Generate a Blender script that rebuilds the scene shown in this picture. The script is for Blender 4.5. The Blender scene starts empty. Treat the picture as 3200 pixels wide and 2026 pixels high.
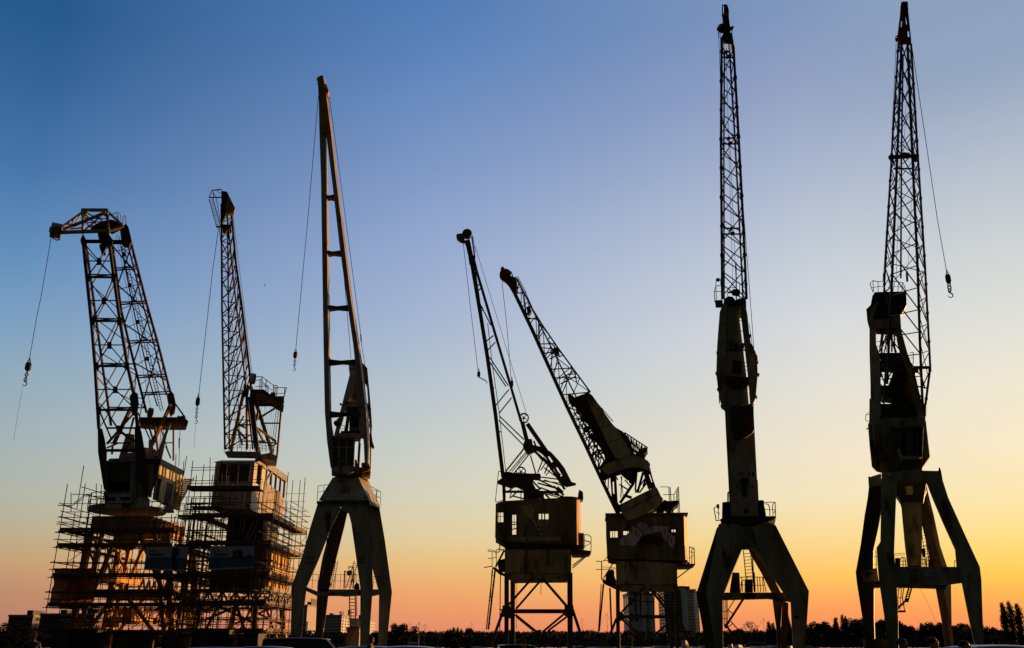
import bpy, bmesh, math, random
from mathutils import Vector, geometry, noise
R = math.radians
C = bpy.context.scene.collection

# ------------------------------------------------------------------ camera
EYE = Vector((0.0, 0.0, 1.65))
TH = R(19.38); FP = 2814.0            # pitch, focal length in pixels of a 3200 px wide picture
cam = bpy.data.cameras.new('camera'); cam.sensor_width = 36.0; cam.lens = 36.0 * FP / 3200.0
cam.clip_start = 0.1; cam.clip_end = 20000.0
camo = bpy.data.objects.new('camera', cam); C.objects.link(camo)
camo.location = EYE; camo.rotation_euler = (R(90) + TH, 0, 0)
bpy.context.scene.camera = camo

def ray(px, py):
    xc = (px - 1600.0) / FP; yc = (1013.0 - py) / FP
    return Vector((xc, math.cos(TH) - yc * math.sin(TH), math.sin(TH) + yc * math.cos(TH)))
def p(px, py, Y):                     # world point at depth Y seen at pixel (px, py)
    d = ray(px, py); return EYE + d * (Y / d.y)
def sc(py, Y):                        # metres per pixel there
    return Y / ray(1600, py).y / FP

# ------------------------------------------------------------------ sky and sun
SUN_AZ = 46.0; SUN_EL = 3.0           # degrees right of the view direction, above the horizon
w = bpy.data.worlds.new('World'); bpy.context.scene.world = w; w.use_nodes = True
nt = w.node_tree; nt.nodes.clear()
def s2l(c):
    return tuple(((v / 255.0) / 12.92 if v / 255.0 <= 0.04045 else ((v / 255.0 + 0.055) / 1.055) ** 2.4) for v in c) + (1.0,)
N = nt.nodes.new; LK = nt.links.new
tc = N('ShaderNodeTexCoord'); sx = N('ShaderNodeSeparateXYZ'); LK(tc.outputs['Generated'], sx.inputs[0])
def mth(op, a, b=None):
    n = N('ShaderNodeMath'); n.operation = op
    for i, v in enumerate((a, b)):
        if v is None: continue
        if isinstance(v, (int, float)): n.inputs[i].default_value = v
        else: LK(v, n.inputs[i])
    return n.outputs[0]
el = mth('MULTIPLY', mth('ARCSINE', sx.outputs['Z']), 180.0 / math.pi)
az = mth('MULTIPLY', mth('ARCTAN2', sx.outputs['X'], sx.outputs['Y']), 180.0 / math.pi)
elf = mth('DIVIDE', el, 45.0)
def ramp(stops, fac):
    r = N('ShaderNodeValToRGB'); r.color_ramp.interpolation = 'B_SPLINE' if False else 'LINEAR'
    e = r.color_ramp.elements
    while len(e) < len(stops): e.new(0.5)
    for k, (pos, col) in enumerate(stops): e[k].position = pos; e[k].color = col
    LK(fac, r.inputs[0]); return r.outputs[0]
def column(px, rows):
    st = []
    for y, c in reversed(rows):
        d = ray(px, y).normalized(); st.append((max(0, math.degrees(math.asin(d.z)) / 45.0), s2l(c)))
    return st
SKY_L = column(55, [(0,(38,88,140)),(200,(48,97,150)),(500,(68,115,168)),(800,(98,142,187)),(1000,(122,158,192)),(1200,(146,170,186)),(1400,(162,176,178)),(1550,(174,177,164)),(1680,(184,168,137)),(1750,(194,156,118)),(1850,(184,136,109)),(1980,(178,120,108))])
SKY_M = column(1320, [(0,(80,123,180)),(200,(95,133,188)),(500,(123,150,196)),(800,(151,170,207)),(1000,(165,180,208)),(1200,(182,195,205)),(1400,(200,205,198)),(1550,(212,207,184)),(1680,(222,203,158)),(1750,(231,191,130)),(1850,(236,165,108)),(1980,(228,138,104))])
SKY_R = column(3130, [(0,(140,160,190)),(200,(147,164,191)),(500,(180,190,205)),(800,(208,212,212)),(1000,(222,222,215)),(1200,(238,230,210)),(1400,(246,230,195)),(1550,(250,228,172)),(1680,(254,220,130)),(1780,(255,205,85)),(1850,(255,180,80)),(1980,(248,135,88))])
SKY_X = column(2560, [(0,(126,149,187)),(250,(146,160,194)),(500,(168,180,205)),(800,(196,204,214)),(1000,(214,217,220)),(1200,(226,223,212)),(1400,(240,227,202)),(1550,(244,228,188)),(1680,(250,216,145)),(1800,(254,196,95)),(1900,(252,158,92)),(1980,(242,138,94))])
SKY_B = [(0.0, (0.021,0.0195,0.0135,1)), (0.12, (0.023,0.022,0.0155,1)), (0.5, (0.019,0.0215,0.019,1)), (1.0, (0.012,0.018,0.024,1))]
rl, rm, rx, rr, rb = (ramp(st, elf) for st in (SKY_L, SKY_M, SKY_X, SKY_R, SKY_B))
def mix(f, a, b):
    m = N('ShaderNodeMix'); m.data_type = 'RGBA'; LK(f, m.inputs[0]); LK(a, m.inputs[6]); LK(b, m.inputs[7]); return m.outputs[2]
def mapr(v, a, b, smooth=False):
    m = N('ShaderNodeMapRange'); m.clamp = True
    if smooth: m.interpolation_type = 'SMOOTHSTEP'
    LK(v, m.inputs[0]); m.inputs[1].default_value = a; m.inputs[2].default_value = b; return m.outputs[0]
front = mix(mapr(az, 20, 29.5), mix(mapr(az, -6, 20), mix(mapr(az, -31, -6), rl, rm), rx), rr)
skyc = mix(mapr(mth('ABSOLUTE', mth('SUBTRACT', az, 8.0)), 44, 78, True), front, rb)
bg = N('ShaderNodeBackground'); bg.inputs['Strength'].default_value = 1.0
LK(skyc, bg.inputs['Color'])
ns = N('ShaderNodeTexSky'); ns.sky_type = 'NISHITA'; ns.sun_disc = False
ns.sun_elevation = R(SUN_EL); ns.sun_rotation = R(SUN_AZ)
bg2 = N('ShaderNodeBackground'); bg2.inputs['Strength'].default_value = 0.004; LK(ns.outputs[0], bg2.inputs['Color'])
ad = N('ShaderNodeAddShader'); LK(bg.outputs[0], ad.inputs[0]); LK(bg2.outputs[0], ad.inputs[1])
wo = N('ShaderNodeOutputWorld'); LK(ad.outputs[0], wo.inputs['Surface'])
sun = bpy.data.lights.new('sun', 'SUN'); sun.energy = 5.0; sun.angle = R(0.5); sun.color = (1.0, 0.48, 0.15)
suno = bpy.data.objects.new('sun', sun); C.objects.link(suno)
sd = Vector((math.sin(R(SUN_AZ)) * math.cos(R(SUN_EL)), math.cos(R(SUN_AZ)) * math.cos(R(SUN_EL)), math.sin(R(SUN_EL))))
suno.rotation_euler = (-sd).to_track_quat('-Z', 'Y').to_euler()
vs = bpy.context.scene.view_settings
vs.view_transform = 'Standard'; vs.look = 'None'; vs.exposure = 0.0; vs.gamma = 1.0; vs.use_curve_mapping = False

# ------------------------------------------------------------------ materials
def mat(name, col, rough=0.6, metal=0.0, var=0.35, rust=None, amt=0.4, scale=1.2, streak=True, alpha_trans=None):
    m = bpy.data.materials.new(name); m.use_nodes = True; t = m.node_tree; b = t.nodes['Principled BSDF']
    b.inputs['Roughness'].default_value = rough; b.inputs['Specular IOR Level'].default_value = 0.5 if rough < 0.4 else 0.18; b.inputs['Metallic'].default_value = metal
    c = t.nodes.new('ShaderNodeTexCoord'); mp = t.nodes.new('ShaderNodeMapping')
    mp.inputs['Scale'].default_value = (1, 1, 0.3 if streak else 1); t.links.new(c.outputs['Object'], mp.inputs[0])
    n1 = t.nodes.new('ShaderNodeTexNoise'); n1.inputs['Scale'].default_value = scale; n1.inputs['Detail'].default_value = 6; n1.inputs['Roughness'].default_value = 0.65
    t.links.new(mp.outputs[0], n1.inputs['Vector'])
    r1 = t.nodes.new('ShaderNodeValToRGB'); e = r1.color_ramp.elements
    e[0].position = 0.3; e[1].position = 0.7
    e[0].color = tuple(v * (1 - var) for v in col) + (1,); e[1].color = tuple(min(1, v * (1 + var)) for v in col) + (1,)
    t.links.new(n1.outputs['Fac'], r1.inputs[0]); out = r1.outputs[0]
    if rust:
        n2 = t.nodes.new('ShaderNodeTexNoise'); n2.inputs['Scale'].default_value = scale * 2.3; n2.inputs['Detail'].default_value = 8
        t.links.new(mp.outputs[0], n2.inputs['Vector'])
        r2 = t.nodes.new('ShaderNodeValToRGB'); r2.color_ramp.elements[0].position = 0.62 - amt * 0.3; r2.color_ramp.elements[1].position = 0.72 - amt * 0.25
        t.links.new(n2.outputs['Fac'], r2.inputs[0])
        mx = t.nodes.new('ShaderNodeMix'); mx.data_type = 'RGBA'; t.links.new(r2.outputs[0], mx.inputs[0]); t.links.new(out, mx.inputs[6]); mx.inputs[7].default_value = rust + (1,)
        out = mx.outputs[2]
    t.links.new(out, b.inputs['Base Color'])
    bu = t.nodes.new('ShaderNodeBump'); bu.inputs['Strength'].default_value = 0.15; bu.inputs['Distance'].default_value = 0.02
    t.links.new(n1.outputs['Fac'], bu.inputs['Height']); t.links.new(bu.outputs[0], b.inputs['Normal'])
    if alpha_trans is not None:
        tr = t.nodes.new('ShaderNodeBsdfTranslucent'); t.links.new(out, tr.inputs[0])
        ms = t.nodes.new('ShaderNodeMixShader'); ms.inputs[0].default_value = alpha_trans
        o = t.nodes['Material Output']; t.links.new(b.outputs[0], ms.inputs[1]); t.links.new(tr.outputs[0], ms.inputs[2]); t.links.new(ms.outputs[0], o.inputs[0])
    return m
def glassmat(name, col=(0.5,0.55,0.55), tr=0.5):
    m = bpy.data.materials.new(name); m.use_nodes = True; t = m.node_tree; t.nodes.clear()
    o = t.nodes.new('ShaderNodeOutputMaterial'); g = t.nodes.new('ShaderNodeBsdfGlossy'); g.inputs['Roughness'].default_value = 0.08; g.inputs['Color'].default_value = (0.6,0.6,0.6,1)
    x = t.nodes.new('ShaderNodeBsdfTransparent'); x.inputs['Color'].default_value = col + (1,)
    nz = t.nodes.new('ShaderNodeTexNoise'); nz.inputs['Scale'].default_value = 3; cr = t.nodes.new('ShaderNodeMapRange'); cr.inputs[3].default_value = 0.05; cr.inputs[4].default_value = 0.25
    t.links.new(nz.outputs[0], cr.inputs[0])
    ms = t.nodes.new('ShaderNodeMixShader'); t.links.new(cr.outputs[0], ms.inputs[0]); t.links.new(x.outputs[0], ms.inputs[1]); t.links.new(g.outputs[0], ms.inputs[2]); t.links.new(ms.outputs[0], o.inputs[0])
    return m
RUST = (0.16, 0.055, 0.02)
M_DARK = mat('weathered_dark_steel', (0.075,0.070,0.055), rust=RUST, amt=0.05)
M_BLACK = mat('sooty_steel', (0.03,0.028,0.025), var=0.3)
M_LATT = mat('shaded_lattice_steel', (0.085,0.066,0.050), rust=RUST, amt=0.25)  # darker copy of the brown steel, with shade put into the colour
M_SUNLIT = mat('sunlit_yellow_paint', (0.90,0.38,0.05), rust=RUST, amt=0.12)  # yellow paint with the orange of sun glints put into its colour
M_LGREY = mat('light_grey_paint', (0.58,0.56,0.50), rust=RUST, amt=0.15)
M_BROWN = mat('rusted_brown_steel', (0.19,0.125,0.085), rust=RUST, amt=0.35)
M_GREY = mat('faded_grey_paint', (0.30,0.29,0.27), rust=RUST, amt=0.25)
M_PALE = mat('pale_grey_green_paint', (0.44,0.40,0.285), var=.55, rust=(0.13,0.075,0.04), amt=0.3, scale=0.6)
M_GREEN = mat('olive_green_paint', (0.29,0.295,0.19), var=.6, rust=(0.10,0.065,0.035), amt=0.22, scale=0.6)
M_JIB = mat('beige_jib_paint', (0.40,0.35,0.30), rust=RUST, amt=0.1)
M_HOUSE = mat('patchy_house_cladding', (0.14,0.14,0.10), var=.8, scale=.55, rust=(0.05,0.035,0.02), amt=0.15)
M_SUNEND = mat('sunlit_orange_cladding', (0.50,0.15,0.022), var=.6, rust=RUST, amt=0.35, scale=.9)  # sunset orange put into the cladding colour of the sun-facing ends
M_CREAM = mat('cream_cladding', (0.42,0.36,0.27), rust=RUST, amt=0.3)
M_YELLOW = mat('yellow_paint', (0.45,0.27,0.05), rust=RUST, amt=0.2)
M_OCHRE = mat('ochre_cladding', (0.62,0.50,0.20), rust=RUST, amt=0.2)
M_RUST = mat('rust_red_paint', (0.16,0.05,0.02), var=0.5)
M_ORANGE = mat('sunlit_rust_paint', (0.50,0.19,0.045), rust=RUST, amt=0.3, scale=0.9)  # rusty steel with the orange of the low sun put into its colour
M_GLASS = glassmat('dusty_glass')
M_DGLASS = mat('dark_glass', (0.02,0.022,0.025), rough=0.12, var=0.3)
M_ROPE = mat('wire_rope', (0.05,0.05,0.05), var=0.2)
M_TUBE = mat('scaffold_tube', (0.13,0.10,0.08), metal=0.3, rough=0.5, rust=RUST, amt=0.4)
M_WOOD = mat('scaffold_boards', (0.16,0.085,0.045), var=0.5, scale=2.5)
M_WHITE = mat('white_paint', (0.7,0.7,0.68), var=0.12)
M_MARK = mat('black_lettering', (0.008,0.008,0.008), var=0.1)
M_CONC = mat('concrete_wall', (0.30,0.29,0.28), var=0.2, scale=0.3)
M_LEAF = mat('dark_foliage', (0.018,0.021,0.009), rough=0.9, var=0.6, scale=0.8, streak=False, alpha_trans=0.05)
M_BARK = mat('bark', (0.06,0.045,0.035), var=0.4, scale=3)
# ------------------------------------------------------------------ mesh building kit
SPLIT = {'portal_brace', 'mast_brace', 'mast_strut', 'gusset_plate', 'foot_plate', 'hanging_cable', 'portal_foot_strut', 'drive_motor', 'pivot_bracket', 'winch_machine', 'window_pillar', 'column_pipe', 'stay_cable', 'top_rail', 'tower_bracing', 'head_machinery', 'side_platform', 'end_platform', 'tower_crossbeam', 'drive_box', 'motor_box', 'machinery', 'orange_door_frame', 'guard_hoop', 'rear_leg_flange', 'portal_rear_leg', 'portal_side_face', 'cab_window', 'roof_plant', 'pale_bay', 'eye', 'drum_rib', 'strut', 'stay_post', 'lever_frame', 'jib_winch', 'tie_beam_fitting', 'box_rib', 'panel_rib'}
class MB:
    def __init__(s, kit=None, name='', m=None, parent=None):
        s.k = kit; s.name = name; s.m = m; s.par = parent; s.v = []; s.f = []; s.smooth = False; s.cut = []; s.rx = getattr(kit, 'rx', 0.0) if kit else 0.0
    def add(s, vs, fs):
        o = len(s.v); s.cut.append((o, len(s.f))); s.v += [Vector(v) for v in vs]; s.f += [tuple(i + o for i in f) for f in fs]; return s
    def bar(s, a, b, w, h=None, n=4, w2=None):
        a = Vector(a); b = Vector(b); d = b - a
        if d.length < 1e-5: return s
        d.normalize(); up = Vector((0, 0, 1)) if abs(d.z) < 0.95 else Vector((0, 1, 0))
        x = d.cross(up).normalized(); y = x.cross(d).normalized(); h = h or w; k = (w2 or w) / w
        vs = []
        for c, q in ((a, 1.0), (b, k)):
            for i in range(n):
                t = 2 * math.pi * (i + 0.5) / n; f = math.sqrt(2) / 2 if n == 4 else 0.5
                vs.append(c + x * (math.cos(t) * w * f * q) + y * (math.sin(t) * h * f * q))
        fs = [(i, (i + 1) % n, n + (i + 1) % n, n + i) for i in range(n)] + [tuple(range(n))[::-1], tuple(range(n, 2 * n))]
        return s.add(vs, fs)
    def path(s, pts, w, n=5):
        for a, b in zip(pts, pts[1:]): s.bar(a, b, w, n=n)
        return s
    def prism(s, poly, vec, holes=None):
        vec = Vector(vec); loops = [[Vector(q) for q in poly]] + [[Vector(q) for q in h] for h in (holes or [])]
        if not holes:
            n = len(poly); return s.add(loops[0] + [q + vec for q in loops[0]], [tuple(range(n))[::-1], tuple(range(n, 2 * n))] + [(i, (i + 1) % n, n + (i + 1) % n, n + i) for i in range(n)])
        tri = geometry.tessellate_polygon(loops); flat = [q for l in loops for q in l]; n = len(flat)
        fs = [tuple(t) for t in tri] + [tuple(i + n for i in reversed(t)) for t in tri]; o = 0
        for l in loops:
            k = len(l); fs += [(o + i, o + (i + 1) % k, n + o + (i + 1) % k, n + o + i) for i in range(k)]; o += k
        return s.add(flat + [q + vec for q in flat], fs)
    def box(s, lo, hi):
        a, b = Vector(lo), Vector(hi)
        return s.prism([(a.x, a.y, a.z), (b.x, a.y, a.z), (b.x, a.y, b.z), (a.x, a.y, b.z)], (0, b.y - a.y, 0))
    def disc(s, c, ax, r, th, n=24, r2=None):
        c = Vector(c); ax = Vector(ax).normalized(); return s.bar(c - ax * th / 2, c + ax * th / 2, 2 * r, n=n, w2=(2 * r2 if r2 else None))
    def ring(s, c, ax, r, tw, th, n=28):         # rim of a wheel
        c = Vector(c); ax = Vector(ax).normalized(); u = ax.cross(Vector((0, 0, 1))).normalized(); v = ax.cross(u).normalized(); vs = []; fs = []
        for i in range(n):
            t = 2 * math.pi * i / n; d = u * math.cos(t) + v * math.sin(t)
            for rr, o in ((r, -th / 2), (r, th / 2), (r - tw, th / 2), (r - tw, -th / 2)): vs.append(c + d * rr + ax * o)
        for i in range(n):
            j = (i + 1) % n
            for k in range(4): fs.append((4 * i + k, 4 * i + (k + 1) % 4, 4 * j + (k + 1) % 4, 4 * j + k))
        return s.add(vs, fs)
    def wheel3(s, c, ax, r, tw, th, spokes=5):
        c = Vector(c); ax = Vector(ax).normalized(); u = ax.cross(Vector((0, 0, 1))).normalized(); v = ax.cross(u).normalized()
        s.ring(c, ax, r, tw, th); s.disc(c, ax, tw * 1.1, th * 1.3, 10)
        for i in range(spokes):
            t = 2 * math.pi * i / spokes + 0.3; s.bar(c, c + (u * math.cos(t) + v * math.sin(t)) * (r - tw * 0.5), tw * 0.6)
        return s
    # ---- members given where the photograph shows them, at the depth of this thing plus d
    def q(s, x, y, d=0): return p(x, y, s.k.Y + d)
    def px(s, y=1400): return sc(y, s.k.Y)
    def L(s, x0, y0, x1, y1, w, d=0, d2=None, h=None, n=4, w2=None):
        d2 = d if d2 is None else d2; k = sc((y0 + y1) / 2, s.k.Y + (d + d2) / 2)
        return s.bar(s.q(x0, y0, d), s.q(x1, y1, d2), w * k, (h * k if h else None), n, (w2 * k if w2 else None))
    def PL(s, pts, w, d=0, n=4):
        pts = [(q + (d,))[:3] for q in pts]
        for a, b in zip(pts, pts[1:]): s.L(a[0], a[1], b[0], b[1], w, a[2], b[2], n=n)
        return s
    def PG(s, pts, d=0, th=0.5, vx=0.0, holes=None):
        return s.prism([s.q(x, y, d) for x, y in pts], (vx + th * s.rx, th, 0), [[s.q(x, y, d) for x, y in h] for h in (holes or [])] or None)
    def lad(s, x0, y0, x1, y1, w, n, d=0, t=1.5, d2=None):
        d2 = d if d2 is None else d2
        dx, dy = x1 - x0, y1 - y0; l = math.hypot(dx, dy); ox, oy = -dy / l * w / 2, dx / l * w / 2
        if ox < 0: ox, oy = -ox, -oy
        for g in (-1, 1): s.L(x0 + g * ox, y0 + g * oy, x1 + g * ox, y1 + g * oy, t, d, d2)
        for i in range(1, n):
            f = i / n; s.L(x0 + dx * f - ox, y0 + dy * f - oy, x0 + dx * f + ox, y0 + dy * f + oy, t * 0.75, d + (d2 - d) * f)
        return s
    def wh(s, x, y, r, d=0, ax=(0, 1, 0), tw=4, th=0.25, sp=5):
        k = sc(y, s.k.Y + d); return s.wheel3(s.q(x, y, d), ax, r * k, tw * k, th, sp)
    def dc(s, x, y, r, d=0, ax=(0, 1, 0), th=0.3, n=24):
        return s.disc(s.q(x, y, d), ax, r * sc(y, s.k.Y + d), th, n)
    def rail(s, pts, h, t=1.6, d=0, posts=None):     # guard rail over a base line of (x, y[, d])
        pts = [(q + (d,))[:3] for q in pts]; B = [s.q(*q) for q in pts]; k = sc(pts[0][1], s.k.Y + pts[0][2]); H = Vector((0, 0, h * k)); tt = t * k
        for a, b in zip(B, B[1:]):
            for f in (1.0, 0.55): s.bar(a + H * f, b + H * f, tt * (1 if f == 1 else 0.8))
        for b in B: s.bar(b, b + H, tt)
        if posts:
            for (a, b), n in zip(zip(B, B[1:]), posts):
                for i in range(1, n): c = a.lerp(b, i / n); s.bar(c, c + H, tt)
        return s
    def zig(s, A, B, n, w, mode='zz', t0=0.0, t1=1.0, hor=False, flip=False):
        """lacing between two polylines of (x, y, d): zz zigzag, x crosses, h struts"""
        for i in range(n):
            a0, a1 = ev(A, t0 + (t1 - t0) * i / n), ev(A, t0 + (t1 - t0) * (i + 1) / n)
            b0, b1 = ev(B, t0 + (t1 - t0) * i / n), ev(B, t0 + (t1 - t0) * (i + 1) / n)
            ln = lambda u, v, ww=w: s.L(u[0], u[1], v[0], v[1], ww, u[2], v[2])
            if mode == 'x': ln(a0, b1); ln(b0, a1)
            elif mode == 'zz': (ln(a0, b1) if (i % 2 == 0) != flip else ln(b0, a1))
            elif mode == 'par': (ln(a0, b1) if not flip else ln(b0, a1))
            if hor or mode == 'h': ln(a0, b0)
        return s
    def done(s, smooth=False, label=None, kind=None):
        if s.name in SPLIT and len(s.cut) > 1:
            cs = s.cut + [(len(s.v), len(s.f))]; out = []
            for (v0, f0), (v1, f1) in zip(cs, cs[1:]):
                t = MB(s.k, s.name, s.m, s.par); t.v = s.v[v0:v1]; t.f = [tuple(i - v0 for i in f) for f in s.f[f0:f1]]; out.append(t.done(smooth, label, kind))
            return out[0]
        me = bpy.data.meshes.new(s.name); org = s.k.org if s.k else Vector((0, 0, 0))
        me.from_pydata([v - org for v in s.v], [], s.f); bm = bmesh.new(); bm.from_mesh(me); bmesh.ops.recalc_face_normals(bm, faces=bm.faces); bm.to_mesh(me); bm.free()
        if smooth or s.smooth:
            for f in me.polygons: f.use_smooth = True
        me.materials.append(s.m); o = bpy.data.objects.new(s.name, me); C.objects.link(o)
        if s.par: o.parent = s.par
        if label: o['label'] = label
        if kind: o['kind'] = kind
        return o
def ev(P, t):
    n = [0.0]
    for a, b in zip(P, P[1:]): n.append(n[-1] + math.hypot(b[0] - a[0], b[1] - a[1]))
    g = t * n[-1]
    for i in range(len(P) - 1):
        if g <= n[i + 1] + 1e-6 or i == len(P) - 2:
            f = (g - n[i]) / (n[i + 1] - n[i]); return tuple(P[i][k] + (P[i + 1][k] - P[i][k]) * f for k in range(3))
class Kit:                                            # one thing: an Empty at its base that parents its parts
    def __init__(s, name, label, cat, org, Y=None, group=None):
        s.org = Vector(org); s.Y = s.org.y if Y is None else Y
        s.rx = 0.0
        s.root = bpy.data.objects.new(name, None); C.objects.link(s.root); s.root.location = s.org
        s.root['label'] = label; s.root['category'] = cat
        if group: s.root['group'] = group
    def part(s, name, m, parent=None): return MB(s, name, m, parent or s.root)
    def text(s, txt, x, y, h, d, m, parent=None, name='lettering', tilt=0.0):
        c = bpy.data.curves.new(name, 'FONT'); c.body = txt; c.align_x = 'CENTER'; c.align_y = 'CENTER'; c.size = 1.35 * h * sc(y, s.Y + d); c.extrude = 0.004
        o = bpy.data.objects.new(name, c); C.objects.link(o); bpy.context.view_layer.update()
        me = bpy.data.meshes.new_from_object(o.evaluated_get(bpy.context.evaluated_depsgraph_get())); bpy.data.objects.remove(o)
        q = p(x, y, s.Y + d) - s.org; me.materials.clear(); me.materials.append(m)
        ct, st = math.cos(tilt), math.sin(tilt)
        for v in me.vertices:
            a, b, z = v.co; a, b = a * ct - b * st, a * st + b * ct; v.co = (q.x + a, q.y - z, q.z + b)
        r = bpy.data.objects.new(name, me); C.objects.link(r); r.parent = parent or s.root; return r
def base(px, Y):
    v = p(px, 2003, Y); return Vector((v.x, Y, 0.0))
def single(name, label, cat, mb, group=None, kind=None, smooth=False):
    o = mb.done(smooth); 
    if mb.k: o.location = mb.k.org
    if label: o['label'] = label
    if cat: o['category'] = cat
    if group: o['group'] = group
    if kind: o['kind'] = kind
    return o
class Org:
    def __init__(s, org, Y=None): s.org = Vector(org); s.Y = s.org.y if Y is None else Y

GR_HOOK = 'crane hooks hanging from the jibs'
def hook(label, Y, rope, blk, bw, bh, hk, hs, mblk=None, tail=None, top=True):
    """rope: list of px points; blk: block centre; hk: hook centre; all px"""
    k = Kit('crane_hook', label, 'crane hook', base(blk[0], Y), Y, GR_HOOK)
    r = k.part('hoist_rope', M_ROPE); r.PL([q if len(q) == 3 else q + (0,) for q in rope], 1.9, n=6); r.done()
    x, y = blk; b = k.part('hook_block', mblk or M_BLACK); u = sc(y, Y); c = p(x, y, Y); Z = Vector((0, 0, 1))
    b.bar(c + Z * bh * u * .5, c + Z * bh * u * .28, bw * u * .7, n=14, w2=bw * u); b.bar(c + Z * bh * u * .28, c - Z * bh * u * .28, bw * u, n=14); b.bar(c - Z * bh * u * .28, c - Z * bh * u * .5, bw * u, n=14, w2=bw * u * .6)
    b.ring(c + Z * bh * u * .62, (0, 1, 0), bw * u * .28, bw * u * .12, bw * u * .14); b.bar(c + Z * bh * u * .72, c + Z * bh * u * 1.05, bw * u * .34, n=8, w2=bw * u * .2)
    b.done()
    ch = k.part('chain', M_BLACK); hx, hy = hk; a = c - Z * bh * u * .5; e = p(hx, hy, Y) + Z * hs * u * .75; n = max(3, int((a - e).length / (hs * u * .55)))
    for i in range(n):
        m = a.lerp(e, (i + .5) / n); l = (a - e).length / n * .72; ax = (0, 1, 0) if i % 2 else (1, 0.3, 0)
        ch.ring(m, ax, l, l * .42, l * .42, 10)
    ch.done()
    h = k.part('hook', M_BLACK); o = p(hx, hy, Y); rr = hs * u * .5; pts = []
    for i in range(13):
        t = R(100 - 270 * i / 12); pts.append(o + Vector((math.cos(t) * rr, 0, math.sin(t) * rr)))
    h.bar(o + Z * hs * u * .95, pts[0], rr * .5, n=8)
    for i, (s0, s1) in enumerate(zip(pts, pts[1:])): h.bar(s0, s1, rr * (.55 - .025 * i), n=8)
    h.done()
    if tail:
        t = k.part('tag_line', M_ROPE); t.PL([q + (0,) for q in tail], 0.9, n=5); t.done()
    return k
GR_CR = 'old harbour cranes standing in a row on the quay'
# ================================================================== crane 1: wide lattice jib, far left
Y1 = 70.0
k = Kit('harbour_crane', 'leftmost crane, with a wide brown lattice jib and a trussed head pointing left', 'crane', base(370, Y1), Y1, GR_CR)
k.rx = k.org.x / k.org.y
L1 = [(260,757,0),(286,1009,0),(297,1140,0),(309,1340,0)]; R1 = [(341,757,0),(375,1004,0),(399,1146,0),(420,1240,0),(430,1340,0)]
BL = [(270,770,1.2),(315,1104,1.2),(347,1330,1.2)]; MR = [(350,757,1.6),(378,967,1.6),(415,1120,1.6),(458,1290,1.6)]
RR = [(409,757,3.0),(456,941,3.0),(493,1072,3.0),(532,1225,3.0)]; RI = [(398,757,2.2),(444,941,2.2),(480,1072,2.2),(520,1235,2.2)]
j = k.part('jib', M_LATT)
for P_, w_ in ((L1,8),(R1,8),(BL,6),(MR,6),(RR,6.5),(RI,4)): j.PL(P_, w_)
jo = j.done()
l = k.part('lacing', M_LATT, jo); g = k.part('gusset_plate', M_LATT, jo)
hy = [757, 867, 1004, 1145, 1282]; tt = lambda P_, y: min(1, max(0, (y - P_[0][1]) / (P_[-1][1] - P_[0][1])))
def at_y(P_, y):
    for a, b in zip(P_, P_[1:]):
        if y <= b[1] or b is P_[-1]: f = (y - a[1]) / (b[1] - a[1]); return (a[0] + (b[0] - a[0]) * f, y, a[2] + (b[2] - a[2]) * f)
ln = lambda m, a, b, w_: m.L(a[0], a[1], b[0], b[1], w_, a[2], b[2])
for y0, y1 in zip(hy, hy[1:]):
    ym = (y0 + y1) / 2 + 4
    a0, a1, b0, b1, am, bm_ = at_y(L1,y0), at_y(L1,y1), at_y(R1,y0), at_y(R1,y1), at_y(L1,ym), at_y(R1,ym)
    mid = ((am[0] + bm_[0]) / 2 + 2, ym, 0)
    for e in (a0, a1, b0, b1): ln(l, e, mid, 3)
    ln(l, am, bm_, 3); ln(l, a1, b1, 5.5)
    ln(l, (a1[0], y1 - 2, 0), at_y(MR, y1 - 8), 3); ln(l, at_y(BL, y1 - 9), at_y(MR, y1 - 7), 3.5)
    g.PG([(mid[0]-7, ym-10), (mid[0]+7, ym-10), (mid[0]+7, ym+10), (mid[0]-7, ym+10)], -.1, .2)
    for P_, dx in ((L1, 3), (R1, -3)):
        e = at_y(P_, y1); g.PG([(e[0]-6+dx, y1-12), (e[0]+8+dx, y1-12), (e[0]+8+dx, y1+10), (e[0]-6+dx, y1+10)], -.12, .2)
l.zig(L1, BL, 14, 2.4); l.zig(R1, MR, 12, 2.6); l.zig(BL, MR, 5, 2.6, 'x', 0.03, 0.97)
l.zig(MR, RR, 4, 3.2, 'x', 0.02, 0.93); l.zig(RI, RR, 16, 2.4)
for y in (838, 945, 1066, 1174, 1228):
    for o in (0, 7): ln(l, at_y(MR, y + o), at_y(RR, y + o - 4), 3.6)
    ln(l, at_y(MR, y+7), at_y(RR, y-6), 2.2)
for y in (794, 890, 1005, 1120):
    a = at_y(MR, y); b = at_y(RR, y); g.PG([((a[0]+b[0])/2-6, y-5), ((a[0]+b[0])/2+6, y-5), ((a[0]+b[0])/2+6, y+6), ((a[0]+b[0])/2-6, y+6)], 2.2, .2)
l.PL([(378,770,2.3),(424,1000,2.4),(470,1200,2.4),(492,1270,2.4)], 3.2)
l.zig([(378,770,2.3),(424,1000,2.4),(470,1200,2.4)], RI, 11, 2, 'par', 0, .98); l.zig(MR, RI, 8, 1.8, 'h', .05, .95)
l.done(); g.done()
m = k.part('jib_ladder', M_LATT, jo); m.lad(374, 735, 506, 1285, 9, 62, 2.4, 1.7); m.done()
m = k.part('foot_plate', M_LATT, jo)
m.PG([(305,1335),(320,1341),(328,1375),(334,1412),(331,1530),(324,1528),(306,1412)], -.2, .5); m.PG([(421,1335),(434,1325),(443,1352),(453,1412),(464,1550),(456,1550),(430,1474),(421,1412)], -.2, .6)
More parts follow.
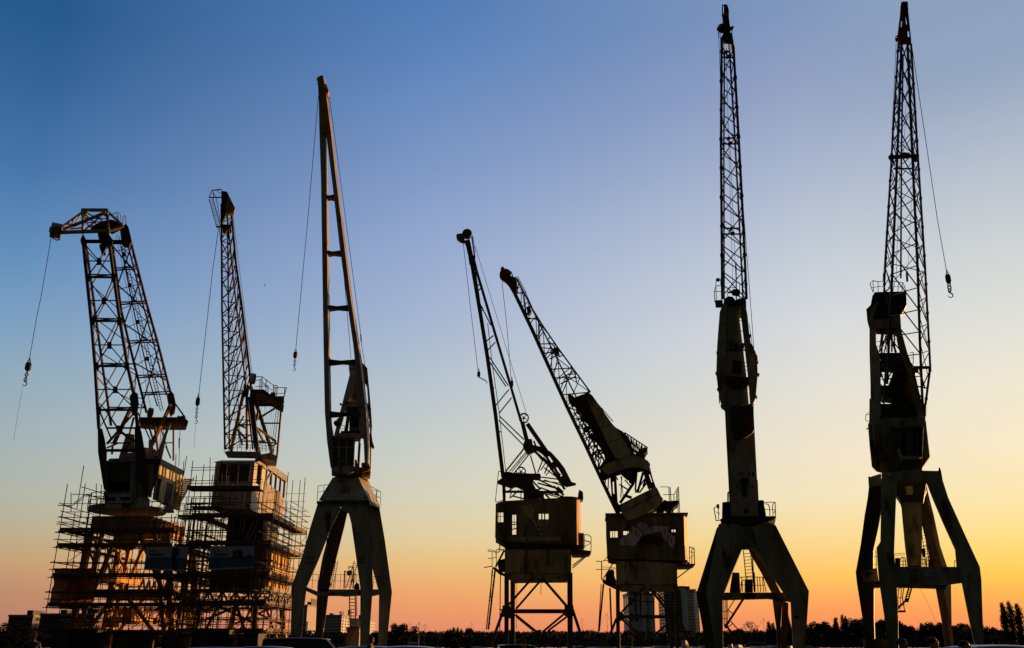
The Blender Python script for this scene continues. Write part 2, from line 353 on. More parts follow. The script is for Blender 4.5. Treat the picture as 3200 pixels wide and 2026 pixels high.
m.L(334,1338,421,1338,5,0); m.L(334,1408,421,1408,8,0); m.L(334,1388,372,1345,6,0); m.L(372,1345,421,1380,6,0); m.L(334,1400,372,1384,4,0); m.L(400,1370,372,1345,5); m.L(345,1385,410,1385,4,.5); m.L(330,1282,372,1345,4.5); m.L(313,1290,347,1370,4); m.L(420,1290,372,1345,4)
m.PG([(363,1330),(382,1330),(384,1356),(364,1356)], -.25, .2)
m.done()
# head
m = k.part('jib_head', M_CREAM, jo)
m.L(255,657,335,657,8.5,0); m.PG([(254,653),(272,653),(274,666),(264,673),(252,668)], -.1, .4); m.PG([(323,668),(330,652),(337,652),(342,672),(334,674)], -.1, .4)
m.L(184,727,336,722,9,-.4); m.L(188,714,258,664,6,.6); m.L(198,718,331,664,7.5,-.4); m.L(264,720,322,670,3.4,-.4); m.L(334,660,384,705,7,.2); m.L(342,722,386,707,6,.2)
m.L(259,664,259,730,6,.6); m.L(335,664,339,722,7,-.2); m.L(252,670,235,698,2.6,.6); m.L(229,686,224,704,2.6,.6); m.L(216,692,219,716,4,.6); m.L(187,704,330,692,2.6,.6); m.L(262,662,322,690,4,.8); m.L(266,672,300,700,5,.8); m.L(263,672,276,706,3.2,.6); m.L(220,716,260,712,4,1); m.L(275,708,330,706,6,1); m.L(262,682,335,684,2.6,.8)
m.PG([(330,722),(337,706),(344,722),(342,732),(331,730)], -.5, .5); m.done()
m = k.part('head_machinery', M_BLACK, jo)
m.PG([(283,714),(300,700),(318,692),(345,686),(356,688),(380,700),(374,712),(352,723),(330,718),(300,718)], .4, .6)
m.PG([(305,727),(340,726),(346,748),(342,766),(330,771),(318,762),(311,750)], .3, .6)
m.PG([(375,713),(394,699),(402,711),(412,754),(404,767),(392,766),(381,758)], 1.6, .6)
m.PG([(259,730),(270,751),(272,767),(257,768),(251,750)], -.2, .4); m.PG([(337,728),(353,750),(350,767),(338,768)], -.2, .4)
m.L(268,755,312,755,9,0); m.L(350,757,382,757,11,1.5); m.PG([(310,764),(325,764),(330,790),(318,790)], .3, .6); m.dc(330,708,13,.2,(.3,1,0),.5); m.done()
m = k.part('guard_hoop', M_BROWN, jo)
m.PL([(347,671),(366,664),(368,692)], 1.8, 1); m.PL([(368,664),(376,672),(378,686),(373,694)], 1.5, 1); m.PL([(362,684),(364,676),(369,676),(371,690)], 1.4, 1.2)
m.PL([(384,702),(384,684),(388,674),(392,677),(394,700)], 1.8, 2); m.done()
m = k.part('head_sheave', M_CREAM, jo); m.wh(174,721,24,-.1,(1,.62,0),9,.75,6); m.PL([(163,744),(176,751),(188,749),(189,730)], 3, -.1); m.L(175,721,190,723,6,-.1); m.done()
# tail machinery
m = k.part('counterweight_beam', M_LATT); m.PG([(434,1304),(550,1304),(570,1299),(589,1317),(585,1331),(490,1331),(440,1326)], 2, 1.6); m.L(549,1264,579,1306,4.5,2.6); m.L(556,1300,583,1322,4,2); m.done()
m = k.part('gusset_plate', M_LATT); m.PG([(522,1235),(534,1221),(544,1233),(550,1266),(546,1290),(534,1300),(530,1290),(527,1262)], 2.6, .5); m.PG([(405,1238),(418,1222),(431,1231),(434,1262),(428,1300),(412,1292)], -.2, .5); m.done()
m = k.part('rope_wheel', M_BROWN); m.wh(470,1290,15,1.4,(1,.75,0),2.5,.3,6); m.done()
for (x0,y0,x1,y1,w0,w1,d0,d1,mm) in ((533,1265,475,1392,9,8,2.2,1.2,M_ORANGE),(411,1272,355,1388,9,9,1.6,2.2,M_BROWN),(418,1305,404,1360,5,5,1.4,1.4,M_BROWN),(431,1290,470,1376,4,4,.6,1,M_BROWN),(460,1315,480,1380,5,5,1.5,1.5,M_BROWN),(500,1335,475,1375,4,4,1.8,1.2,M_BROWN),(482,1322,495,1420,6,6,1.8,2.2,M_BROWN)):
    m = k.part('strut', mm); m.L(x0,y0,x1,y1,w0,d0,d1,w2=w1); m.done()
m = k.part('strut', M_LGREY); m.PG([(530,1316),(537,1319),(521,1362),(502,1455),(471,1552),(464,1552),(483,1443),(509,1365)], 1.2, .5); m.done()
m = k.part('stay_post', M_BROWN); m.L(542,1331,542,1440,4.5,3.5); m.L(520,1384,542,1384,3,3.5); m.L(518,1395,534,1432,4,3.2); m.L(500,1330,530,1425,3,3.4); m.lad(509,1335,499,1430,8,12,2.6,1.4); m.done()
m = k.part('stay_cable', M_ROPE); m.L(563,1333,559,1458,1.8,2.4,n=6); m.L(560,1370,560,1400,3,2.4); m.L(362,731,473,1285,1.2,1.6,n=5); m.done()
m = k.part('tower_frame', M_LGREY)
m.PG([(371,1430),(395,1355),(420,1358),(421,1430)], 1.5, 1.2, holes=[[(398,1415),(414,1415),(412,1405),(400,1405)]]); m.PG([(421,1420),(440,1396),(486,1404),(500,1440),(500,1475),(421,1475)], 1.8, 3); m.L(350,1420,352,1390,5,2); m.PG([(465,1375),(476,1372),(484,1440),(474,1552),(463,1545)], .8, .7)
m.PG([(478,1412),(487,1407),(498,1412),(494,1425),(480,1425)], 1, .8); m.done()
# cab
m = k.part('cab', M_GREEN); m.PG([(331,1440),(429,1440),(421,1500),(428,1552),(326,1552),(333,1500)], .1, 3.5, holes=[[(339,1449),(411,1447),(404,1540),(335,1540)]]); m.PG([(418,1447),(470,1452),(463,1560),(412,1560)], .3, 3.0); co = m.done()
m = k.part('cab_roof', M_GREY, co); m.PG([(338,1437),(345,1433),(428,1433),(429,1443),(337,1444)], -.1, 3.8); m.done()
m = k.part('cab_back_wall', M_BLACK, co); m.PG([(331,1446),(420,1446),(412,1548),(331,1548)], 3.0, .2); m.done()
m = k.part('cab_window', M_DGLASS, co); m.PG([(339,1449),(411,1447),(407,1504),(337,1504)], .25, .05); m.done()
m = k.part('machine_deck', M_LGREY); m.PG([(326,1547),(410,1546),(412,1571),(326,1572)], -.1, 4, holes=[[(331,1553),(362,1553),(362,1566),(331,1566)],[(376,1553),(407,1553),(407,1565),(376,1565)]]); m.PG([(328,1574),(380,1574),(380,1588),(328,1588)], .1, 4); m.PG([(408,1552),(468,1558),(468,1588),(408,1586)], .2, 4); do = m.done()
m = k.part('louvre', M_DARK, do)
for x0 in (332, 377):
    for i in range(4): m.L(x0,1554.5+i*3,x0+29,1554.5+i*3,1.3,0)
m.PG([(330,1552),(408,1552),(408,1567),(330,1567)], .5, .1); m.done()
m = k.part('orange_door_frame', M_YELLOW); m.PG([(420,1514),(424,1514),(426,1545),(424,1575),(411,1574),(416,1545)], 0.05, 1.2); m.PG([(427,1448),(432,1470),(434,1500),(430,1505),(428,1470)], .2, .3); m.done()
# machinery house, its right wall running back
hx = p(478, 1560, Y1 + .4).x; hb = p(575, 1560, Y1 + 9).x; zz = lambda y, Y=Y1 + .4: p(500, y, Y).z
hw = k.part('machinery_house', M_GREEN); H0, H1 = zz(1560), zz(1452)
hw.box((hx - .4, Y1 + 3.2, H0), (hx - .15, Y1 + 7, H1)); ho = hw.done()
yl = k.part('cladding_panel', M_OCHRE, ho); D = lambda f: Y1 + .6 + 5.4 * f; Hh = H1 - H0
for f0, f1, z0, z1 in ((.0,.95,.62,1.02),(.12,.34,0,.62),(.62,.95,0,.62)): yl.box((hx, D(f0), H0 + Hh * z0), (hx + .12, D(f1), H0 + Hh * z1))
yl.done()
m = k.part('wall_opening', M_BLACK, ho)
for f0, f1, z0, z1 in ((.36,.6,.02,.58),(.68,.9,.08,.5)): m.box((hx + .123, D(f0), H0 + Hh * z0), (hx + .135, D(f1), H0 + Hh * z1))
m.done()
m = k.part('side_wall_panel', M_DARK, ho); m.box((hx - .12, D(0), H0), (hx - .03, D(.95), H0 + Hh)); m.done()
m = k.part('roof_edge', M_DARK, ho); m.box((hx - 1.2, D(0), H1 + .1), (hx + .15, D(1.0), H1 + .5)); m.done()
m = k.part('stair', M_OCHRE, ho)
for i in range(16):
    f = i / 16; m.box((hx + .3, D(.45) + 3 * f - .2, H0 - .4 + f * Hh * 1.1), (hx + 1.0, D(.45) + 3 * f + .12, H0 - .32 + f * Hh * 1.1))
for g in (.3, .98): m.bar((hx + g, D(.45), H0 - .4), (hx + g, D(.45) + 3, H0 + Hh * 1.1 - .4), .07, .16)
m.done()
m = k.part('mast_cap', M_CREAM); m.disc(p(528,1590,Y1+3), (0,0,1), .45, .6, 16, .25); m.done()
# round slewing platform and the rusty drum under it
c = p(395, 1595, Y1 + 3.2); c0 = Vector((c.x, Y1 + 3.4, c.z)); rr = abs(p(515,1600,Y1).x - p(272,1600,Y1).x) / 2
m = k.part('slewing_platform', M_GREY); m.disc(c0, (0,0,1), rr, .3, 12); so = m.done()
m = k.part('platform_rail', M_GREY, so)
for i in range(12):
    a0, a1 = 2*math.pi*(i+.5)/12, 2*math.pi*(i+1.5)/12; q0 = c0 + Vector((math.cos(a0), math.sin(a0), 0)) * rr; q1 = c0 + Vector((math.cos(a1), math.sin(a1), 0)) * rr
    for h in (.55, 1.1): m.bar(q0 + Vector((0,0,h)), q1 + Vector((0,0,h)), .05)
    m.bar(q0, q0 + Vector((0,0,1.1)), .06)
m.done()
m = k.part('slewing_drum', M_ORANGE); z0, z1 = p(395,1658,Y1).z, p(395,1612,Y1).z
m.box((p(284,1640,Y1+.2).x, Y1 + .2, z0), (p(470,1640,Y1+.2).x, Y1 + 6.4, z1))
m.box((p(470,1640,Y1+.2).x, Y1 + .9, z0), (p(474,1640,Y1+.2).x, Y1 + 6.2, z1 - .2)); m.done()
m = k.part('drum_rib', M_SUNLIT)
for i in range(6): m.box((p(474,1640,Y1+.2).x, Y1 + 1 + i, z0 - .2), (p(474,1640,Y1+.2).x + .35, Y1 + 1.4 + i, z1 - .1))
m.done()
# portal
zt = z0 - .1; xs = (p(282,1660,Y1+.5).x, p(520,1660,Y1+.5).x); xb = (p(226,1926,Y1+.5).x, p(560,1926,Y1+.5).x)
for i in (0, 1):
    for yy in (Y1 + .6, Y1 + 6.2):
        m = k.part('portal_leg', M_SUNLIT); m.bar((xs[i], yy, zt), (xb[i], yy, 0), .4, .4); m.bar((xs[i] + (.9 if i == 0 else -.9), yy, zt), (xb[i] + (.5 if i == 0 else -.5), yy, 0), .28); 
        for q in range(8):
            a = Vector((xs[i], yy, zt)).lerp(Vector((xb[i], yy, 0)), q / 8); b = Vector((xs[i] + (.9 if i == 0 else -.9), yy, zt)).lerp(Vector((xb[i] + (.5 if i == 0 else -.5), yy, 0)), (q + 1) / 8); m.bar(a, b, .14)
        m.done()
for yy in (Y1 + .6, Y1 + 6.2):
    zc = p(400,1855,Y1+.6).z
    m = k.part('portal_beam', M_GREEN); m.box((p(244,1855,Y1+.6).x, yy - .2, zc - .3), (p(540,1855,Y1+.6).x, yy + .2, zc + .3)); m.done()
    m = k.part('portal_brace', M_SUNLIT)
    xm = (xs[0] + xs[1]) / 2; m.bar((xm - .8, yy, zt), (xb[0] + 1.2, yy, zc), .26); m.bar((xm + .8, yy, zt), (xb[1] - 1.4, yy, zc), .26); m.bar((xm - .3, yy, zc), (xb[0], yy, .4), .24); m.bar((xm + .3, yy, zc), (xb[1], yy, .4), .24)
    m.prism([(xm - 1.2, yy, zt), (xm + 1.2, yy, zt), (xm + .35, yy, zt - 1.3), (xm - .35, yy, zt - 1.3)], (0, .3, 0)); m.done()
for x0, zc in ((412, 1850), (300, 1800), (330, 1935), (470, 1940)):
    q = p(x0, zc, Y1); m = k.part('longitudinal_beam', M_SUNLIT); m.box((q.x - .15, Y1 + .9, q.z - .22), (q.x + .15, Y1 + 9.0, q.z + .22))
    for i in range(7): m.bar((q.x, Y1 + 1.2 + i * 1.2, q.z + .2), (q.x, Y1 + 1.9 + i * 1.2, q.z + 1.0), .12); m.bar((q.x, Y1 + 2.4 + i * 1.1, q.z + .2), (q.x, Y1 + 1.9 + i * 1.2, q.z + 1.0), .12)
    m.done()
for x0, ya, yb in ((300,1960,2000),(352,1930,1960),(358,1975,2010),(408,1900,1950),(430,1985,2015),(525,1900,1960),(535,1990,2015),(320,1700,1712),(360,1715,1722)):
    q, q2 = p(x0, ya, Y1 + 3), p(x0, yb, Y1 + 3); m = k.part('glint_piece', M_SUNLIT); m.prism([(q2.x, Y1 + 3, max(.05, q2.z)), (q2.x, Y1 + 4.2, max(.05, q2.z)), (q.x, Y1 + 4.0, q.z), (q.x, Y1 + 3.2, q.z)], (-.7, 0, 0)); m.done()  # orange pieces added to stand in for sun glints near the ground
for xq in xb:
    m = k.part('bogie', M_SUNLIT); m.box((xq - .5, Y1 - .4, .1), (xq + .5, Y1 + 7.2, .8))
    for yy in (Y1, Y1 + 1.2, Y1 + 5.6, Y1 + 6.8): m.disc((xq, yy, .35), (1,0,0), .35, .3, 16)
    m.done()
hook('dark hook block hanging over open sky left of the leftmost crane', Y1 - .5, [(160,742),(128,930),(116,985),(91,1128)], (88,1146), 18, 27, (77,1200), 13, tail=[(70,1212),(56,1290),(43,1374)])

# ================================================================== crane 2: slim lattice jib
Y2 = 71.0
k = Kit('harbour_crane', 'slim brown lattice crane with a yellow sheave head, its square tower inside scaffolding', 'crane', base(770, Y2), Y2, GR_CR)
k.rx = k.org.x / k.org.y
A = [(692,637,0),(694,973,0),(703,1405,0)]; B = [(711,660,1),(714,973,1),(717,1405,1)]
Cc = [(708,650,0),(731,890,0),(755,1091,0),(790,1405,0)]; Dd = [(722,655,1),(737,820,1),(758,973,1),(780,1160,1),(786,1235,1)]
j = k.part('jib', M_LATT)
for P_, w_ in ((A,5),(B,4),(Cc,4),(Dd,6)): j.PL(P_, w_)
jo = j.done()
l = k.part('lacing', M_LATT, jo)
l.zig(A, Cc, 16, 3, 'par', .02, 1, flip=True); l.zig(A, Cc, 16, 2.2, 'h', .03, 1); l.zig(B, Dd, 12, 3, 'par', .05, .98, flip=True); l.zig(A, B, 26, 2.4); l.zig(Cc, Dd, 18, 2.4, t1=.75); l.zig(B, Dd, 9, 2, 'h', .04, .98); l.done()
m = k.part('jib_ladder', M_LATT, jo); m.lad(716,900,742,1380,8,52,.7,1.0); m.L(735,900,748,1400,1.4,.7); m.done()
m = k.part('sheave_housing', M_YELLOW, jo); m.PG([(696,600),(710,600),(722,625),(735,651),(731,664),(710,667),(694,637)], -.2, .5); m.done()
m = k.part('sheave_cover', M_DARK, jo); m.PG([(691,600),(697,597),(708,599),(712,612),(704,640),(708,664),(693,700),(692,637)], -.3, .7); m.L(693,665,720,665,9,.2); m.PG([(692,700),(722,704),(722,714),(692,714)], 0, 1); m.done()
m = k.part('head_basket', M_DARK, jo); m.PL([(654,617),(663,596),(690,592),(696,602)], 2.6, .3); m.PL([(654,618),(692,617)], 3, .3); m.PL([(666,602),(668,616)], 2, .3); m.PL([(663,598),(672,610),(672,618)], 1.6, .3); m.PL([(676,594),(690,606)], 1.6, .3); m.done()
m = k.part('hanging_ladder', M_DARK, jo); m.lad(659,620,684,712,13,17,.3,1.8); m.L(677,708,694,711,4,.3); m.L(676,620,688,690,1.5,.3); m.L(676,622,690,700,1.3,.5); m.lad(688,712,693,760,6,8,.3,1.4); m.done()
m = k.part('rope_wheel', M_GREY); m.wh(790,1184,17,1.2,(1,.55,0),3,.35,4); m.done()
m = k.part('rear_rope', M_ROPE); m.L(727,665,788,1170,1.4,1.2,n=5); m.L(740,1150,752,1400,1.1,1); m.done()
# A-frame
for (x0,y0,x1,y1,ww,d0,d1,mm) in ((762,1222,722,1410,8,1,0,M_SUNLIT),(771,1236,772,1405,7,2.6,2.6,M_SUNLIT),(783,1208,851,1416,8,.6,3.2,M_DARK),(786,1232,806,1420,10,.4,.4,M_DARK),(772,1205,766,1240,14,.6,.6,M_DARK),(778,1240,797,1400,6,1.8,3,M_DARK)):  # two left legs coloured as sunlit, the others left dark
    m = k.part('mast_leg', mm); m.L(x0,y0,x1,y1,ww,d0,d1); m.done()
m = k.part('mast_brace', M_BROWN)
for q in ((871,1269,802,1312,5,2,2),(819,1323,873,1323,4,3,3),(801,1336,862,1380,5,1,3),(803,1340,826,1385,5,.5,2),(741,1326,770,1338,5,1.6,2.4),(742,1343,768,1372,5,1.6,2.4),(742,1328,798,1328,4,.8,.8),(745,1345,757,1390,5,1.2,1.2),(849,1395,866,1386,4,3,3),(758,1379,830,1379,4,1.6,1.6),(788,1384,864,1384,4,2.4,2.4),(790,1335,818,1345,4,1,1),(762,1300,735,1350,4,1,1),(806,1290,800,1315,7,.6,.6)): m.L(*q[:5], d=q[5], d2=q[6])
m.done()
m = k.part('rear_platform', M_DARK); m.PG([(791,1217),(824,1217),(888,1266),(878,1262),(838,1238),(815,1230),(793,1226)], 0.6, 2.6); m.PG([(794,1241),(888,1238),(888,1258),(808,1258)], 3, .5); m.PG([(803,1262),(872,1262),(872,1268),(804,1268)], 2.4, .3); po = m.done()
m = k.part('platform_rail', M_DARK, po); m.PL([(798,1178),(819,1178),(855,1205),(866,1205)], 2, .6); m.PL([(800,1190),(815,1186),(832,1206),(838,1206)], 1.6, 2); m.PL([(798,1209),(838,1207)], 1.6, 3.2); m.PL([(855,1212),(897,1212)], 2, 3.2); m.PL([(858,1230),(888,1230)], 1.6, 3.2); m.PL([(819,1198),(850,1220)], 1.5, .6)
for x, y0, y1, d in ((819,1178,1216,.6),(832,1186,1226,.6),(813,1186,1216,2),(838,1206,1228,2),(855,1204,1226,.6),(860,1212,1240,3.2),(890,1212,1240,3.2),(866,1205,1238,3)): m.L(x,y0,x-1,y1,2.4,d)
m.L(896,1212,887,1242,2,3.2); m.done()
m = k.part('platform_motor', M_DARK, po); m.PG([(844,1232),(848,1226),(858,1226),(862,1234),(862,1242),(844,1242)], 2, 1); m.done()
m = k.part('rear_post', M_GREY); m.L(880,1266,865,1432,5.5,3); m.done()
m = k.part('rear_ladder', M_DARK); m.lad(869,1268,850,1420,8,22,2.8,1.4); m.done()
m = k.part('hanging_cable', M_ROPE)
for x0, x1 in ((816,812),(827,816),(832,830),(846,826),(851,838),(858,842)): m.L(x0,1268,x1,1410,1.0,2,n=5)
m.done()
m = k.part('machinery_beam', M_GREY); m.PG([(702,1412),(708,1410),(805,1412),(806,1430),(712,1428)], -.2, .5); m.PG([(797,1414),(812,1396),(816,1420),(845,1415),(866,1425),(866,1440),(800,1434)], 1, 2.5); m.PG([(796,1396),(803,1392),(806,1410),(799,1412)], -.3, .4); m.rail([(700,1411,.2),(795,1411,.2)], 20, 1.4, posts=[7]); m.rail([(808,1411,1.5),(864,1420,4)], 22, 1.4, posts=[5]); m.done()
# cab and engine house: front wall plus a right wall running back
fx0, fx1 = p(667,1520,Y2).x, p(789,1520,Y2).x; zt = p(700,1445,Y2).z; zb = p(700,1592,Y2).z; zr = p(700,1430,Y2).z; zw0, zw1 = p(700,1505,Y2).z, p(700,1451,Y2).z
m = k.part('cab', M_LGREY)
m.prism([(fx0,Y2,zb),(fx1,Y2,zb),(fx1,Y2,zt),(fx0,Y2,zt)], (0,.12,0), [[(fx0+.35,Y2,zw0),(fx1-.35,Y2,zw0),(fx1-.35,Y2,zw1),(fx0+.35,Y2,zw1)]])
m.box((fx0,Y2+.12,zb),(fx0+.1,Y2+3.4,zt)); m.box((fx0+.1,Y2+3.2,zb),(fx1-.12,Y2+3.4,zt)); m.box((fx0+.1,Y2+.12,zb),(fx1-.12,Y2+3.2,zb+.12))
m.box((fx1-.12,Y2+.12,zb),(fx1,Y2+.9,zt)); m.box((fx1-.12,Y2+.9,zb),(fx1,Y2+2.2,zw0)); m.box((fx1-.12,Y2+2.2,zb),(fx1,Y2+3.4,zt)); co = m.done()
m = k.part('cab_roof', M_CREAM, co); m.prism([(fx0-.15,Y2-.1,zt),(fx0-.15,Y2+3.5,zt),(fx0-.15,Y2+1.7,zr+.1)], (fx1-fx0+.3,0,0)); m.done()
m = k.part('cab_window', M_DGLASS, co); m.box((fx0+.3,Y2+.05,zw0),(fx1-.3,Y2+.08,zw1)); m.done()
m = k.part('window_bar', M_GREY, co)
for f in (.33,): m.box((fx0+.35+(fx1-fx0-.7)*f,Y2-.02,zw0),(fx0+.42+(fx1-fx0-.7)*f,Y2+.04,zw1))
m.box((fx0+.35,Y2-.02,(zw0+zw1)/2-.3),(fx0+1.3,Y2+.04,(zw0+zw1)/2-.24)); m.done()
m = k.part('engine_house', M_CREAM); zs = p(700,1478,Y2).z
m.prism([(fx1-.02,Y2+3.6,zb),(fx1-.02,Y2+10.5,zb),(fx1-.02,Y2+10.5,zs-.5),(fx1-.02,Y2+3.6,zs)], (-.12,0,0)); m.box((fx0+.3,Y2+10.3,zb),(fx1-.14,Y2+10.5,zs-.6)); m.box((fx0+.3,Y2+3.6,zb),(fx0+.4,Y2+10.3,zs-.6)); eo = m.done()
m = k.part('engine_house_door', M_DARK, eo); m.box((fx1-.01,Y2+7.4,zb+.1),(fx1+.05,Y2+8.5,zs-.2)); m.done()
m = k.part('open_roof_frame', M_GREY, eo)
for yy in (4, 5.6, 7.2, 8.8, 10.3): m.box((fx1-.2,Y2+yy,zs-.4),(fx1-.02,Y2+yy+.18,zt+.2)); m.box((fx0+.6,Y2+yy,zs-.4),(fx0+.8,Y2+yy+.18,zt+.2))
m.box((fx1-.25,Y2+3.6,zt+.2),(fx1+.02,Y2+10.8,zt+.75)); m.box((fx0+.5,Y2+3.6,zt+.2),(fx0+.8,Y2+10.8,zt+.75)); m.bar((fx1-.1,Y2+4.1,zs),(fx1-.1,Y2+5.5,zt+.2),.14); m.done()
m = k.part('engine', M_BLACK, eo); m.box((fx0+1.2,Y2+4.4,zb+.3),(fx1-1,Y2+9,zt-.6)); m.done()
# tower
def quad(name, mm, x0, x1, ya, yb, D_, par=None, inset=0.0):
    a, b = p(x0,(ya+yb)/2,Y2).x, p(x1,(ya+yb)/2,Y2).x; m = k.part(name, mm, par); m.box((a, Y2+inset, p(700,yb,Y2).z), (b, Y2+inset+D_, p(700,ya,Y2).z)); return m.done()
quad('tower_neck', M_BLACK, 692, 806, 1598, 1702, 4.5, inset=1.5)
to = quad('square_tower', M_BROWN, 652, 812, 1704, 1838, 9, inset=.8)
x1 = p(812,1771,Y2).x; za, zb2 = p(700,1838,Y2).z, p(700,1704,Y2).z
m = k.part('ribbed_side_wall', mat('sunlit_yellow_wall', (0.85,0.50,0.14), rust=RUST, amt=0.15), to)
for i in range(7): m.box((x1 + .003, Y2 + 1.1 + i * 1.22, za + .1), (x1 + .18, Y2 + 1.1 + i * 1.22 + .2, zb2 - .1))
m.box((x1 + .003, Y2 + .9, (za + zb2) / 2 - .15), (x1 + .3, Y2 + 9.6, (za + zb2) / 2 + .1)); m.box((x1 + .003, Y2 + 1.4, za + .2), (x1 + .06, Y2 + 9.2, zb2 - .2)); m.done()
m = k.part('corner_post', M_CREAM, to); m.box((x1 - .35, Y2 + .3, za - .8), (x1 - .05, Y2 + .75, za + 1.6)); m.box((x1 - .4, Y2 + .3, 0), (x1 - .1, Y2 + .75, za - 3.2)); m.done()
quad('portal_beam', M_GREEN, 606, 818, 1840, 1852, .8, inset=0); quad('portal_beam', M_PALE, 606, 818, 1855, 1866, .8, inset=9.2)
m = k.part('portal_truss', M_DARK); za = p(700,1866,Y2).z; zb3 = p(700,1884,Y2).z; X0, X1 = p(606,1870,Y2).x, p(816,1870,Y2).x
for yy in (Y2 + .3, Y2 + 9.4):
    m.box((X0, yy - .12, zb3 - .2), (X1, yy + .12, zb3)); n = 10
    for i in range(n):
        a, b = X0 + (X1 - X0) * i / n, X0 + (X1 - X0) * (i + 1) / n; (m.bar((a, yy, zb3), (b, yy, za + .4), .13) if i % 2 else m.bar((a, yy, za + .4), (b, yy, zb3), .13)); m.bar((a, yy, zb3), ((a + b) / 2 + .3 * (1 if i % 2 else -1), yy, za + .4), .09)
m.done()
m = k.part('portal_truss', M_CREAM)
for z0, z1 in ((zb3 - .2, zb3), (za + .5, za + .9)): m.box((X1 - .15, Y2 + .5, z0), (X1 + .1, Y2 + 9.2, z1))
for i in range(8): m.bar((X1, Y2 + .5 + i * 1.1, zb3 if i % 2 else za + .5), (X1, Y2 + .5 + (i + 1) * 1.1, za + .5 if i % 2 else zb3), .12)
m.done()
for xq, sg in ((X0 + .5, 1), (X1 - .6, -1)):
    for yy in (Y2 + .4, Y2 + 9.3):
        m = k.part('portal_leg', M_BROWN if yy < Y2 + 5 else M_SUNLIT); m.bar((xq, yy, zb3), (xq - sg * .5, yy, .7), .45); m.bar((xq + sg * 1.4, yy, zb3), (xq - sg * .2, yy, .8), .2); m.bar((xq + sg * .1, yy, 3), (xq + sg * 3.2, yy, zb3), .18); m.done()
    m = k.part('bogie', M_SUNLIT); m.box((xq - .5, Y2 - .6, .1), (xq + .5, Y2 + 10.4, .8))
    for yy in (Y2, Y2 + 1.2, Y2 + 8.6, Y2 + 9.8): m.disc((xq, yy, .35), (1,0,0), .35, .3, 16)
    m.done()
hook('dark hook block hanging between the two brown lattice jibs on the left', Y2 - .2, [(683,712),(664,850),(620,1245)], (618,1256), 13, 26, (612,1319), 10, tail=[(611,1327),(606,1400)])
# ================================================================== crane 3: smooth box-section jib, third from left
Y3 = 62.0
k = Kit('harbour_crane', 'tall pale green crane on four splayed legs, with a smooth two-legged jib like a ladder', 'crane', base(1060, Y3), Y3, GR_CR)
k.rx = k.org.x / k.org.y
rx0, k.rx = k.rx, 0.0
j = k.part('jib', M_JIB)
LC = [(998,411),(1003,560),(1006,760),(1011,1080),(1015,1288),(1022,1380),(1033,1462),(1038,1460),(1038,1400),(1037,1360),(1031,1320),(1029,1288),(1026,1080),(1022,760),(1019,560),(1016,430),(1013,416),(1008,411)]
j.PG(LC, 0, .8)
j.PG([(1018,412),(1034,411),(1050,560),(1075,760),(1097,940),(1119,1080),(1144,1288),(1149,1397),(1148,1455),(1144,1455),(1138,1397),(1126,1288),(1104,1080),(1084,940),(1060,760),(1037,560)], 0, .8, .05)
jo = j.done()
m = k.part('jib_head', M_YELLOW, jo); m.PG([(992,241),(1003,236),(1010,237),(1014,262),(1021,310),(1034,412),(1018,414),(1014,418),(998,412),(996,310),(993,260)], -.1, 1.0); m.PG([(1012,262),(1019,262),(1027,284),(1023,296),(1015,292)], .1, .6); m.PL([(993,255),(990,246)], 3, 0); m.L(992,262,989,262,2,0); m.done()
for y, x0, x1 in ((614,1011,1046),(789,1013,1067),(960,1016,1091),(1130,1021,1112),(1293,1027,1130)):
    m = k.part('cross_member', M_DARK, jo); c = (x0 + x1) / 2; m.PG([(x0,y-8),(c,y-3),(x1,y-7),(x1,y+7),(c,y+4),(x0,y+9)], .15, .5); m.done()
m = k.part('stay_cable', M_ROPE)
m.L(1025,292,1097,1120,1.6,.6,n=6); m.L(1028,290,1128,1050,1.8,.7,n=6); m.L(1128,1065,1141,1145,1.8,.7,n=6); m.L(1127,1046,1129,1068,4,.7,n=8); m.done()
k.rx = rx0
# mast
mt = k.part('mast', M_LGREY)
mt.PG([(1092,1133),(1120,1132),(1124,1180),(1134,1300),(1137,1368),(1124,1368),(1121,1290),(1112,1190),(1106,1178),(1094,1170)], 1.5, .4)
mt.PG([(1093,1170),(1110,1176),(1058,1358),(1044,1360)], 1.5, .6)
mt.PG([(1090,1132),(1110,1130),(1111,1150),(1093,1152)], 1.4, 1.5)
mt.PG([(1080,1255),(1124,1255),(1126,1267),(1077,1267)], 1.5, .4); mt.PG([(1056,1353),(1128,1353),(1128,1370),(1050,1368)], 1.3, 1.2)
mt.PG([(1076,1288),(1135,1287),(1136,1296),(1074,1297)], 1.4, .5)
mo = mt.done()
m = k.part('mast_side_wall', M_GREY, mo)
m.PG([(1122,1122),(1148,1152),(1156,1240),(1162,1315),(1160,1420),(1158,1485),(1140,1488),(1141,1440),(1136,1300)], 1.2, 1.6, holes=[[(1144,1181),(1149,1195),(1152,1240),(1150,1262),(1145,1258),(1142,1225),(1141,1195)],[(1143,1292),(1150,1280),(1156,1296),(1158,1335),(1155,1355),(1147,1340)]]); m.done()
m = k.part('mast_cap', M_BROWN, mo); m.PG([(1120,1120),(1147,1150),(1148,1157),(1120,1130)], 1.1, 1.9); m.done()
m = k.part('winch_column', M_LGREY, mo); c = p(1105,1255,Y3+2.6); zt_ = p(1106,1195,Y3+2.6).z; m.disc((c.x, Y3+2.6, (zt_+c.z)/2), (0,0,1), .42, zt_ - c.z, 20, .27); m.bar((c.x, Y3+2.6, zt_), (c.x, Y3+2.6, p(0,1160,Y3+2.6).z), .36, n=12); m.done()
m = k.part('winch_rail', M_DARK, mo)
for y in (1217, 1229, 1243): c = p(1105, y, Y3 + 2.6); m.ring((c.x, Y3 + 2.6, c.z), (0,0,1), .62, .04, .04)
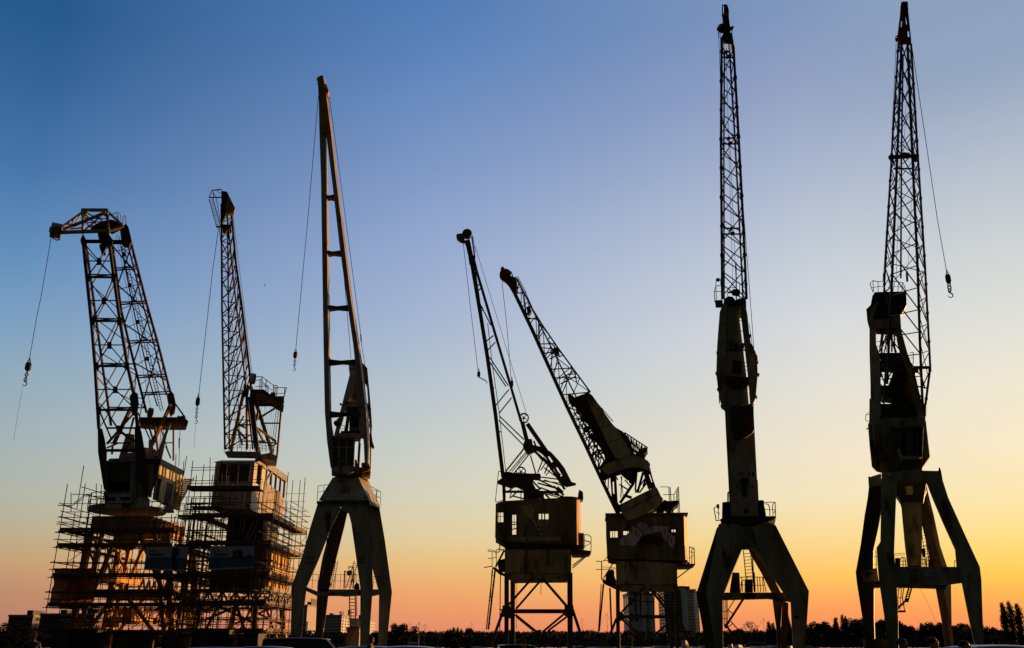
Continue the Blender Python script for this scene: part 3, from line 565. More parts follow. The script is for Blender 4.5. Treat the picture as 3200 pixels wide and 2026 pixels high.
m.PL([(1094,1217),(1085,1255)], 1.4, 2.4); m.done()
m = k.part('winch_machine', M_BLACK, mo); m.PG([(1077,1268),(1124,1268),(1124,1286),(1077,1286)], 2.2, 1.4); m.PG([(1092,1303),(1123,1303),(1124,1335),(1092,1335)], 2.2, 1.5); m.PG([(1083,1297),(1093,1297),(1088,1345),(1086,1354),(1076,1354)], 2.4, .4); m.PG([(1066,1347),(1124,1346),(1126,1354),(1064,1354)], 1.4, 1.5); m.PG([(1150,1272),(1158,1272),(1160,1278),(1146,1277)], 1, .5); m.PG([(1140,1262),(1147,1262),(1147,1268),(1140,1268)], 1, .4)
m.PG([(1152,1362),(1162,1360),(1164,1380),(1170,1398),(1164,1399),(1156,1382)], .9, .5); m.dc(1052,1324,8,1.2,(0,1,0),.4); m.L(1053,1314,1058,1308,4,1.2); m.dc(1065,1264,3,1.3); m.done()
m = k.part('mast_rail', M_DARK, mo); m.rail([(1060,1352,1.3),(1076,1352,1.3)], 22, 1.4); m.rail([(1092,1354,3.5),(1124,1354,3.5)], 18, 1.4, posts=[3]); m.rail([(1146,1330,1),(1161,1346,1)], 20, 1.4, posts=[2]); m.done()
# cab
m = k.part('cab', M_PALE)
fr = [(1036,1366),(1110,1369),(1106,1461),(1036,1460)]; hs = []
m.PG(fr, -.6, .08, holes=[[(1040,1371),(1057,1371),(1057,1397),(1040,1397)],[(1061,1371),(1081,1371),(1081,1397),(1061,1397)],[(1085,1371),(1105,1372),(1104,1397),(1085,1397)],[(1040,1400),(1057,1400),(1057,1457),(1040,1457)],[(1061,1400),(1081,1400),(1081,1440),(1061,1440)],[(1085,1400),(1104,1400),(1103,1457),(1085,1457)],[(1061,1443),(1081,1443),(1081,1457),(1061,1457)]])
m.PG([(1036,1460),(1106,1462),(1106,1473),(1088,1481),(1036,1473)], -.7, 1.9); m.PG([(1036,1362),(1112,1364),(1110,1370),(1036,1368)], -.65, 1.9); m.PG([(1038,1368),(1108,1370),(1104,1462),(1038,1462)], 1.2, .1); co = m.done()
m = k.part('cab_side', M_PALE, co); X = p(1109,1420,Y3-.6).x; m.box((X, Y3-.5, p(0,1462,Y3-.6).z), (X+.06, Y3+1.2, p(0,1435,Y3-.6).z)); m.box((X, Y3+.5, p(0,1435,Y3-.6).z), (X+.06, Y3+1.2, p(0,1369,Y3-.6).z)); m.done()
m = k.part('cab_window', M_DGLASS, co); m.PG([(1038,1369),(1107,1371),(1104,1459),(1038,1458)], -.5, .04); m.done()
m = k.part('pivot_bracket', M_ORANGE); m.PG([(1106,1460),(1118,1450),(1124,1466),(1122,1478),(1106,1474)], 0, 1.2); m.PG([(1130,1446),(1151,1446),(1157,1463),(1149,1472),(1134,1476)], .2, 1); m.PG([(1128,1474),(1153,1470),(1152,1488),(1130,1486)], .6, 1); m.done()
m = k.part('slewing_ring', M_DARK); c = p(1098,1492,Y3+1.6); m.disc((c.x,Y3+1.6,c.z),(0,0,1),1.15,.35,28); m.disc((c.x,Y3+1.6,c.z+.35),(0,0,1),.95,.5,28); m.done()
# pyramid head of the portal
def P3(x, y, d): return p(x, y, Y3 + d)
F0, F1, F2, F3 = P3(996,1564,-.9), P3(1153,1564,-.9), P3(1186,1580,4.2), P3(1040,1572,4.2)
T0, T1, T2, T3 = P3(1040,1492,.4), P3(1120,1492,.4), P3(1150,1497,3.0), P3(1072,1494,3.0)
m = k.part('portal_head', M_PALE); m.add([F0,F1,F2,F3,T0,T1,T2,T3], [(0,1,5,4),(1,2,6,5),(2,3,7,6),(3,0,4,7),(4,5,6,7),(3,2,1,0)]); po = m.done()
m = k.part('head_platform', M_DARK, po); Q = [P3(990,1566,-1.1), P3(1154,1566,-1.1), P3(1188,1582,4.4), P3(1030,1576,4.4)]; m.prism(Q, (0,0,-.18)); m.done()
m = k.part('platform_rail', M_DARK, po); m.rail([(991,1565,-1.1),(991,1563,1.5)], 46, 1.5, posts=[1]); m.rail([(991,1564,-1),(1010,1560,.6),(1028,1558,1.2)], 45, 1.5, posts=[1,1]); m.rail([(1150,1562,2.4),(1176,1574,3.2),(1188,1581,4.4)], 44, 1.5, posts=[1,1]); m.rail([(1188,1581,4.4),(1160,1575,5)], 44, 1.4, posts=[2]); m.done()
for nm, poly, d, th, vx, mm in (('front_left', [(995,1567),(1066,1567),(1063,1590),(1034,1648),(996,1745),(957,1834),(949,1900),(941,2000),(939,2050),(906,2050),(908,1994),(912,1830),(944,1740),(972,1640)], -.8, .9, 0, M_PALE),
    ('front_right', [(1066,1567),(1153,1566),(1157,1610),(1163,1740),(1165,1838),(1159,1920),(1153,2024),(1150,2060),(1124,2060),(1126,2000),(1127,1838),(1113,1735),(1098,1630),(1090,1600),(1066,1590)], -.8, .9, 0, M_PALE),
    ('rear_right', [(1155,1580),(1185,1582),(1203,1690),(1225,1851),(1218,1920),(1208,2024),(1205,2060),(1182,2060),(1184,2000),(1186,1851),(1164,1772),(1156,1640)], 4.0, .9, 0, M_PALE),
    ('rear_left', [(1058,1588),(1089,1588),(1075,1649),(1052,1740),(1030,1828),(1016,1940),(1006,1996),(1004,2040),(984,2040),(985,1996),(992,1831),(1008,1740),(1026,1675)], 4.4, .9, 0, M_BROWN)):  # rear left leg browner: warm light on its inside put into the colour
    m = k.part('portal_leg', mm, label={'rear_left': 'rear leg in warm-lit brown'}.get(nm)) if False else k.part('portal_leg', mm); m.PG(poly, d, th, vx); lo = m.done()
    if nm == 'front_left': k.text('N4\n543', 968, 1752, 11, d - .012, M_MARK, lo, tilt=-.02)
    if nm == 'front_right': k.text('N4\n543', 1129, 1752, 10, d - .012, M_MARK, lo)
m = k.part('rear_leg_flange', M_GREY); m.PG([(1022,1680),(1028,1680),(1010,1790),(1003,1800)], 4.3, .2); m.PG([(1008,1850),(1013,1850),(1009,1990),(1004,1990)], 4.3, .2); m.done()
m = k.part('ring_beam', M_PALE); m.PG([(956,1834),(990,1848),(1062,1850),(1127,1848),(1127,1861),(1080,1864),(1060,1862),(990,1862),(954,1845)], -.6, .6); m.PG([(1165,1846),(1190,1846),(1190,1853),(1165,1858)], 1, 3); m.PG([(1000,1842),(1190,1842),(1190,1850),(1000,1850)], 4.4, .5); ro = m.done()
m = k.part('ring_walkway_rail', M_DARK, ro); m.rail([(958,1836,-.3),(992,1840,-.3)], 42, 1.3, posts=[2]); m.rail([(1030,1840,4),(1128,1840,4)], 42, 1.3, posts=[6]); m.rail([(1165,1842,2),(1186,1842,4)], 38, 1.3, posts=[1]); m.done()
m = k.part('access_ladder', M_DARK); m.lad(1101,1862,1103,1968,18,10,3,3); m.PL([(1114,1864),(1115,1924),(1112,1926)], 2, 3); m.lad(1053,1752,1037,1840,7,14,3.6,1.6); m.lad(1113,1755,1087,1840,12,14,2.6,2); m.lad(1108,1790,1098,1840,8,8,2.6,1.8); m.done()
m = k.part('lamp_arm', M_DARK); m.PL([(1075,1840),(1077,1785),(1082,1788)], 3.2, 2); m.PL([(1104,1840),(1104,1772),(1090,1772),(1090,1778)], 3, 2.2); lo = m.done()
m = k.part('lamp_disc', M_GREY, lo); m.dc(1092,1791,8.5,2,(.1,1,0),.12); m.done()
m = k.part('motor_box', M_BLACK); m.PG([(1107,1830),(1114,1820),(1122,1826),(1124,1840),(1107,1840)], 2, .8); m.dc(1029,1826,6,2.5); m.done()
m = k.part('stair', M_BROWN); m.lad(1098,1968,1070,2040,13,12,2,3); m.PG([(1090,1962),(1112,1962),(1112,1968),(1090,1968)], 1.5, 1); m.L(1105,1930,1098,1965,2,2); m.done()
for xq, d in ((922,-.4),(1139,-.4),(1195,4.4),(995,4.8)):
    m = k.part('bogie', M_DARK); c = p(xq, 2003, Y3 + d); m.box((c.x - 1.0, Y3 + d - .3, .15), (c.x + 1.0, Y3 + d + .4, .75)); [m.disc((c.x + o, Y3 + d, .35), (0,1,0), .35, .25, 16) for o in (-.6, .6)]; m.done()
hook('yellow hook block hanging left of the smooth two-legged jib', Y3 - .2, [(995,300),(966,640),(925,1086)], (923,1110), 13, 21, (919,1155), 9, M_YELLOW)
# ================================================================== crane 4: dark house on a braced portal, middle
GR_MID = 'two dark house-bodied cranes in the middle of the row'
def house_wall(m, pts, d, th, holes): m.PG(pts, d, th, holes=holes)
def rc(x0, y0, x1, y1): return [(x0,y0),(x1,y0),(x1,y1),(x0,y1)]
Y4 = 86.0
k = Kit('harbour_crane', 'dark house-bodied crane with a slim two-chord jib and a curved tail over its roof', 'crane', base(1680, Y4), Y4, GR_MID)
k.rx = k.org.x / k.org.y
j = k.part('jib', M_DARK)
j.PL([(1459,755),(1474,821),(1498,962),(1522,1109),(1548,1293),(1572,1490)], 12, .3); j.PL([(1478,800),(1490,850),(1508,910),(1548,1046),(1595,1204),(1621,1293),(1647,1372)], 8, .3)
j.PL([(1524,1010),(1536,1120),(1560,1290),(1580,1470)], 2.2, .6); j.PL([(1486,850),(1500,940)], 2, .6)
for q in ((1518,1068,1542,1049),(1520,1099,1548,1070),(1530,1117,1588,1205),(1527,1127,1581,1208),(1548,1269,1590,1218),(1559,1293,1599,1243),(1560,1300,1637,1374),(1559,1314,1637,1393),(1496,941,1534,1017),(1488,897,1503,886),(1496,908,1504,899),(1479,845,1488,845),(1480,854,1489,854),(1500,963,1510,963),(1501,970,1511,970),(1537,1213,1545,1213),(1558,1350,1566,1350)): j.L(*q, 3.4, d=.4)
j.PG([(1450,752),(1468,748),(1480,805),(1482,822),(1466,822),(1459,772)], 0, .6); j.L(1474,735,1484,808,4.5,.5); j.L(1481,805,1488,838,5,.5); jo = j.done()
m = k.part('head_sheave', M_DARK, jo); m.dc(1460,732,14,.1,(0,1,0),.4); m.ring(m.q(1460,732,.1),(0,1,0),.5,.1,.5); m.PG([(1453,718),(1459,717),(1458,724),(1452,724)], 0, .3); m.done()
m = k.part('head_shroud', M_BROWN, jo); m.PG([(1426,733),(1430,731),(1446,729),(1452,740),(1451,753),(1440,752),(1433,748),(1426,742)], -.1, .7); m.done()
m = k.part('stay_cable', M_ROPE); m.L(1478,738,1486,790,1.6,.5,n=5); m.L(1485,770,1646,1296,1.5,.6,n=5); m.L(1636,1394,1620,1450,1.2,.8,n=5); m.done()
m = k.part('rope_wheel', M_DARK); m.wh(1637,1307,16,.5,(0,1,0),3.2,.3,5); m.done()
m = k.part('rope_wheel', M_DARK); m.wh(1628,1475,16,1.5,(0,1,0),3.2,.3,5); m.done()
m = k.part('mast_lever', M_DARK)
m.L(1626,1312,1642,1380,4,.3); m.L(1636,1318,1652,1380,4,.5); m.L(1648,1325,1712,1418,12,.6); m.PG([(1641,1372),(1662,1372),(1665,1390),(1680,1395),(1672,1408),(1650,1420),(1640,1405),(1634,1392)], .2, .9); m.PG([(1655,1388),(1690,1396),(1722,1413),(1712,1428),(1680,1408),(1656,1404)], .3, .5)
m.PL([(1668,1408),(1690,1428),(1716,1455),(1747,1500),(1765,1530)], 7, .5); m.PL([(1697,1430),(1752,1486)], 5, .7); m.PL([(1664,1340),(1690,1390)], 3, .9); m.L(1668,1378,1676,1398,5,.9); lo = m.done()
m = k.part('counterweight_tail', M_DARK, lo); m.PG([(1694,1398),(1721,1412),(1747,1440),(1765,1464),(1778,1490),(1786,1506),(1801,1511),(1799,1516),(1789,1518),(1770,1522),(1757,1512),(1742,1484),(1722,1452),(1705,1430),(1690,1414)], .3, .35, holes=[[(1704,1416),(1712,1418),(1729,1442),(1724,1446)],[(1736,1458),(1743,1460),(1758,1486),(1752,1490)]]); m.done()
m = k.part('mast_strut', M_DARK)
for q in ((1637,1403,1580,1474,4.5),(1645,1412,1592,1474,3),(1650,1424,1606,1480,3.6),(1648,1416,1600,1474,2.6),(1658,1424,1674,1480,4),(1670,1408,1697,1440,6),(1697,1436,1680,1478,4),(1716,1444,1702,1480,4),(1712,1436,1690,1470,3.4),(1722,1466,1706,1486,3),(1700,1462,1740,1492,3.4)): m.L(*q, d=.8)
m.done()
m = k.part('roof_deck', M_BLACK); m.PG([(1570,1476),(1586,1474),(1608,1478),(1660,1480),(1688,1480),(1690,1488),(1572,1488)], .2, 2.5); m.done()
rf = k.part('collapsed_roof_frame', M_DARK); random.seed(4)
rf.PG([(1553,1505),(1574,1490),(1600,1492),(1660,1500),(1676,1530),(1700,1540),(1700,1552),(1640,1552),(1640,1528),(1612,1516),(1596,1520),(1573,1512)], .8, 1.5); rf.L(1572,1537,1760,1538,7,.1); rf.L(1574,1486,1760,1512,3,.2); rf.L(1680,1490,1758,1500,3.5,.5)
for q in ((1590,1536,1604,1514,3),(1596,1556,1622,1532,4),(1560,1502,1640,1526,4),(1592,1558,1600,1536,3),(1690,1536,1760,1552,4),(1680,1510,1752,1530,4.5),(1688,1524,1748,1546,4),(1690,1540,1752,1556,3),(1700,1500,1756,1518,3),(1660,1530,1700,1560,6),(1700,1540,1720,1562,5),(1640,1480,1760,1536,4),(1740,1524,1757,1540,10),(1628,1490,1628,1570,3),(1600,1550,1640,1560,4),(1610,1520,1586,1540,2.4),(1650,1490,1690,1530,5),(1730,1520,1762,1548,6)): rf.L(*q, d=random.uniform(.3, 2.4))
rf.PG(rc(1636,1528,1686,1566), 1, .6); rf.done()
m = k.part('left_stay_rod', M_DARK); m.PL([(1564,1473),(1558,1474),(1548,1567),(1556,1570),(1574,1562)], 2.2, .1); m.done()
# house with a rounded right end; openings run through it
h = k.part('house_wall', M_HOUSE)
wl = [rc(1553,1602,1574,1632), rc(1601,1609,1613,1671), rc(1684,1606,1714,1623)]
h.PG([(1549,1574),(1572,1566),(1750,1556),(1752,1700),(1580,1694),(1547,1680)], 0, .12, holes=wl)
h.PG([(1549,1590),(1570,1586),(1750,1574),(1752,1716),(1582,1712),(1549,1696)], 5.2, .12, holes=[rc(1550,1592,1576,1660), rc(1598,1600,1620,1686), rc(1680,1600,1720,1650)])
h.PG([(1549,1574),(1547,1680),(1550,1680),(1552,1574)], .12, 5.1); ho = h.done()
m = k.part('rounded_end', M_SUNEND, ho); X0 = p(1751,1630,Y4).x; X1 = p(1822,1630,Y4).x; zb, zt = p(1751,1702,Y4).z, p(1751,1558,Y4).z; rr = 2.66; n = 14; ol = [(X0, Y4 + 5.32)] + [(X1 - rr * .55 + math.sin(math.pi * i / n) * rr * .55, Y4 + 2.66 + math.cos(math.pi * i / n) * 2.66) for i in range(n + 1)] + [(X0, Y4)]
m.prism([(x, y, zb) for x, y in ol], (0, 0, zt - zb)); m.bar((X1 - .1, Y4 + 1.6, zb - .3), (X1 - .1, Y4 + 1.6, zb + 1.2), .5); m.done()
m = k.part('end_panel', M_HOUSE, ho); m.PG([(1754,1556),(1802,1557),(1802,1703),(1754,1702)], -.06, .05); m.done()
m = k.part('end_cap', M_DARK, ho); m.prism([(x + (.1 if x > X0 + .1 else 0), y, zt + .02) for x, y in ol], (0, 0, .18)); m.PG([(1810,1530),(1822,1538),(1823,1560),(1806,1560)], 1, 2); m.done()
m = k.part('window_frame', M_BLACK, ho); m.L(1563,1602,1563,1632,2.5,.03); m.L(1553,1615,1574,1615,1.5,.03); m.L(1606.5,1609,1607,1655,1.6,.03); m.L(1601,1632,1613,1632,2.4,.03); m.L(1601,1640,1613,1638,3,.03); m.L(1601,1655,1613,1652,3.4,.03); m.L(1693,1606,1693,1623,4,.03); m.L(1702,1606,1702,1623,4,.03); m.done()
m = k.part('jib_foot_post', M_DARK); m.PG([(1567,1480),(1579,1480),(1580,1560),(1584,1660),(1585,1695),(1572,1695),(1573,1620),(1570,1540)], -.6, .4); m.done()
m = k.part('wall_graffiti', M_LGREY, ho)
for pts in ([(1664,1630),(1668,1622),(1674,1640),(1672,1648)], [(1676,1648),(1684,1626),(1690,1648),(1694,1626),(1700,1646)], [(1700,1632),(1712,1628),(1706,1650),(1690,1656),(1678,1652)], [(1684,1668),(1700,1670)]): m.PL(pts, 2.6, -.015)
m.done()
m = k.part('sloping_panel', M_GREEN, ho); m.PG([(1620,1582),(1678,1574),(1664,1626),(1650,1616)], -.02, .018); m.PG([(1580,1678),(1750,1678),(1748,1690),(1582,1690)], -.03, .028); m.done()
h2 = k.part('house_floor', M_BLACK); h2.PG([(1548,1680),(1580,1694),(1752,1702),(1810,1703),(1822,1705),(1822,1714),(1790,1720),(1578,1718),(1576,1700)], .1, 5.2); h2.done()
m = k.part('portal_box', M_GREEN); m.PG([(1577,1718),(1786,1718),(1785,1792),(1676,1792),(1666,1790),(1578,1790)], -.3, 6); m.PG([(1578,1791),(1785,1791),(1785,1808),(1774,1810),(1600,1812),(1585,1800)], -.1, 5.6); m.PG([(1666,1790),(1690,1790),(1690,1812),(1672,1812)], -.35, .3); pb = m.done()
m = k.part('box_rib', M_DARK, pb); m.PG([(1642,1714),(1648,1714),(1648,1766),(1644,1770),(1641,1766)], -.5, .19); m.PG([(1708,1714),(1714,1714),(1714,1766),(1711,1770),(1708,1766)], -.5, .19); m.done()
for q, d in ((((1576,1790),(1590,1790),(1590,1900),(1588,2040),(1576,2040)),-.3),(((1773,1790),(1789,1790),(1790,1900),(1790,2040),(1774,2040)),-.3),(((1595,1812),(1609,1812),(1608,1920),(1610,2040),(1596,2040)),5.2),(((1775,1812),(1785,1812),(1786,2040),(1776,2040)),5.2)):
    m = k.part('portal_leg', M_DARK); m.PG(list(q), d, .5); m.done()
m = k.part('portal_beam', M_DARK); m.PG(rc(1566,1904,1787,1917), -.3, .45); m.PG([(1570,1892),(1594,1892),(1596,1902),(1612,1925),(1600,1935),(1570,1928)], -.36, .05); m.PG([(1764,1892),(1792,1892),(1794,1926),(1764,1926)], -.36, .05); m.L(1560,1905,1578,1905,3,-.2); m.done()
m = k.part('portal_brace', M_DARK)
for q in ((1666,1804,1590,1890,7,-.1),(1689,1815,1613,1903,6.5,5),(1694,1806,1771,1895,8,-.1),(1611,1922,1682,1979,7,-.1),(1614,1928,1668,1972,5.5,5),(1764,1918,1695,1976,6.5,-.1),(1774,1926,1712,1972,6,5),(1680,1978,1640,2020,5,-.1),(1680,1978,1725,2020,5,-.1)): m.L(*q[:5], d=q[5])
m.PG([(1672,1970),(1692,1968),(1690,1988),(1674,1990)], -.2, .1); m.done()
m = k.part('portal_foot_strut', M_DARK); m.L(1573,1908,1532,2022,9,-.3); m.L(1590,1920,1585,1950,5,5); m.L(1789,1905,1828,2022,9,-.3); m.done()
m = k.part('access_stair', M_DARK); m.L(1548,1776,1526,1968,5.5,1); m.L(1540,1776,1520,1968,3.6,1); m.L(1564,1795,1562,1968,3,2); m.L(1537,1785,1533,1870,2.4,1); m.lad(1613,1812,1611,1968,6,26,6,1); m.L(1531,1876,1538,1876,3,1); m.L(1526,1950,1533,1950,3,1)
for y in (1800, 1830): m.L(1537, y, 1545, y, 2, 1)
m.done()
m = k.part('side_platform', M_DARK); m.PG([(1538,1774),(1546,1772),(1577,1794),(1577,1800),(1560,1794)], .5, 1.2); m.PG([(1556,1756),(1562,1750),(1577,1746),(1577,1786),(1560,1784),(1556,1772)], 1, 1.5); m.L(1512,1774,1538,1770,2.6,.6); m.L(1549,1772,1576,1720,6,.6); m.PL([(1524,1722),(1536,1724),(1556,1726),(1576,1716)], 2, .6); m.PL([(1524,1745),(1538,1746),(1552,1740)], 2, .6); m.PL([(1524,1722),(1530,1718),(1548,1722),(1552,1746)], 1.6, 1.4); m.L(1538,1724,1538,1774,2,.6); m.L(1551,1718,1551,1772,2,1); m.L(1562,1694,1560,1720,2.6,.8); m.L(1562,1704,1577,1704,2.2,.8); m.PL([(1551,1718),(1577,1717)], 2, 1); m.L(1569,1700,1556,1730,1.6,1.2); m.done()
m = k.part('end_platform', M_DARK); m.PG([(1787,1714),(1847,1722),(1847,1731),(1830,1735),(1791,1735)], .5, 3); m.L(1841,1731,1789,1776,3.4,.5); m.L(1834,1733,1789,1768,3.4,2); m.PL([(1826,1671),(1838,1672),(1847,1678),(1847,1724)], 2.2, .6); m.PL([(1826,1690),(1847,1696)], 1.6, .6); m.PL([(1822,1710),(1847,1698)], 1.8, 1.5); m.PL([(1826,1671),(1828,1714)], 1.8, 1.2); m.PL([(1824,1688),(1846,1694)], 1.4, 2); m.done()
m = k.part('pulley_cable', M_ROPE); m.PL([(1691,1812),(1690,1858)], 1.6, 1); m.PG([(1680,1808),(1706,1808),(1702,1818),(1686,1818)], .5, .4); m.done()
hook('small dark hook block chained back to the slim two-chord jib', Y4 - .3, [(1447,754),(1470,960),(1494,1160)], (1496,1170), 10, 18, (1520,1196), 6)

# ================================================================== crane 5: covered jib leaning left
Y5 = 79.0
k = Kit('harbour_crane', 'dark house-bodied crane leaning far left, with a plated jib cover and a painted wall', 'crane', base(2020, Y5), Y5, GR_MID)
k.rx = k.org.x / k.org.y
lo_ = [(1583,872,0),(1605,910,0),(1663,1031,0),(1713,1142,0),(1773,1274,0),(1829,1390,0),(1880,1500,0),(1930,1604,0)]
up_ = [(1611,866,.3),(1663,965,.3),(1696,1018,.3),(1743,1087,.3),(1795,1158,.3),(1845,1226,.3)]
j = k.part('jib', M_DARK); j.PL([q for q in lo_], 10); j.PL(up_, 4); j.PL([(1616,872,1.2),(1700,1040,1.2),(1780,1200,1.2),(1850,1340,1.2),(1930,1500,1.2)], 4)
j.PG([(1561,860),(1600,864),(1612,868),(1616,905),(1611,914),(1600,905),(1586,886)], -.1, .8); jo = j.done()
l = k.part('lacing', M_DARK, jo); LA = lo_[1:5]; LB = up_; LM = [(1616,872,1.2),(1700,1040,1.2),(1780,1200,1.2)]
l.zig(LA, LB, 9, 3, 'zz', .02, 1); l.zig(LB, LM, 12, 2.6); l.zig(LA, LM, 14, 2.2); l.zig(LA, LB, 5, 3, 'h', .05, .95); l.zig(LA, LB, 7, 2.4, 'zz', .1, 1, flip=True)
LA2 = [(1773,1274,0),(1829,1390,0),(1900,1540,0)]; LB2 = [(1800,1270,1),(1850,1380,1),(1910,1480,1)]
l.zig(LA2, LB2, 16, 3); l.zig(LA2, LB2, 12, 2.6, 'h'); l.PL([(1795,1262),(1850,1375),(1912,1480)], 5, 1); l.PL([(1786,1268),(1846,1394),(1890,1490)], 3, .5)
for q in ((1720,1098,1745,1088),(1722,1108,1744,1094),(1700,1105,1742,1098),(1718,1122,1748,1108),(1748,1184,1797,1160),(1752,1200,1800,1176),(1660,970,1640,985),(1742,1087,1748,1115),(1795,1158,1802,1195)): l.L(*q, 3.4, d=.4)
l.PG([(1726,1090),(1742,1086),(1746,1104),(1734,1106)], .3, .5); l.PG([(1644,960),(1656,956),(1660,975),(1650,985)], .3, .5); l.done()
m = k.part('jib_machinery', M_BLACK, jo); random.seed(55)
for i in range(34):
    t = random.random(); x, y = 1806 + 104 * t + random.uniform(-16, 12), 1282 + 200 * t + random.uniform(-12, 12); a_ = random.uniform(0, 3.1); l_ = random.uniform(5, 15); m.L(x - math.cos(a_) * l_, y - math.sin(a_) * l_, x + math.cos(a_) * l_, y + math.sin(a_) * l_, random.uniform(2, 6), random.uniform(.2, 1.2))
for x, y, r_ in ((1822,1310,8),(1834,1342,10),(1852,1368,8),(1846,1330,7)): m.dc(x, y, r_, .6)
m.done()
m = k.part('jib_walkway', M_DARK, jo); m.PL([(1617,864),(1636,900),(1665,966),(1663,974)], 2.2, 1); m.PL([(1628,920),(1646,912)], 1.8, 1); m.done()
m = k.part('head_sheave', M_RUST, jo); m.dc(1579,860,18,-.15,(0,1,0),.6); m.PG([(1561,862),(1570,850),(1590,852),(1600,866),(1596,876),(1580,878),(1570,874)], -.2, .6); m.PG([(1564,838),(1572,832),(1578,842),(1574,850),(1566,850)], -.1, .5); m.L(1596,848,1604,868,3,0); m.done()
# plated cover
m = k.part('plated_cover', M_GREEN); m.PG([(1838,1226),(1851,1236),(1872,1266),(1914,1326),(1925,1337),(1972,1412),(1968,1426),(1939,1436),(1924,1432),(1900,1390),(1862,1310),(1832,1245)], -.4, 1.2); co = m.done()
m = k.part('cover_side', M_BLACK, co); m.PG([(1774,1236),(1780,1230),(1796,1242),(1838,1226),(1834,1246),(1862,1310),(1898,1386),(1932,1434),(1898,1440),(1864,1376),(1850,1348),(1834,1320),(1814,1290),(1796,1268),(1784,1264),(1776,1252)], -.2, .7); m.done()
m = k.part('cover_seam', M_BLACK, co); m.L(1858,1283,1886,1276,1.4,-.41); m.L(1880,1334,1914,1326,1.4,-.41); m.L(1902,1382,1946,1368,1.4,-.41); m.L(1838,1228,1916,1318,2.4,-.6); m.L(1838,1222,1842,1240,4,-.3); m.done()
m = k.part('rear_gallery', M_DARK); m.PG([(1925,1337),(1945,1348),(1960,1362),(1980,1410),(1972,1412),(1946,1372)], -.3, 2)
a, b = [(1952,1352,.2),(2024,1400,.2)], [(1975,1410,.2),(2010,1434,.2)]; m.PL(a, 3); m.zig(a, b, 8, 3, 'h'); m.zig(a, b, 4, 2.4, 'x'); m.PL([(1965,1380,.2),(2017,1418,.2)], 2.4); m.PG([(2000,1402),(2022,1398),(2024,1410),(2012,1418),(2016,1430),(2004,1434),(1985,1424)], 0, 1.6); m.done()
m = k.part('rear_lamp', M_RUST); m.dc(2014,1426,4,-.2); m.done()
m = k.part('lever_plate', M_GREEN); m.PG([(1878,1466),(1890,1452),(1962,1424),(1990,1424),(2026,1442),(2030,1452),(2022,1470),(2000,1460),(1960,1462),(1900,1484)], -.25, .05); m.done()
m = k.part('lever_frame', M_BLACK)
m.PG([(1873,1461),(1885,1448),(1930,1432),(1972,1412),(1996,1424),(2024,1440),(2032,1450),(2029,1472),(2010,1470),(1975,1476),(1962,1500),(1940,1480),(1906,1490),(1885,1500),(1895,1520),(1910,1560),(1930,1598),(1905,1560),(1880,1500)], 0, .7, holes=[])
m.PG([(1906,1484),(1925,1478),(1930,1570),(1945,1590),(1928,1604),(1912,1560)], .2, 1.2, holes=[[(1913,1500),(1918,1498),(1920,1545),(1915,1540)]])
m.PG([(2010,1470),(2030,1456),(2040,1496),(2058,1545),(2072,1558),(2066,1568),(2046,1560),(2034,1520),(2030,1525),(2024,1520)], .4, 1.2, holes=[[(2026,1478),(2031,1476),(2040,1505),(2036,1508)]])
m.dc(1974,1503,9,.5); m.PG([(1966,1476),(1992,1474),(1990,1500),(1974,1512),(1964,1496)], .4, .8)
for q in ((1943,1490,1940,1556,3),(1952,1500,1975,1525,3.4),(1938,1572,1980,1510,9),(1990,1476,1985,1534,5),(1935,1514,1968,1534,4),(2020,1490,1985,1540,4),(2010,1476,1992,1540,7),(1998,1540,2022,1508,5),(1950,1548,1974,1556,8),(1985,1476,1950,1490,6),(2024,1480,2010,1520,6),(1940,1488,1948,1554,2)): m.L(*q, d=.8)
m.PL([(2018,1500),(2022,1492),(2027,1500),(2024,1520)], 3, .8); m.done()
cw = k.part('counterweight', M_GREEN); cw.PG([(1935,1578),(2049,1521),(2055,1528),(2071,1563),(2060,1578),(2035,1596),(2005,1612),(1980,1622),(1961,1626),(1950,1612)], -.8, 3.2); wo_ = cw.done()
m = k.part('counterweight_seam', M_BLACK, wo_); m.L(1947,1600,2056,1544,2.2,-.81); m.dc(2019,1545,2.6,-.81,(0,1,0),.04); m.dc(2036,1572,2.6,-.81,(0,1,0),.04); m.done()
# house
h = k.part('house_wall', M_HOUSE)
h.PG([(1893,1606),(2137,1604),(2139,1690),(2140,1752),(2130,1752),(1898,1746),(1894,1680)], 0, .12, holes=[rc(1907,1656,1930,1680), rc(1948,1651,1964,1672), rc(2099,1651,2111,1663)])
h.PG([(1897,1624),(2134,1622),(2136,1700),(2138,1764),(1900,1760)], 5, .12, holes=[rc(1906,1660,1934,1710), rc(1944,1660,1968,1700), rc(2088,1655,2112,1690)])
h.PG([(1893,1606),(1896,1606),(1899,1746),(1897,1746)], .12, 4.9); h.PG([(1892,1604),(2150,1602),(2150,1607),(1891,1610)], -.3, 5.6); h.PG([(1893,1608),(1897,1608),(1894,1626),(1890,1626)], -.3, 1); ho = h.done()
m = k.part('sunlit_end_wall', M_SUNEND, ho); X = p(2148,1680,Y5).x; za, zb = p(0,1752,Y5).z, p(0,1607,Y5).z; X = p(2138,1680,Y5).x; X2 = p(2150,1680,Y5 + 2.2).x
m.prism([(X, Y5 + .02, za), (X2, Y5 + 2.2, za), (X2 + .5, Y5 + 5.1, za), (X2 + .3, Y5 + 5.1, za), (X2 - .2, Y5 + 2.2, za), (X - .2, Y5 + .13, za)], (0, 0, zb - za)); m.done()  # end wall angled towards the sun, sunlit orange put into its colour
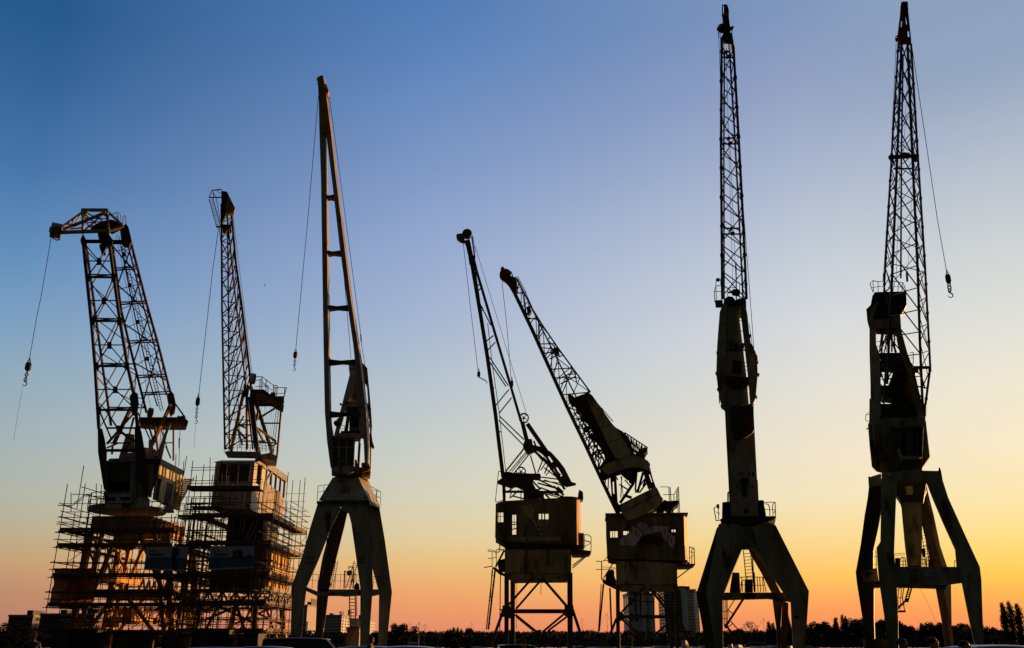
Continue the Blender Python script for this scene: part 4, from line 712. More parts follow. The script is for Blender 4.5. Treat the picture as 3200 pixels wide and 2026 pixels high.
m = k.part('window_frame', M_BLACK, ho); m.L(1914,1656,1914,1680,1.8,.03); m.L(1921,1656,1921,1680,1.8,.03); m.L(1907,1660,1930,1660,1.4,.03); m.L(1948,1656,1964,1656,1.4,.03); m.L(1960,1656,1960,1672,1.8,.03); m.L(2104,1651,2104,1663,2.6,.03); m.done()
mu = k.part('wall_painting', mat('lilac_paint', (0.50,0.48,0.62), var=0.6, scale=2.2), ho)
mu.PG([(1966,1665),(1976,1646),(1988,1650),(1994,1636),(2006,1632),(2020,1636),(2026,1650),(2044,1642),(2064,1645),(2080,1646),(2090,1646),(2086,1664),(2096,1668),(2110,1682),(2110,1696),(2100,1716),(2092,1704),(2084,1690),(2074,1686),(2066,1664),(2040,1662),(2026,1672),(2010,1672),(1996,1690),(1984,1708),(1962,1704),(1940,1704),(1934,1688),(1946,1680)], -.01, .008); mo_ = mu.done()
m = k.part('painting_blob', M_BLACK, mo_)  # dark blobs belonging to the mural's own paint
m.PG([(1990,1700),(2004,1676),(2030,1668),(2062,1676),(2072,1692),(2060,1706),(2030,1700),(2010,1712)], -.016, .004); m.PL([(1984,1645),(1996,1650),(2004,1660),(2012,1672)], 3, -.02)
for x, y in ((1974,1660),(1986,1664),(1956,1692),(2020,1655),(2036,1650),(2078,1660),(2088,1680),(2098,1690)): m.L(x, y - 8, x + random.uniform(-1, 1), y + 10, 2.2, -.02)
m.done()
m = k.part('leaning_pole', M_GREY); m.L(2056,1645,2088,1708,2.6,-.4); m.PL([(2044,1622),(2050,1640)], 4, -.3); m.done()
h2 = k.part('house_floor', M_BLACK); h2.PG([(1898,1744),(2150,1750),(2148,1756),(2116,1766),(2040,1764),(1924,1762),(1924,1750),(1900,1748)], .2, 5, holes=[[(1958,1751),(1986,1751),(1986,1753),(1958,1753)]]); h2.done()
m = k.part('portal_box', M_GREEN); m.PG([(1924,1754),(2040,1756),(2116,1762),(2117,1827),(2030,1827),(2012,1825),(1926,1827)], -.3, 6); m.PG([(1926,1828),(2116,1828),(2116,1838),(2090,1840),(1936,1840),(1930,1834)], -.1, 5.6); m.PG([(2013,1820),(2032,1820),(2032,1838),(2016,1840)], -.36, .4); m.done()
for q, d in ((((1924,1827),(1937,1827),(1937,1930),(1938,2040),(1926,2040)),-.3),(((2107,1827),(2118,1827),(2120,1930),(2124,2040),(2112,2040)),-.3),(((2094,1840),(2105,1840),(2104,1930),(2104,2040),(2094,2040)),5.4)):
    m = k.part('portal_leg', M_DARK); m.PG(list(q), d, .5); m.done()
m = k.part('portal_leg', M_DARK); m.PG([(1978,1840),(1988,1840),(1992,1930),(1986,1930)], 5.4, .5); m.PG([(1999,1840),(2006,1840),(2006,1930),(2000,1930)], 5.6, .5); m.done()
m = k.part('portal_beam', M_DARK); m.PG(rc(1936,1922,2112,1933), -.3, .45); m.PG([(1926,1912),(1944,1912),(1950,1922),(1950,1936),(1940,1942),(1926,1936)], -.36, .05); m.PG([(2098,1916),(2122,1914),(2124,1940),(2096,1938)], -.36, .05); m.done()
m = k.part('portal_brace', M_DARK)
for q in ((2014,1834,1944,1912,6,-.1),(2026,1834,2094,1918,7,-.1),(2036,1838,2104,1910,5,5),(1944,1936,2000,1988,6,-.1),(1952,1934,1976,1956,4,5),(2100,1938,2036,1992,6,-.1),(2022,1934,2022,2000,4,5),(2044,1850,2044,1930,3,5.4),(1968,1858,2044,1860,3,5.4),(1968,1880,2044,1881,3,5.4)): m.L(*q[:5], d=q[5])
m.done()
m = k.part('portal_foot_strut', M_DARK); m.L(1926,1934,1892,2020,7,-.3); m.L(2122,1934,2160,2022,8,-.3); m.done()
m = k.part('access_stair', M_DARK); m.L(1886,1826,1872,1974,5,1); m.L(1879,1826,1870,1974,2.6,1); m.L(1906,1838,1911,1968,5,2); m.done()
m = k.part('side_platform', M_DARK); m.PG([(1881,1808),(1890,1812),(1926,1836),(1926,1842),(1884,1822)], .5, 1.2); m.PG([(1894,1790),(1900,1784),(1910,1780),(1918,1782),(1918,1796),(1924,1812),(1924,1832),(1892,1816)], 1, 1.5); m.PL([(1862,1754),(1880,1755),(1888,1752),(1924,1754)], 2.2, .6); m.PL([(1862,1780),(1880,1780),(1924,1778)], 2, .6); m.L(1880,1755,1880,1812,3,.6); m.L(1886,1808,1916,1760,3.4,.6); m.L(1914,1758,1924,1756,3,.6); m.PL([(1888,1752),(1896,1742),(1900,1742)], 1.8, 1); m.PL([(1880,1772),(1922,1774)], 1.4, 1.6); m.done()
m = k.part('end_platform', M_DARK); m.PG([(2116,1762),(2171,1762),(2171,1767),(2158,1772),(2117,1773)], .5, 3); m.L(2162,1772,2117,1806,3.2,.5); m.PL([(2152,1709),(2169,1714),(2171,1766)], 2.4, .6); m.PL([(2152,1724),(2170,1728)], 1.6, .6); m.PL([(2152,1745),(2170,1735)], 1.6, 1.4); m.L(2154,1709,2154,1764,2.2,.6); m.L(2162,1716,2162,1764,2.2,1.4); m.L(2162,1718,2170,1714,1.8,1.4); m.done()
m = k.part('roof_platform', M_BLACK); m.PG([(2074,1562),(2088,1566),(2123,1564),(2123,1570),(2118,1576),(2112,1580),(2100,1592),(2084,1590),(2068,1574)], .6, 2.6); m.PG([(2050,1600),(2068,1576),(2090,1580),(2070,1604)], .8, 1); m.L(2102,1586,2103,1604,3.4,1); m.L(2119,1572,2119,1602,2.4,1); m.L(2123,1570,2124,1602,2,2); ro = m.done()
m = k.part('roof_platform_rail', M_DARK, ro); m.PL([(2062,1522),(2090,1522)], 1.8, .7); m.PL([(2090,1522),(2092,1566)], 2.4, .7); m.PL([(2094,1522),(2097,1566)], 2.4, 2.5); m.PL([(2072,1546),(2106,1546),(2120,1521)], 1.8, .7); m.L(2106,1546,2106,1566,2.2,.7); m.L(2120,1521,2122,1566,2.4,.7); m.L(2113,1534,2114,1566,2,1.6); m.L(2117,1528,2118,1566,2,2.4); m.done()
hook('small orange hook block hanging beside the right chord of the slim two-chord jib', Y5 - .4, [(1568,873),(1584,1020),(1598,1192)], (1600,1200), 9, 22, (1602,1232), 6, M_RUST)
# ================================================================== crane 6: near vertical lattice jib on an A-shaped portal
Y6 = 60.0
k = Kit('harbour_crane', 'tall narrow crane with an upright lattice jib on an A-shaped portal', 'crane', base(2350, Y6), Y6, GR_CR)
k.rx = k.org.x / k.org.y
A = [(2255,118,-.6),(2253,460,-.3),(2257,935,0)]; A2 = [(2264,160,.7),(2262,460,1.0),(2263,935,1.4)]; B = [(2284,105,-.6),(2293,164,-.6),(2308,427,-.3),(2322,689,-.1),(2333,935,0)]; B2 = [(2278,131,.7),(2296,427,1.0),(2310,689,1.2),(2322,935,1.4)]
j = k.part('jib', M_DARK); j.PL(A, 6.5); j.PL(A2, 4); j.PL(B, 6.5); j.PL(B2, 4.5); jo = j.done()
l = k.part('lacing', M_DARK, jo); l.zig(A, B, 10, 2.6, 'par', .03, 1); l.zig(A, B, 10, 2.6, 'par', .03, 1, flip=True) if False else None
l.zig(A2, B2, 18, 2.6, 'par', .05, 1); l.zig(A, B, 9, 3.2, 'par', .06, .99, flip=True); l.zig(A, A2, 22, 2.2); l.zig(B, B2, 22, 2.2)
for y in (180, 450, 732):
    a, b = at_y(A, y), at_y(B, y); ln(l, a, b, 4); a2, b2 = at_y(A2, y - 18), at_y(B2, y - 18); ln(l, a2, b2, 4); c = (a[0] + b[0]) / 2; l.dc(c, y - 2, 6, .1, (0,1,0), .2, 8); l.dc(c - 4, y - 16, 6, 1, (0,1,0), .2, 8)
for i in range(9): 
    for P_ in (A, B): e = ev(P_, (i + .5) / 9); l.L(e[0] - 1, e[1] - 5, e[0] + 1, e[1] + 5, 9 if i % 2 else 8, e[2])
l.done()
m = k.part('jib_head', M_BLACK, jo); m.PG([(2262,17),(2268,13),(2273,16),(2277,28),(2278,34),(2277,52),(2282,85),(2283,110),(2259,110),(2260,66),(2257,50),(2262,40)], -.8, .8); m.L(2258,16,2257,52,3,-.5); m.L(2257,17,2268,16,3,-.5); m.L(2243,90,2290,90,8,-.5); m.dc(2245,90,4.5,-.5); m.dc(2288,89,4.5,-.5); m.PG([(2256,110),(2284,110),(2288,135),(2280,140),(2276,118),(2262,118),(2258,140),(2252,140)], -.6, .8); m.done()
m = k.part('head_wheel', M_BLACK, jo); m.wh(2257,89,14,-.3,(0,1,0),3.4,.3,5); m.done()
m = k.part('head_lamp_box', M_YELLOW, jo); m.PG([(2260,40),(2277,40),(2277,50),(2260,50)], -.84, .05); m.done()
m = k.part('stay_cable', M_ROPE); m.L(2246,95,2246,118,2.6,-.5); m.PL([(2246,118),(2251,243),(2252,300)], 1.5, -.5, n=5); m.L(2251,100,2253,300,1.3,-.4,n=5); m.L(2287,92,2287,120,2,-.5); m.L(2269,150,2290,890,1.3,.5,n=5); m.L(2281,440,2302,935,1.3,.5,n=5); m.L(2300,820,2301,935,3,.6); m.done()
# small platform at the jib foot
m = k.part('jib_foot_platform', M_DARK); m.PG([(2234,939),(2258,937),(2258,947),(2235,947)], 0, 1); m.PG([(2300,936),(2330,930),(2332,944),(2296,946)], .2, 1.4); po = m.done()
m = k.part('platform_rail', M_DARK, po); m.PL([(2234,945),(2232,911),(2237,894),(2256,893)], 2, 0); m.PL([(2237,894),(2239,940)], 1.8, .8); m.PL([(2232,911),(2258,912)], 1.6, 0); m.PL([(2237,893),(2238,872),(2251,872),(2253,893)], 1.6, .3); m.PL([(2274,940),(2274,900),(2298,899)], 1.6, .2); m.PL([(2274,916),(2300,916)], 1.6, .2); m.PL([(2310,940),(2312,888),(2318,888),(2328,900)], 1.6, .6); m.done()
m = k.part('work_lamp', M_DARK, po); m.disc(m.q(2244,875,.3),(0,0,1),.12,.2,12); m.done()
m = k.part('jib_winch', M_BLACK); m.dc(2300,915,11,.2,(1,.3,0),.4); m.L(2276,914,2305,914,5,.3); m.PG([(2262,936),(2275,926),(2290,928),(2298,938),(2320,938),(2332,945),(2332,952),(2261,952)], .1, 1.4); m.done()
# column of plates
m = k.part('side_plate', M_GREEN); m.PG([(2260,948),(2272,950),(2268,1060),(2266,1170),(2265,1282),(2258,1274),(2247,1240),(2238,1170),(2241,1080),(2249,975)], -.3, .5); m.done()
m = k.part('side_plate', M_GREEN); m.PG([(2318,950),(2329,950),(2336,985),(2341,1039),(2346,1072),(2354,1082),(2359,1100),(2366,1122),(2368,1168),(2362,1243),(2352,1266),(2344,1262),(2338,1180),(2322,1040),(2314,972)], -.3, .5); m.done()
m = k.part('plate_bracket', M_DARK); random.seed(66)
for x, y in ((2251,985),(2246,1046),(2241,1102),(2238,1166),(2243,1216),(2254,1268),(2344,1048),(2366,1130),(2369,1170),(2362,1240)): m.PG([(x-3,y-3),(x+4,y-4),(x+4,y+4),(x-2,y+4)], -.2, .3)
m.L(2247,1236,2249,1262,2.4,-.2); m.L(2256,1262,2257,1280,3,-.2); m.L(2350,1262,2356,1266,3,-.2)
for y in (1010, 1070, 1168): m.L(2243 if y > 1100 else 2248, y, 2266, y + 2, 1.4, -.32)
m.done()
m = k.part('column_ladder', M_DARK); m.lad(2270,960,2266,1270,6,46,-.1,1.2); m.lad(2338,1010,2352,1110,6,14,-.34,1.2); m.done()
m = k.part('lift_column', M_GREEN); m.PG([(2261,952),(2330,952),(2326,972),(2308,972),(2332,1170),(2340,1262),(2264,1278),(2266,1100),(2270,972)], .4, 1.6); co = m.done()
m = k.part('column_door', M_BLACK, co); m.PG([(2289,1130),(2297,1126),(2317,1128),(2318,1165),(2290,1168)], .37, .06); m.PG([(2269,1092),(2335,1092),(2334,1096),(2269,1096)], .3, .1); m.PG([(2294,1072),(2304,1071),(2306,1088),(2296,1090)], .3, .2); m.PG([(2318,1072),(2326,1072),(2326,1088),(2316,1088)], .3, .2); m.done()
m = k.part('column_platform', M_BLACK, co); m.PG([(2264,1180),(2290,1176),(2350,1180),(2346,1190),(2335,1206),(2290,1208),(2278,1200),(2266,1194)], -.2, 1); m.L(2290,1178,2348,1180,2,-.3); m.L(2302,1172,2330,1170,3,.1); m.done()
m = k.part('gap_rung', M_DARK)
for y in (1002, 1036, 1135, 1148, 1160): m.L(2310, y, 2336, y - 3, 1.5, .5)
m.done()
m = k.part('lower_column', M_PALE); m.PG([(2276,1276),(2345,1262),(2354,1266),(2358,1345),(2366,1500),(2371,1616),(2284,1616),(2280,1450)], .2, 2.4); cl = m.done()
m = k.part('column_flange', M_GREY, cl); m.PG([(2265,1280),(2276,1276),(2280,1450),(2286,1560),(2286,1616),(2281,1616),(2276,1500),(2268,1345)], .3, 2.2); m.PG([(2366,1500),(2368,1500),(2373,1616),(2371,1616)], .3, 2); m.done()
k.text('100', 2312, 1481, 13, .185, M_MARK, cl, tilt=0); 
m = k.part('lettering', M_MARK, cl); m.PL([(2341,1474),(2341,1490)], 3, .19); m.PL([(2352,1476),(2354,1488)], 5, .19); m.PL([(2302,1520),(2303,1524)], 4, .19); m.PL([(2350,1518),(2352,1524)], 4, .19); m.done()
m = k.part('column_hood', M_BLACK, cl); m.PG([(2312,1500),(2318,1494),(2336,1494),(2342,1500),(2340,1508),(2333,1520),(2332,1534),(2322,1534),(2318,1515)], -.3, .5); m.done()
m = k.part('red_plate', mat('red_sign', (0.10,0.018,0.015), var=.2), cl); m.PG([(2320,1538),(2336,1538),(2336,1552),(2320,1552)], .16, .03); m.done()
m = k.part('column_pipe', M_BLACK); m.PL([(2275,1620),(2275,1540),(2284,1535)], 4, 0); m.PG([(2326,1590),(2338,1590),(2338,1602),(2326,1602)], .1, .1); m.done()
# hanging cab
m = k.part('cab', M_DARK); m.PG([(2285,1267),(2331,1268),(2331,1344),(2292,1352),(2290,1364),(2284,1352)], -1.0, 1.1, holes=[[(2286,1270),(2291,1270),(2292,1348),(2287,1348)]]); m.PG([(2331,1268),(2355,1268),(2357,1343),(2331,1344)], -.9, .9); m.PG([(2290,1345),(2357,1344),(2352,1352),(2330,1368),(2300,1378),(2288,1372)], -.9, .3); ca = m.done()
m = k.part('cab_window', M_RUST, ca); m.PG([(2334,1271),(2353,1272),(2354,1304),(2336,1304)], -.96, .05); m.PG([(2336,1308),(2354,1308),(2355,1341),(2337,1340)], -.96, .05); m.done()  # low sun on the panes painted as a rust red tint
m = k.part('cab_window', glassmat('cab_side_glass', (0.8,0.8,0.75)), ca); m.PG([(2286,1270),(2291,1270),(2292,1348),(2287,1348)], -.6, .02); m.done()
# slewing platform
m = k.part('slewing_platform', M_BLACK); m.PG([(2250,1624),(2265,1614),(2424,1613),(2425,1618),(2416,1624),(2400,1632),(2380,1636),(2360,1644),(2320,1646),(2310,1636),(2256,1636)], -.6, 4.2); so = m.done()
m = k.part('platform_rail', M_DARK, so); m.PL([(2238,1628),(2231,1588),(2245,1580)], 2.6, -.4); m.PL([(2238,1628),(2252,1626)], 2.6, -.4); m.PL([(2245,1588),(2246,1624)], 2, .5); m.PL([(2238,1600),(2250,1606)], 1.8, -.4); m.PL([(2388,1570),(2422,1570),(2424,1614)], 2.2, .5); m.PL([(2390,1593),(2423,1594)], 1.8, .5); m.PL([(2414,1578),(2416,1614)], 2, 1.4); m.PL([(2414,1578),(2422,1570)], 1.8, .9); m.PL([(2391,1575),(2400,1576),(2405,1586),(2406,1612)], 2.4, .8); m.L(2418,1604,2424,1594,2,.6); m.done()
m = k.part('drive_motor', M_BLACK, so); m.PG([(2257,1570),(2275,1568),(2284,1568),(2282,1618),(2256,1618)], .2, 1.4, holes=[[(2265,1598),(2269,1598),(2269,1601),(2265,1601)]]); m.PG([(2239,1576),(2247,1576),(2247,1586),(2240,1586)], .2, .6); m.PG([(2367,1564),(2384,1563),(2388,1568),(2388,1580),(2391,1592),(2394,1612),(2370,1614)], .2, 1.4); m.done()
# portal
Ld = [(2251,1636),(2330,1640),(2404,1634),(2420,1640),(2525,1848),(2519,1925),(2517,1973),(2511,2050),(2478,2050),(2479,2026),(2472,1876),(2450,1852),(2354,1713),(2319,1715),(2265,1843),(2257,1872),(2258,2000),(2260,2050),(2238,2050),(2206,1852),(2245,1640)]
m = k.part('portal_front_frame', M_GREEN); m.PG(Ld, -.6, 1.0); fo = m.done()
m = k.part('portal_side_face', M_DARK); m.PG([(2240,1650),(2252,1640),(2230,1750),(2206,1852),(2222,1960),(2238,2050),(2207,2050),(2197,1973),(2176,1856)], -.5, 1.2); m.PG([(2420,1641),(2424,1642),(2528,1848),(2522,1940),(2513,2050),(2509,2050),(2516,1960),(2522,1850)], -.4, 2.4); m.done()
m = k.part('portal_rear_leg', M_BROWN); m.PG([(2338,1713),(2362,1713),(2404,1780),(2440,1852),(2412,1852),(2380,1790),(2348,1735)], 4, .8); m.PG([(2414,1868),(2446,1868),(2440,1950),(2436,2050),(2432,2050),(2426,1960)], 4, .8); m.done()
m = k.part('rear_leg_flange', M_BROWN); m.PG([(2446,1876),(2464,1886),(2462,1950),(2460,2050),(2456,2050),(2438,2050),(2442,1950)], 3.8, .6); m.done()
m = k.part('portal_tie_beam', M_GREEN); m.PG([(2266,1852),(2452,1852),(2472,1872),(2474,1878),(2440,1872),(2400,1868),(2256,1872),(2258,1862)], .6, 2.4); m.PG([(2410,1868),(2446,1868),(2446,1880),(2424,1878),(2416,1872)], .8, .8); to_ = m.done()
m = k.part('tie_beam_fitting', M_BLACK, to_); m.PG([(2318,1856),(2362,1856),(2356,1868),(2354,1871),(2330,1870)], .5, .1)
for x in (2330, 2340, 2352): m.PG([(x,1868),(x+4,1868),(x+4,1874),(x,1874)], .6, .3)
m.done()
m = k.part('leg_notch', M_BLACK, fo); m.PG([(2483,1924),(2496,1924),(2496,1934),(2483,1934)], -.63, .05); m.done()
m = k.part('access_ladder', M_BLACK); m.lad(2334,1720,2346,1852,22,13,2.6,2.4); m.L(2351,1735,2358,1850,3,2.6); m.done()
m = k.part('switch_cabinet', M_BLACK); m.PG([(2289,1789),(2310,1790),(2313,1850),(2280,1850),(2284,1820)], 1.2, 1.4); m.done()
m = k.part('switch_cabinet', M_BLACK); m.PG([(2327,1812),(2352,1812),(2353,1850),(2327,1850)], 2, .8); m.L(2332,1812,2336,1806,2,2); m.PL([(2315,1850),(2317,1818),(2327,1812)], 2.4, 2); m.done()
m = k.part('walkway_rail', M_BLACK); m.PL([(2311,1804),(2385,1804),(2394,1850)], 2, 2.6); m.PL([(2313,1828),(2391,1830)], 1.8, 2.6)
for x in (2318, 2366, 2374, 2383): m.L(x, 1804, x + 3, 1850, 2.2, 2.6)
m.L(2357,1790,2360,1850,3,2.6); m.done()
m = k.part('access_stair', M_BLACK); m.L(2324,1870,2270,1955,6,2); m.PL([(2298,1870),(2275,1907),(2292,1920)], 2.6, 2); m.PG([(2262,1950),(2274,1952),(2278,1962),(2264,1964)], 1.6, 1); m.L(2270,1958,2284,1974,5,2); m.L(2284,1942,2308,1970,3,2.4); m.L(2288,1950,2276,1960,2.4,2.4)
for x in (2262, 2268, 2272): m.L(x, 1870, x + 1, 1955, 2.4, 1.6)
m.L(2258,1911,2276,1911,2,1.6); m.L(2258,1934,2274,1934,2,1.6); m.L(2276,1912,2281,1945,1.6,2); m.done()
for xq, d in ((2222,-.2),(2496,-.2),(2448,4.2),(2290,4.2)):
    m = k.part('bogie', M_DARK); c = p(xq, 2003, Y6 + d); m.box((c.x - 1.0, Y6 + d - .3, .15), (c.x + 1.0, Y6 + d + .4, .75)); [m.disc((c.x + o, Y6 + d, .35), (0,1,0), .35, .25, 16) for o in (-.6, .6)]; m.done()
hook('yellow hook ball hanging against the right plate of the narrow end-on crane', Y6 - .8, [(2322,640),(2338,850),(2356,1092)], (2361,1120), 13, 24, (2362,1160), 7, M_YELLOW)

# ================================================================== crane 7: wide lattice jib on a ringed portal, far right
M_AMBER = mat('dull_amber_paint', (0.10,0.065,0.018), var=.3)
Y7 = 55.0
k = Kit('harbour_crane', 'rightmost crane, a tapering lattice jib and glazed cab on a ringed four-legged portal', 'crane', base(2870, Y7), Y7, GR_CR)
k.rx = k.org.x / k.org.y
A = [(2808,128,.6),(2789,440,.8),(2764,881,1.2),(2752,1180,1.5)]; B = [(2817,138,-.4),(2806,440,-.4),(2786,906,-.4),(2772,1200,-.4)]; Cc = [(2836,138,-.4),(2849,440,-.4),(2868,850,-.4),(2875,1076,-.4),(2883,1262,-.2)]; Dd = [(2847,138,.6),(2868,485,.8),(2891,840,1.2),(2907,1149,1.6),(2892,1265,1.2),(2891,1300,.8)]
j = k.part('jib', M_DARK); j.PL(A, 4.5); j.PL(B, 6); j.PL(Cc, 6); j.PL(Dd, 5); j.PL([(2822,170,.9),(2817,480,.9),(2815,870,.9)], 4); jo = j.done()
l = k.part('lacing', M_DARK, jo)
l.zig(B, Cc, 16, 2.8, 'x', 0, .985); l.zig(A, B, 24, 2.8, 'zz', 0, .9); l.zig(Cc, Dd, 24, 2.8, 'zz', 0, .86); l.zig(Cc, Dd, 12, 2.2, 'x', .02, .9); l.zig(A, B, 14, 2, 'x', .1, .9)
A9 = [(2812,200,1.8),(2795,480,2),(2775,900,2.2)]; D9 = [(2842,200,1.8),(2862,485,2),(2885,850,2.2),(2898,1149,2.2)]
l.zig(A9, D9[:3], 9, 2, 'x'); l.L(2778,492,2870,488,10,-.3); l.L(2792,528,2850,527,4,-.3); l.L(2780,488,2790,510,7,-.3); l.L(2855,1149,2908,1149,8,.2); l.L(2868,1208,2898,1214,3.6,.4); l.PL([(2872,1150),(2890,1212)], 3, .4); l.PL([(2905,1160),(2878,1220)], 3, .6); l.L(2820,482,2842,484,9,-.45); l.L(2856,486,2862,506,7,-.45)
for i in range(13):
    for P_ in (A, Dd): e = ev(P_, (i + .4) / 13); l.L(e[0], e[1] - 4, e[0], e[1] + 4, 7, e[2])
l.done()
m = k.part('jib_head', M_RUST, jo); m.PG([(2816,8),(2821,5),(2836,5),(2838,37),(2841,60),(2847,126),(2847,137),(2835,136),(2832,134),(2810,137),(2805,105),(2812,50),(2814,20)], -.5, .2, holes=[[(2828,46),(2832,46),(2837,76),(2832,77)],[(2812,84),(2817,61),(2820,63),(2817,85)],[(2836,93),(2840,93),(2842,115),(2837,116)]]); m.L(2820,30,2808,130,3,.3); m.L(2836,30,2846,130,3,.3); m.done()
m = k.part('head_shroud', M_BLACK, jo); m.PG([(2826,6),(2837,5),(2839,37),(2832,40),(2834,78),(2838,86),(2826,40)], -.56, .05); m.done()
m = k.part('head_wheel', M_BLACK, jo); m.wh(2806,120,8,.2,(.3,1,0),2.4,.3,4); m.done()
m = k.part('stay_cable', M_ROPE); m.PL([(2801,124),(2784,490),(2761,860)], 1.5, .4, n=5); m.L(2840,170,2822,500,1,.4,n=5); m.L(2850,600,2835,880,1,.2,n=5); m.L(2813,480,2800,880,1.2,.6,n=5); m.L(2763,855,2763,878,6,.6); m.L(2834,850,2835,880,5,.4); m.done()
# tower head and platform
m = k.part('tower_head', M_BLACK); m.PG([(2726,925),(2734,913),(2832,911),(2833,953),(2824,970),(2814,986),(2812,1005),(2816,1029),(2736,1029),(2718,1030),(2710,1001),(2707,967),(2721,953)], 1.2, .35); m.PG([(2735,925),(2760,916),(2818,918),(2816,960),(2800,985),(2798,1020),(2740,1020),(2732,980)], 1.56, 1.5); th_ = m.done()
m = k.part('head_shield', M_GREEN, th_); m.PG([(2719,962),(2748,938),(2740,958),(2731,985),(2728,1024),(2718,1026),(2716,985)], 1.0, .15); m.PG([(2728,1000),(2814,990),(2816,1024),(2728,1026)], 1.0, .15); m.done()
m = k.part('platform_rail', M_DARK, th_); m.PL([(2728,914),(2719,886),(2728,877),(2745,882)], 1.8, 1); m.PL([(2730,912),(2728,877)], 1.6, 2.4); m.PL([(2724,900),(2750,895)], 1.4, 1); m.PL([(2744,912),(2744,880),(2762,880),(2764,912)], 1.6, 1.6); m.PL([(2744,896),(2764,897)], 1.3, 1.6); m.PL([(2790,912),(2796,880),(2822,884),(2832,911)], 1.6, 1.4); m.PL([(2806,912),(2808,882)], 1.5, 2); m.PL([(2793,896),(2828,898)], 1.3, 1.4); m.L(2820,884,2818,912,1.6,1.2); m.L(2783,912,2783,880,1.6,2); m.done()
# tower legs
m = k.part('tower_leg', M_PALE); m.PG([(2717,1026),(2736,1029),(2737,1075),(2748,1104),(2751,1200),(2752,1320),(2721,1312),(2720,1200),(2717,1100)], .9, .9); m.done()
m = k.part('tower_leg', M_GREEN); m.PG([(2800,1029),(2816,1029),(2836,1105),(2858,1161),(2882,1265),(2889,1300),(2868,1300),(2850,1220),(2838,1170),(2812,1100),(2802,1060)], 1.2, .5); m.done()
m = k.part('tower_crossbeam', M_DARK); m.PG([(2747,1103),(2836,1102),(2842,1132),(2800,1140),(2752,1132)], 1.5, .8); m.PG([(2736,1028),(2802,1028),(2803,1046),(2796,1036),(2736,1033)], 1.3, .8); m.PG([(2748,1148),(2870,1150),(2870,1158),(2748,1156)], 1.4, .6); m.done()
m = k.part('tower_bracing', M_DARK)
for q in ((2755,1046,2748,1100,3),(2748,1100,2780,1040,3.4),(2776,1030,2800,1102,5),(2756,1034,2752,1075,3),(2762,1104,2776,1052,3),(2787,1035,2787,1100,4),(2795,1038,2796,1100,3),(2740,1068,2768,1068,1.6),(2740,1082,2770,1082,1.6),(2784,1060,2800,1060,2),(2784,1080,2800,1080,2),(2750,1140,2800,1148,3),(2745,1140,2775,1230,3),(2786,1160,2755,1228,3),(2752,1172,2800,1172,1.6),(2752,1186,2800,1186,1.6),(2800,1150,2760,1250,4),(2772,1110,2760,1260,5),(2776,1140,2764,1216,3),(2750,1200,2768,1216,2.4),(2796,1158,2798,1178,3),(2764,1216,2800,1190,4),(2742,1140,2746,1205,2),(2765,1030,2770,1100,2),(2770,1000,2776,1110,4),(2748,970,2752,1030,3),(2778,970,2790,1040,5),(2762,960,2756,1040,4)): m.L(*q, d=random.uniform(1.3, 2.6))
m.dc(2771,1034,6,2); m.done()
m = k.part('machinery', M_BLACK); m.PG([(2800,1140),(2842,1132),(2862,1165),(2850,1185),(2846,1200),(2868,1235),(2880,1290),(2792,1296),(2786,1262),(2790,1228),(2776,1204),(2790,1180)], 2.0, 2.2); m.PG([(2745,1206),(2790,1204),(2790,1244),(2766,1240),(2760,1244),(2748,1236)], 2.2, 1.6); m.PG([(2750,1262),(2892,1262),(2892,1305),(2752,1310)], 1.6, 2.5); m.PG([(2748,1134),(2842,1134),(2838,1142),(2826,1146),(2792,1150),(2770,1142),(2748,1138)], 2, 1.5); m.dc(2812,1185,16,1.9); m.done()
m = k.part('side_cage', M_DARK); m.PL([(2843,1103),(2854,1101),(2854,1136),(2846,1138)], 1.8, 1.6); m.L(2840,1120,2854,1118,1.5,1.6); m.done()
m = k.part('left_cage', M_DARK); m.PL([(2718,1296),(2706,1296),(2705,1314),(2716,1318)], 1.5, 1.2); m.PL([(2706,1296),(2718,1288)], 1.4, 1.8); m.done()
# body and cab
m = k.part('machine_body', M_GREEN); m.PG([(2712,1328),(2721,1308),(2752,1306),(2890,1304),(2894,1320),(2900,1375),(2906,1428),(2880,1464),(2878,1470),(2760,1476),(2738,1470),(2724,1456),(2718,1400)], 1, .5); m.PG([(2726,1330),(2740,1312),(2870,1310),(2880,1380),(2870,1440),(2770,1460),(2745,1450)], 1.52, 2.8); bo = m.done()
m = k.part('left_wall_panel', M_PALE, bo); m.PG([(2713,1330),(2724,1312),(2756,1308),(2762,1380),(2764,1428),(2724,1455),(2719,1400)], .92, .06); m.PG([(2717,1246),(2721,1246),(2722,1310),(2716,1326)], 1, .4); m.done()
m = k.part('panel_rib', M_BLACK, bo)
for x in (2722, 2736, 2744, 2752): m.L(x, 1326, x + 8, 1444, 1.6, .88)
m.L(2724,1455,2764,1430,2.4,.86); m.L(2707,1341,2718,1338,3,.9); m.dc(2753,1306,4,.85,(0,1,0),.08); m.done()
m = k.part('cab', M_DARK); m.PG([(2776,1336),(2886,1330),(2882,1430),(2870,1432),(2878,1464),(2814,1466),(2806,1430),(2792,1390)], -.3, 1.3, holes=[[(2784,1342),(2829,1340),(2830,1432),(2816,1424),(2802,1396)],[(2832,1340),(2863,1338),(2866,1428),(2832,1432)],[(2867,1334),(2882,1340),(2881,1355),(2868,1350)],[(2869,1355),(2881,1358),(2879,1396),(2870,1393)],[(2870,1398),(2878,1400),(2877,1418),(2870,1420)]]); m.PG([(2802,1408),(2812,1412),(2818,1424),(2812,1462),(2806,1440)], -.4, .1); ca = m.done()
m = k.part('cab_window', M_DGLASS, ca); m.PG([(2780,1338),(2866,1336),(2867,1432),(2815,1428),(2800,1398)], .0, .04); m.done()
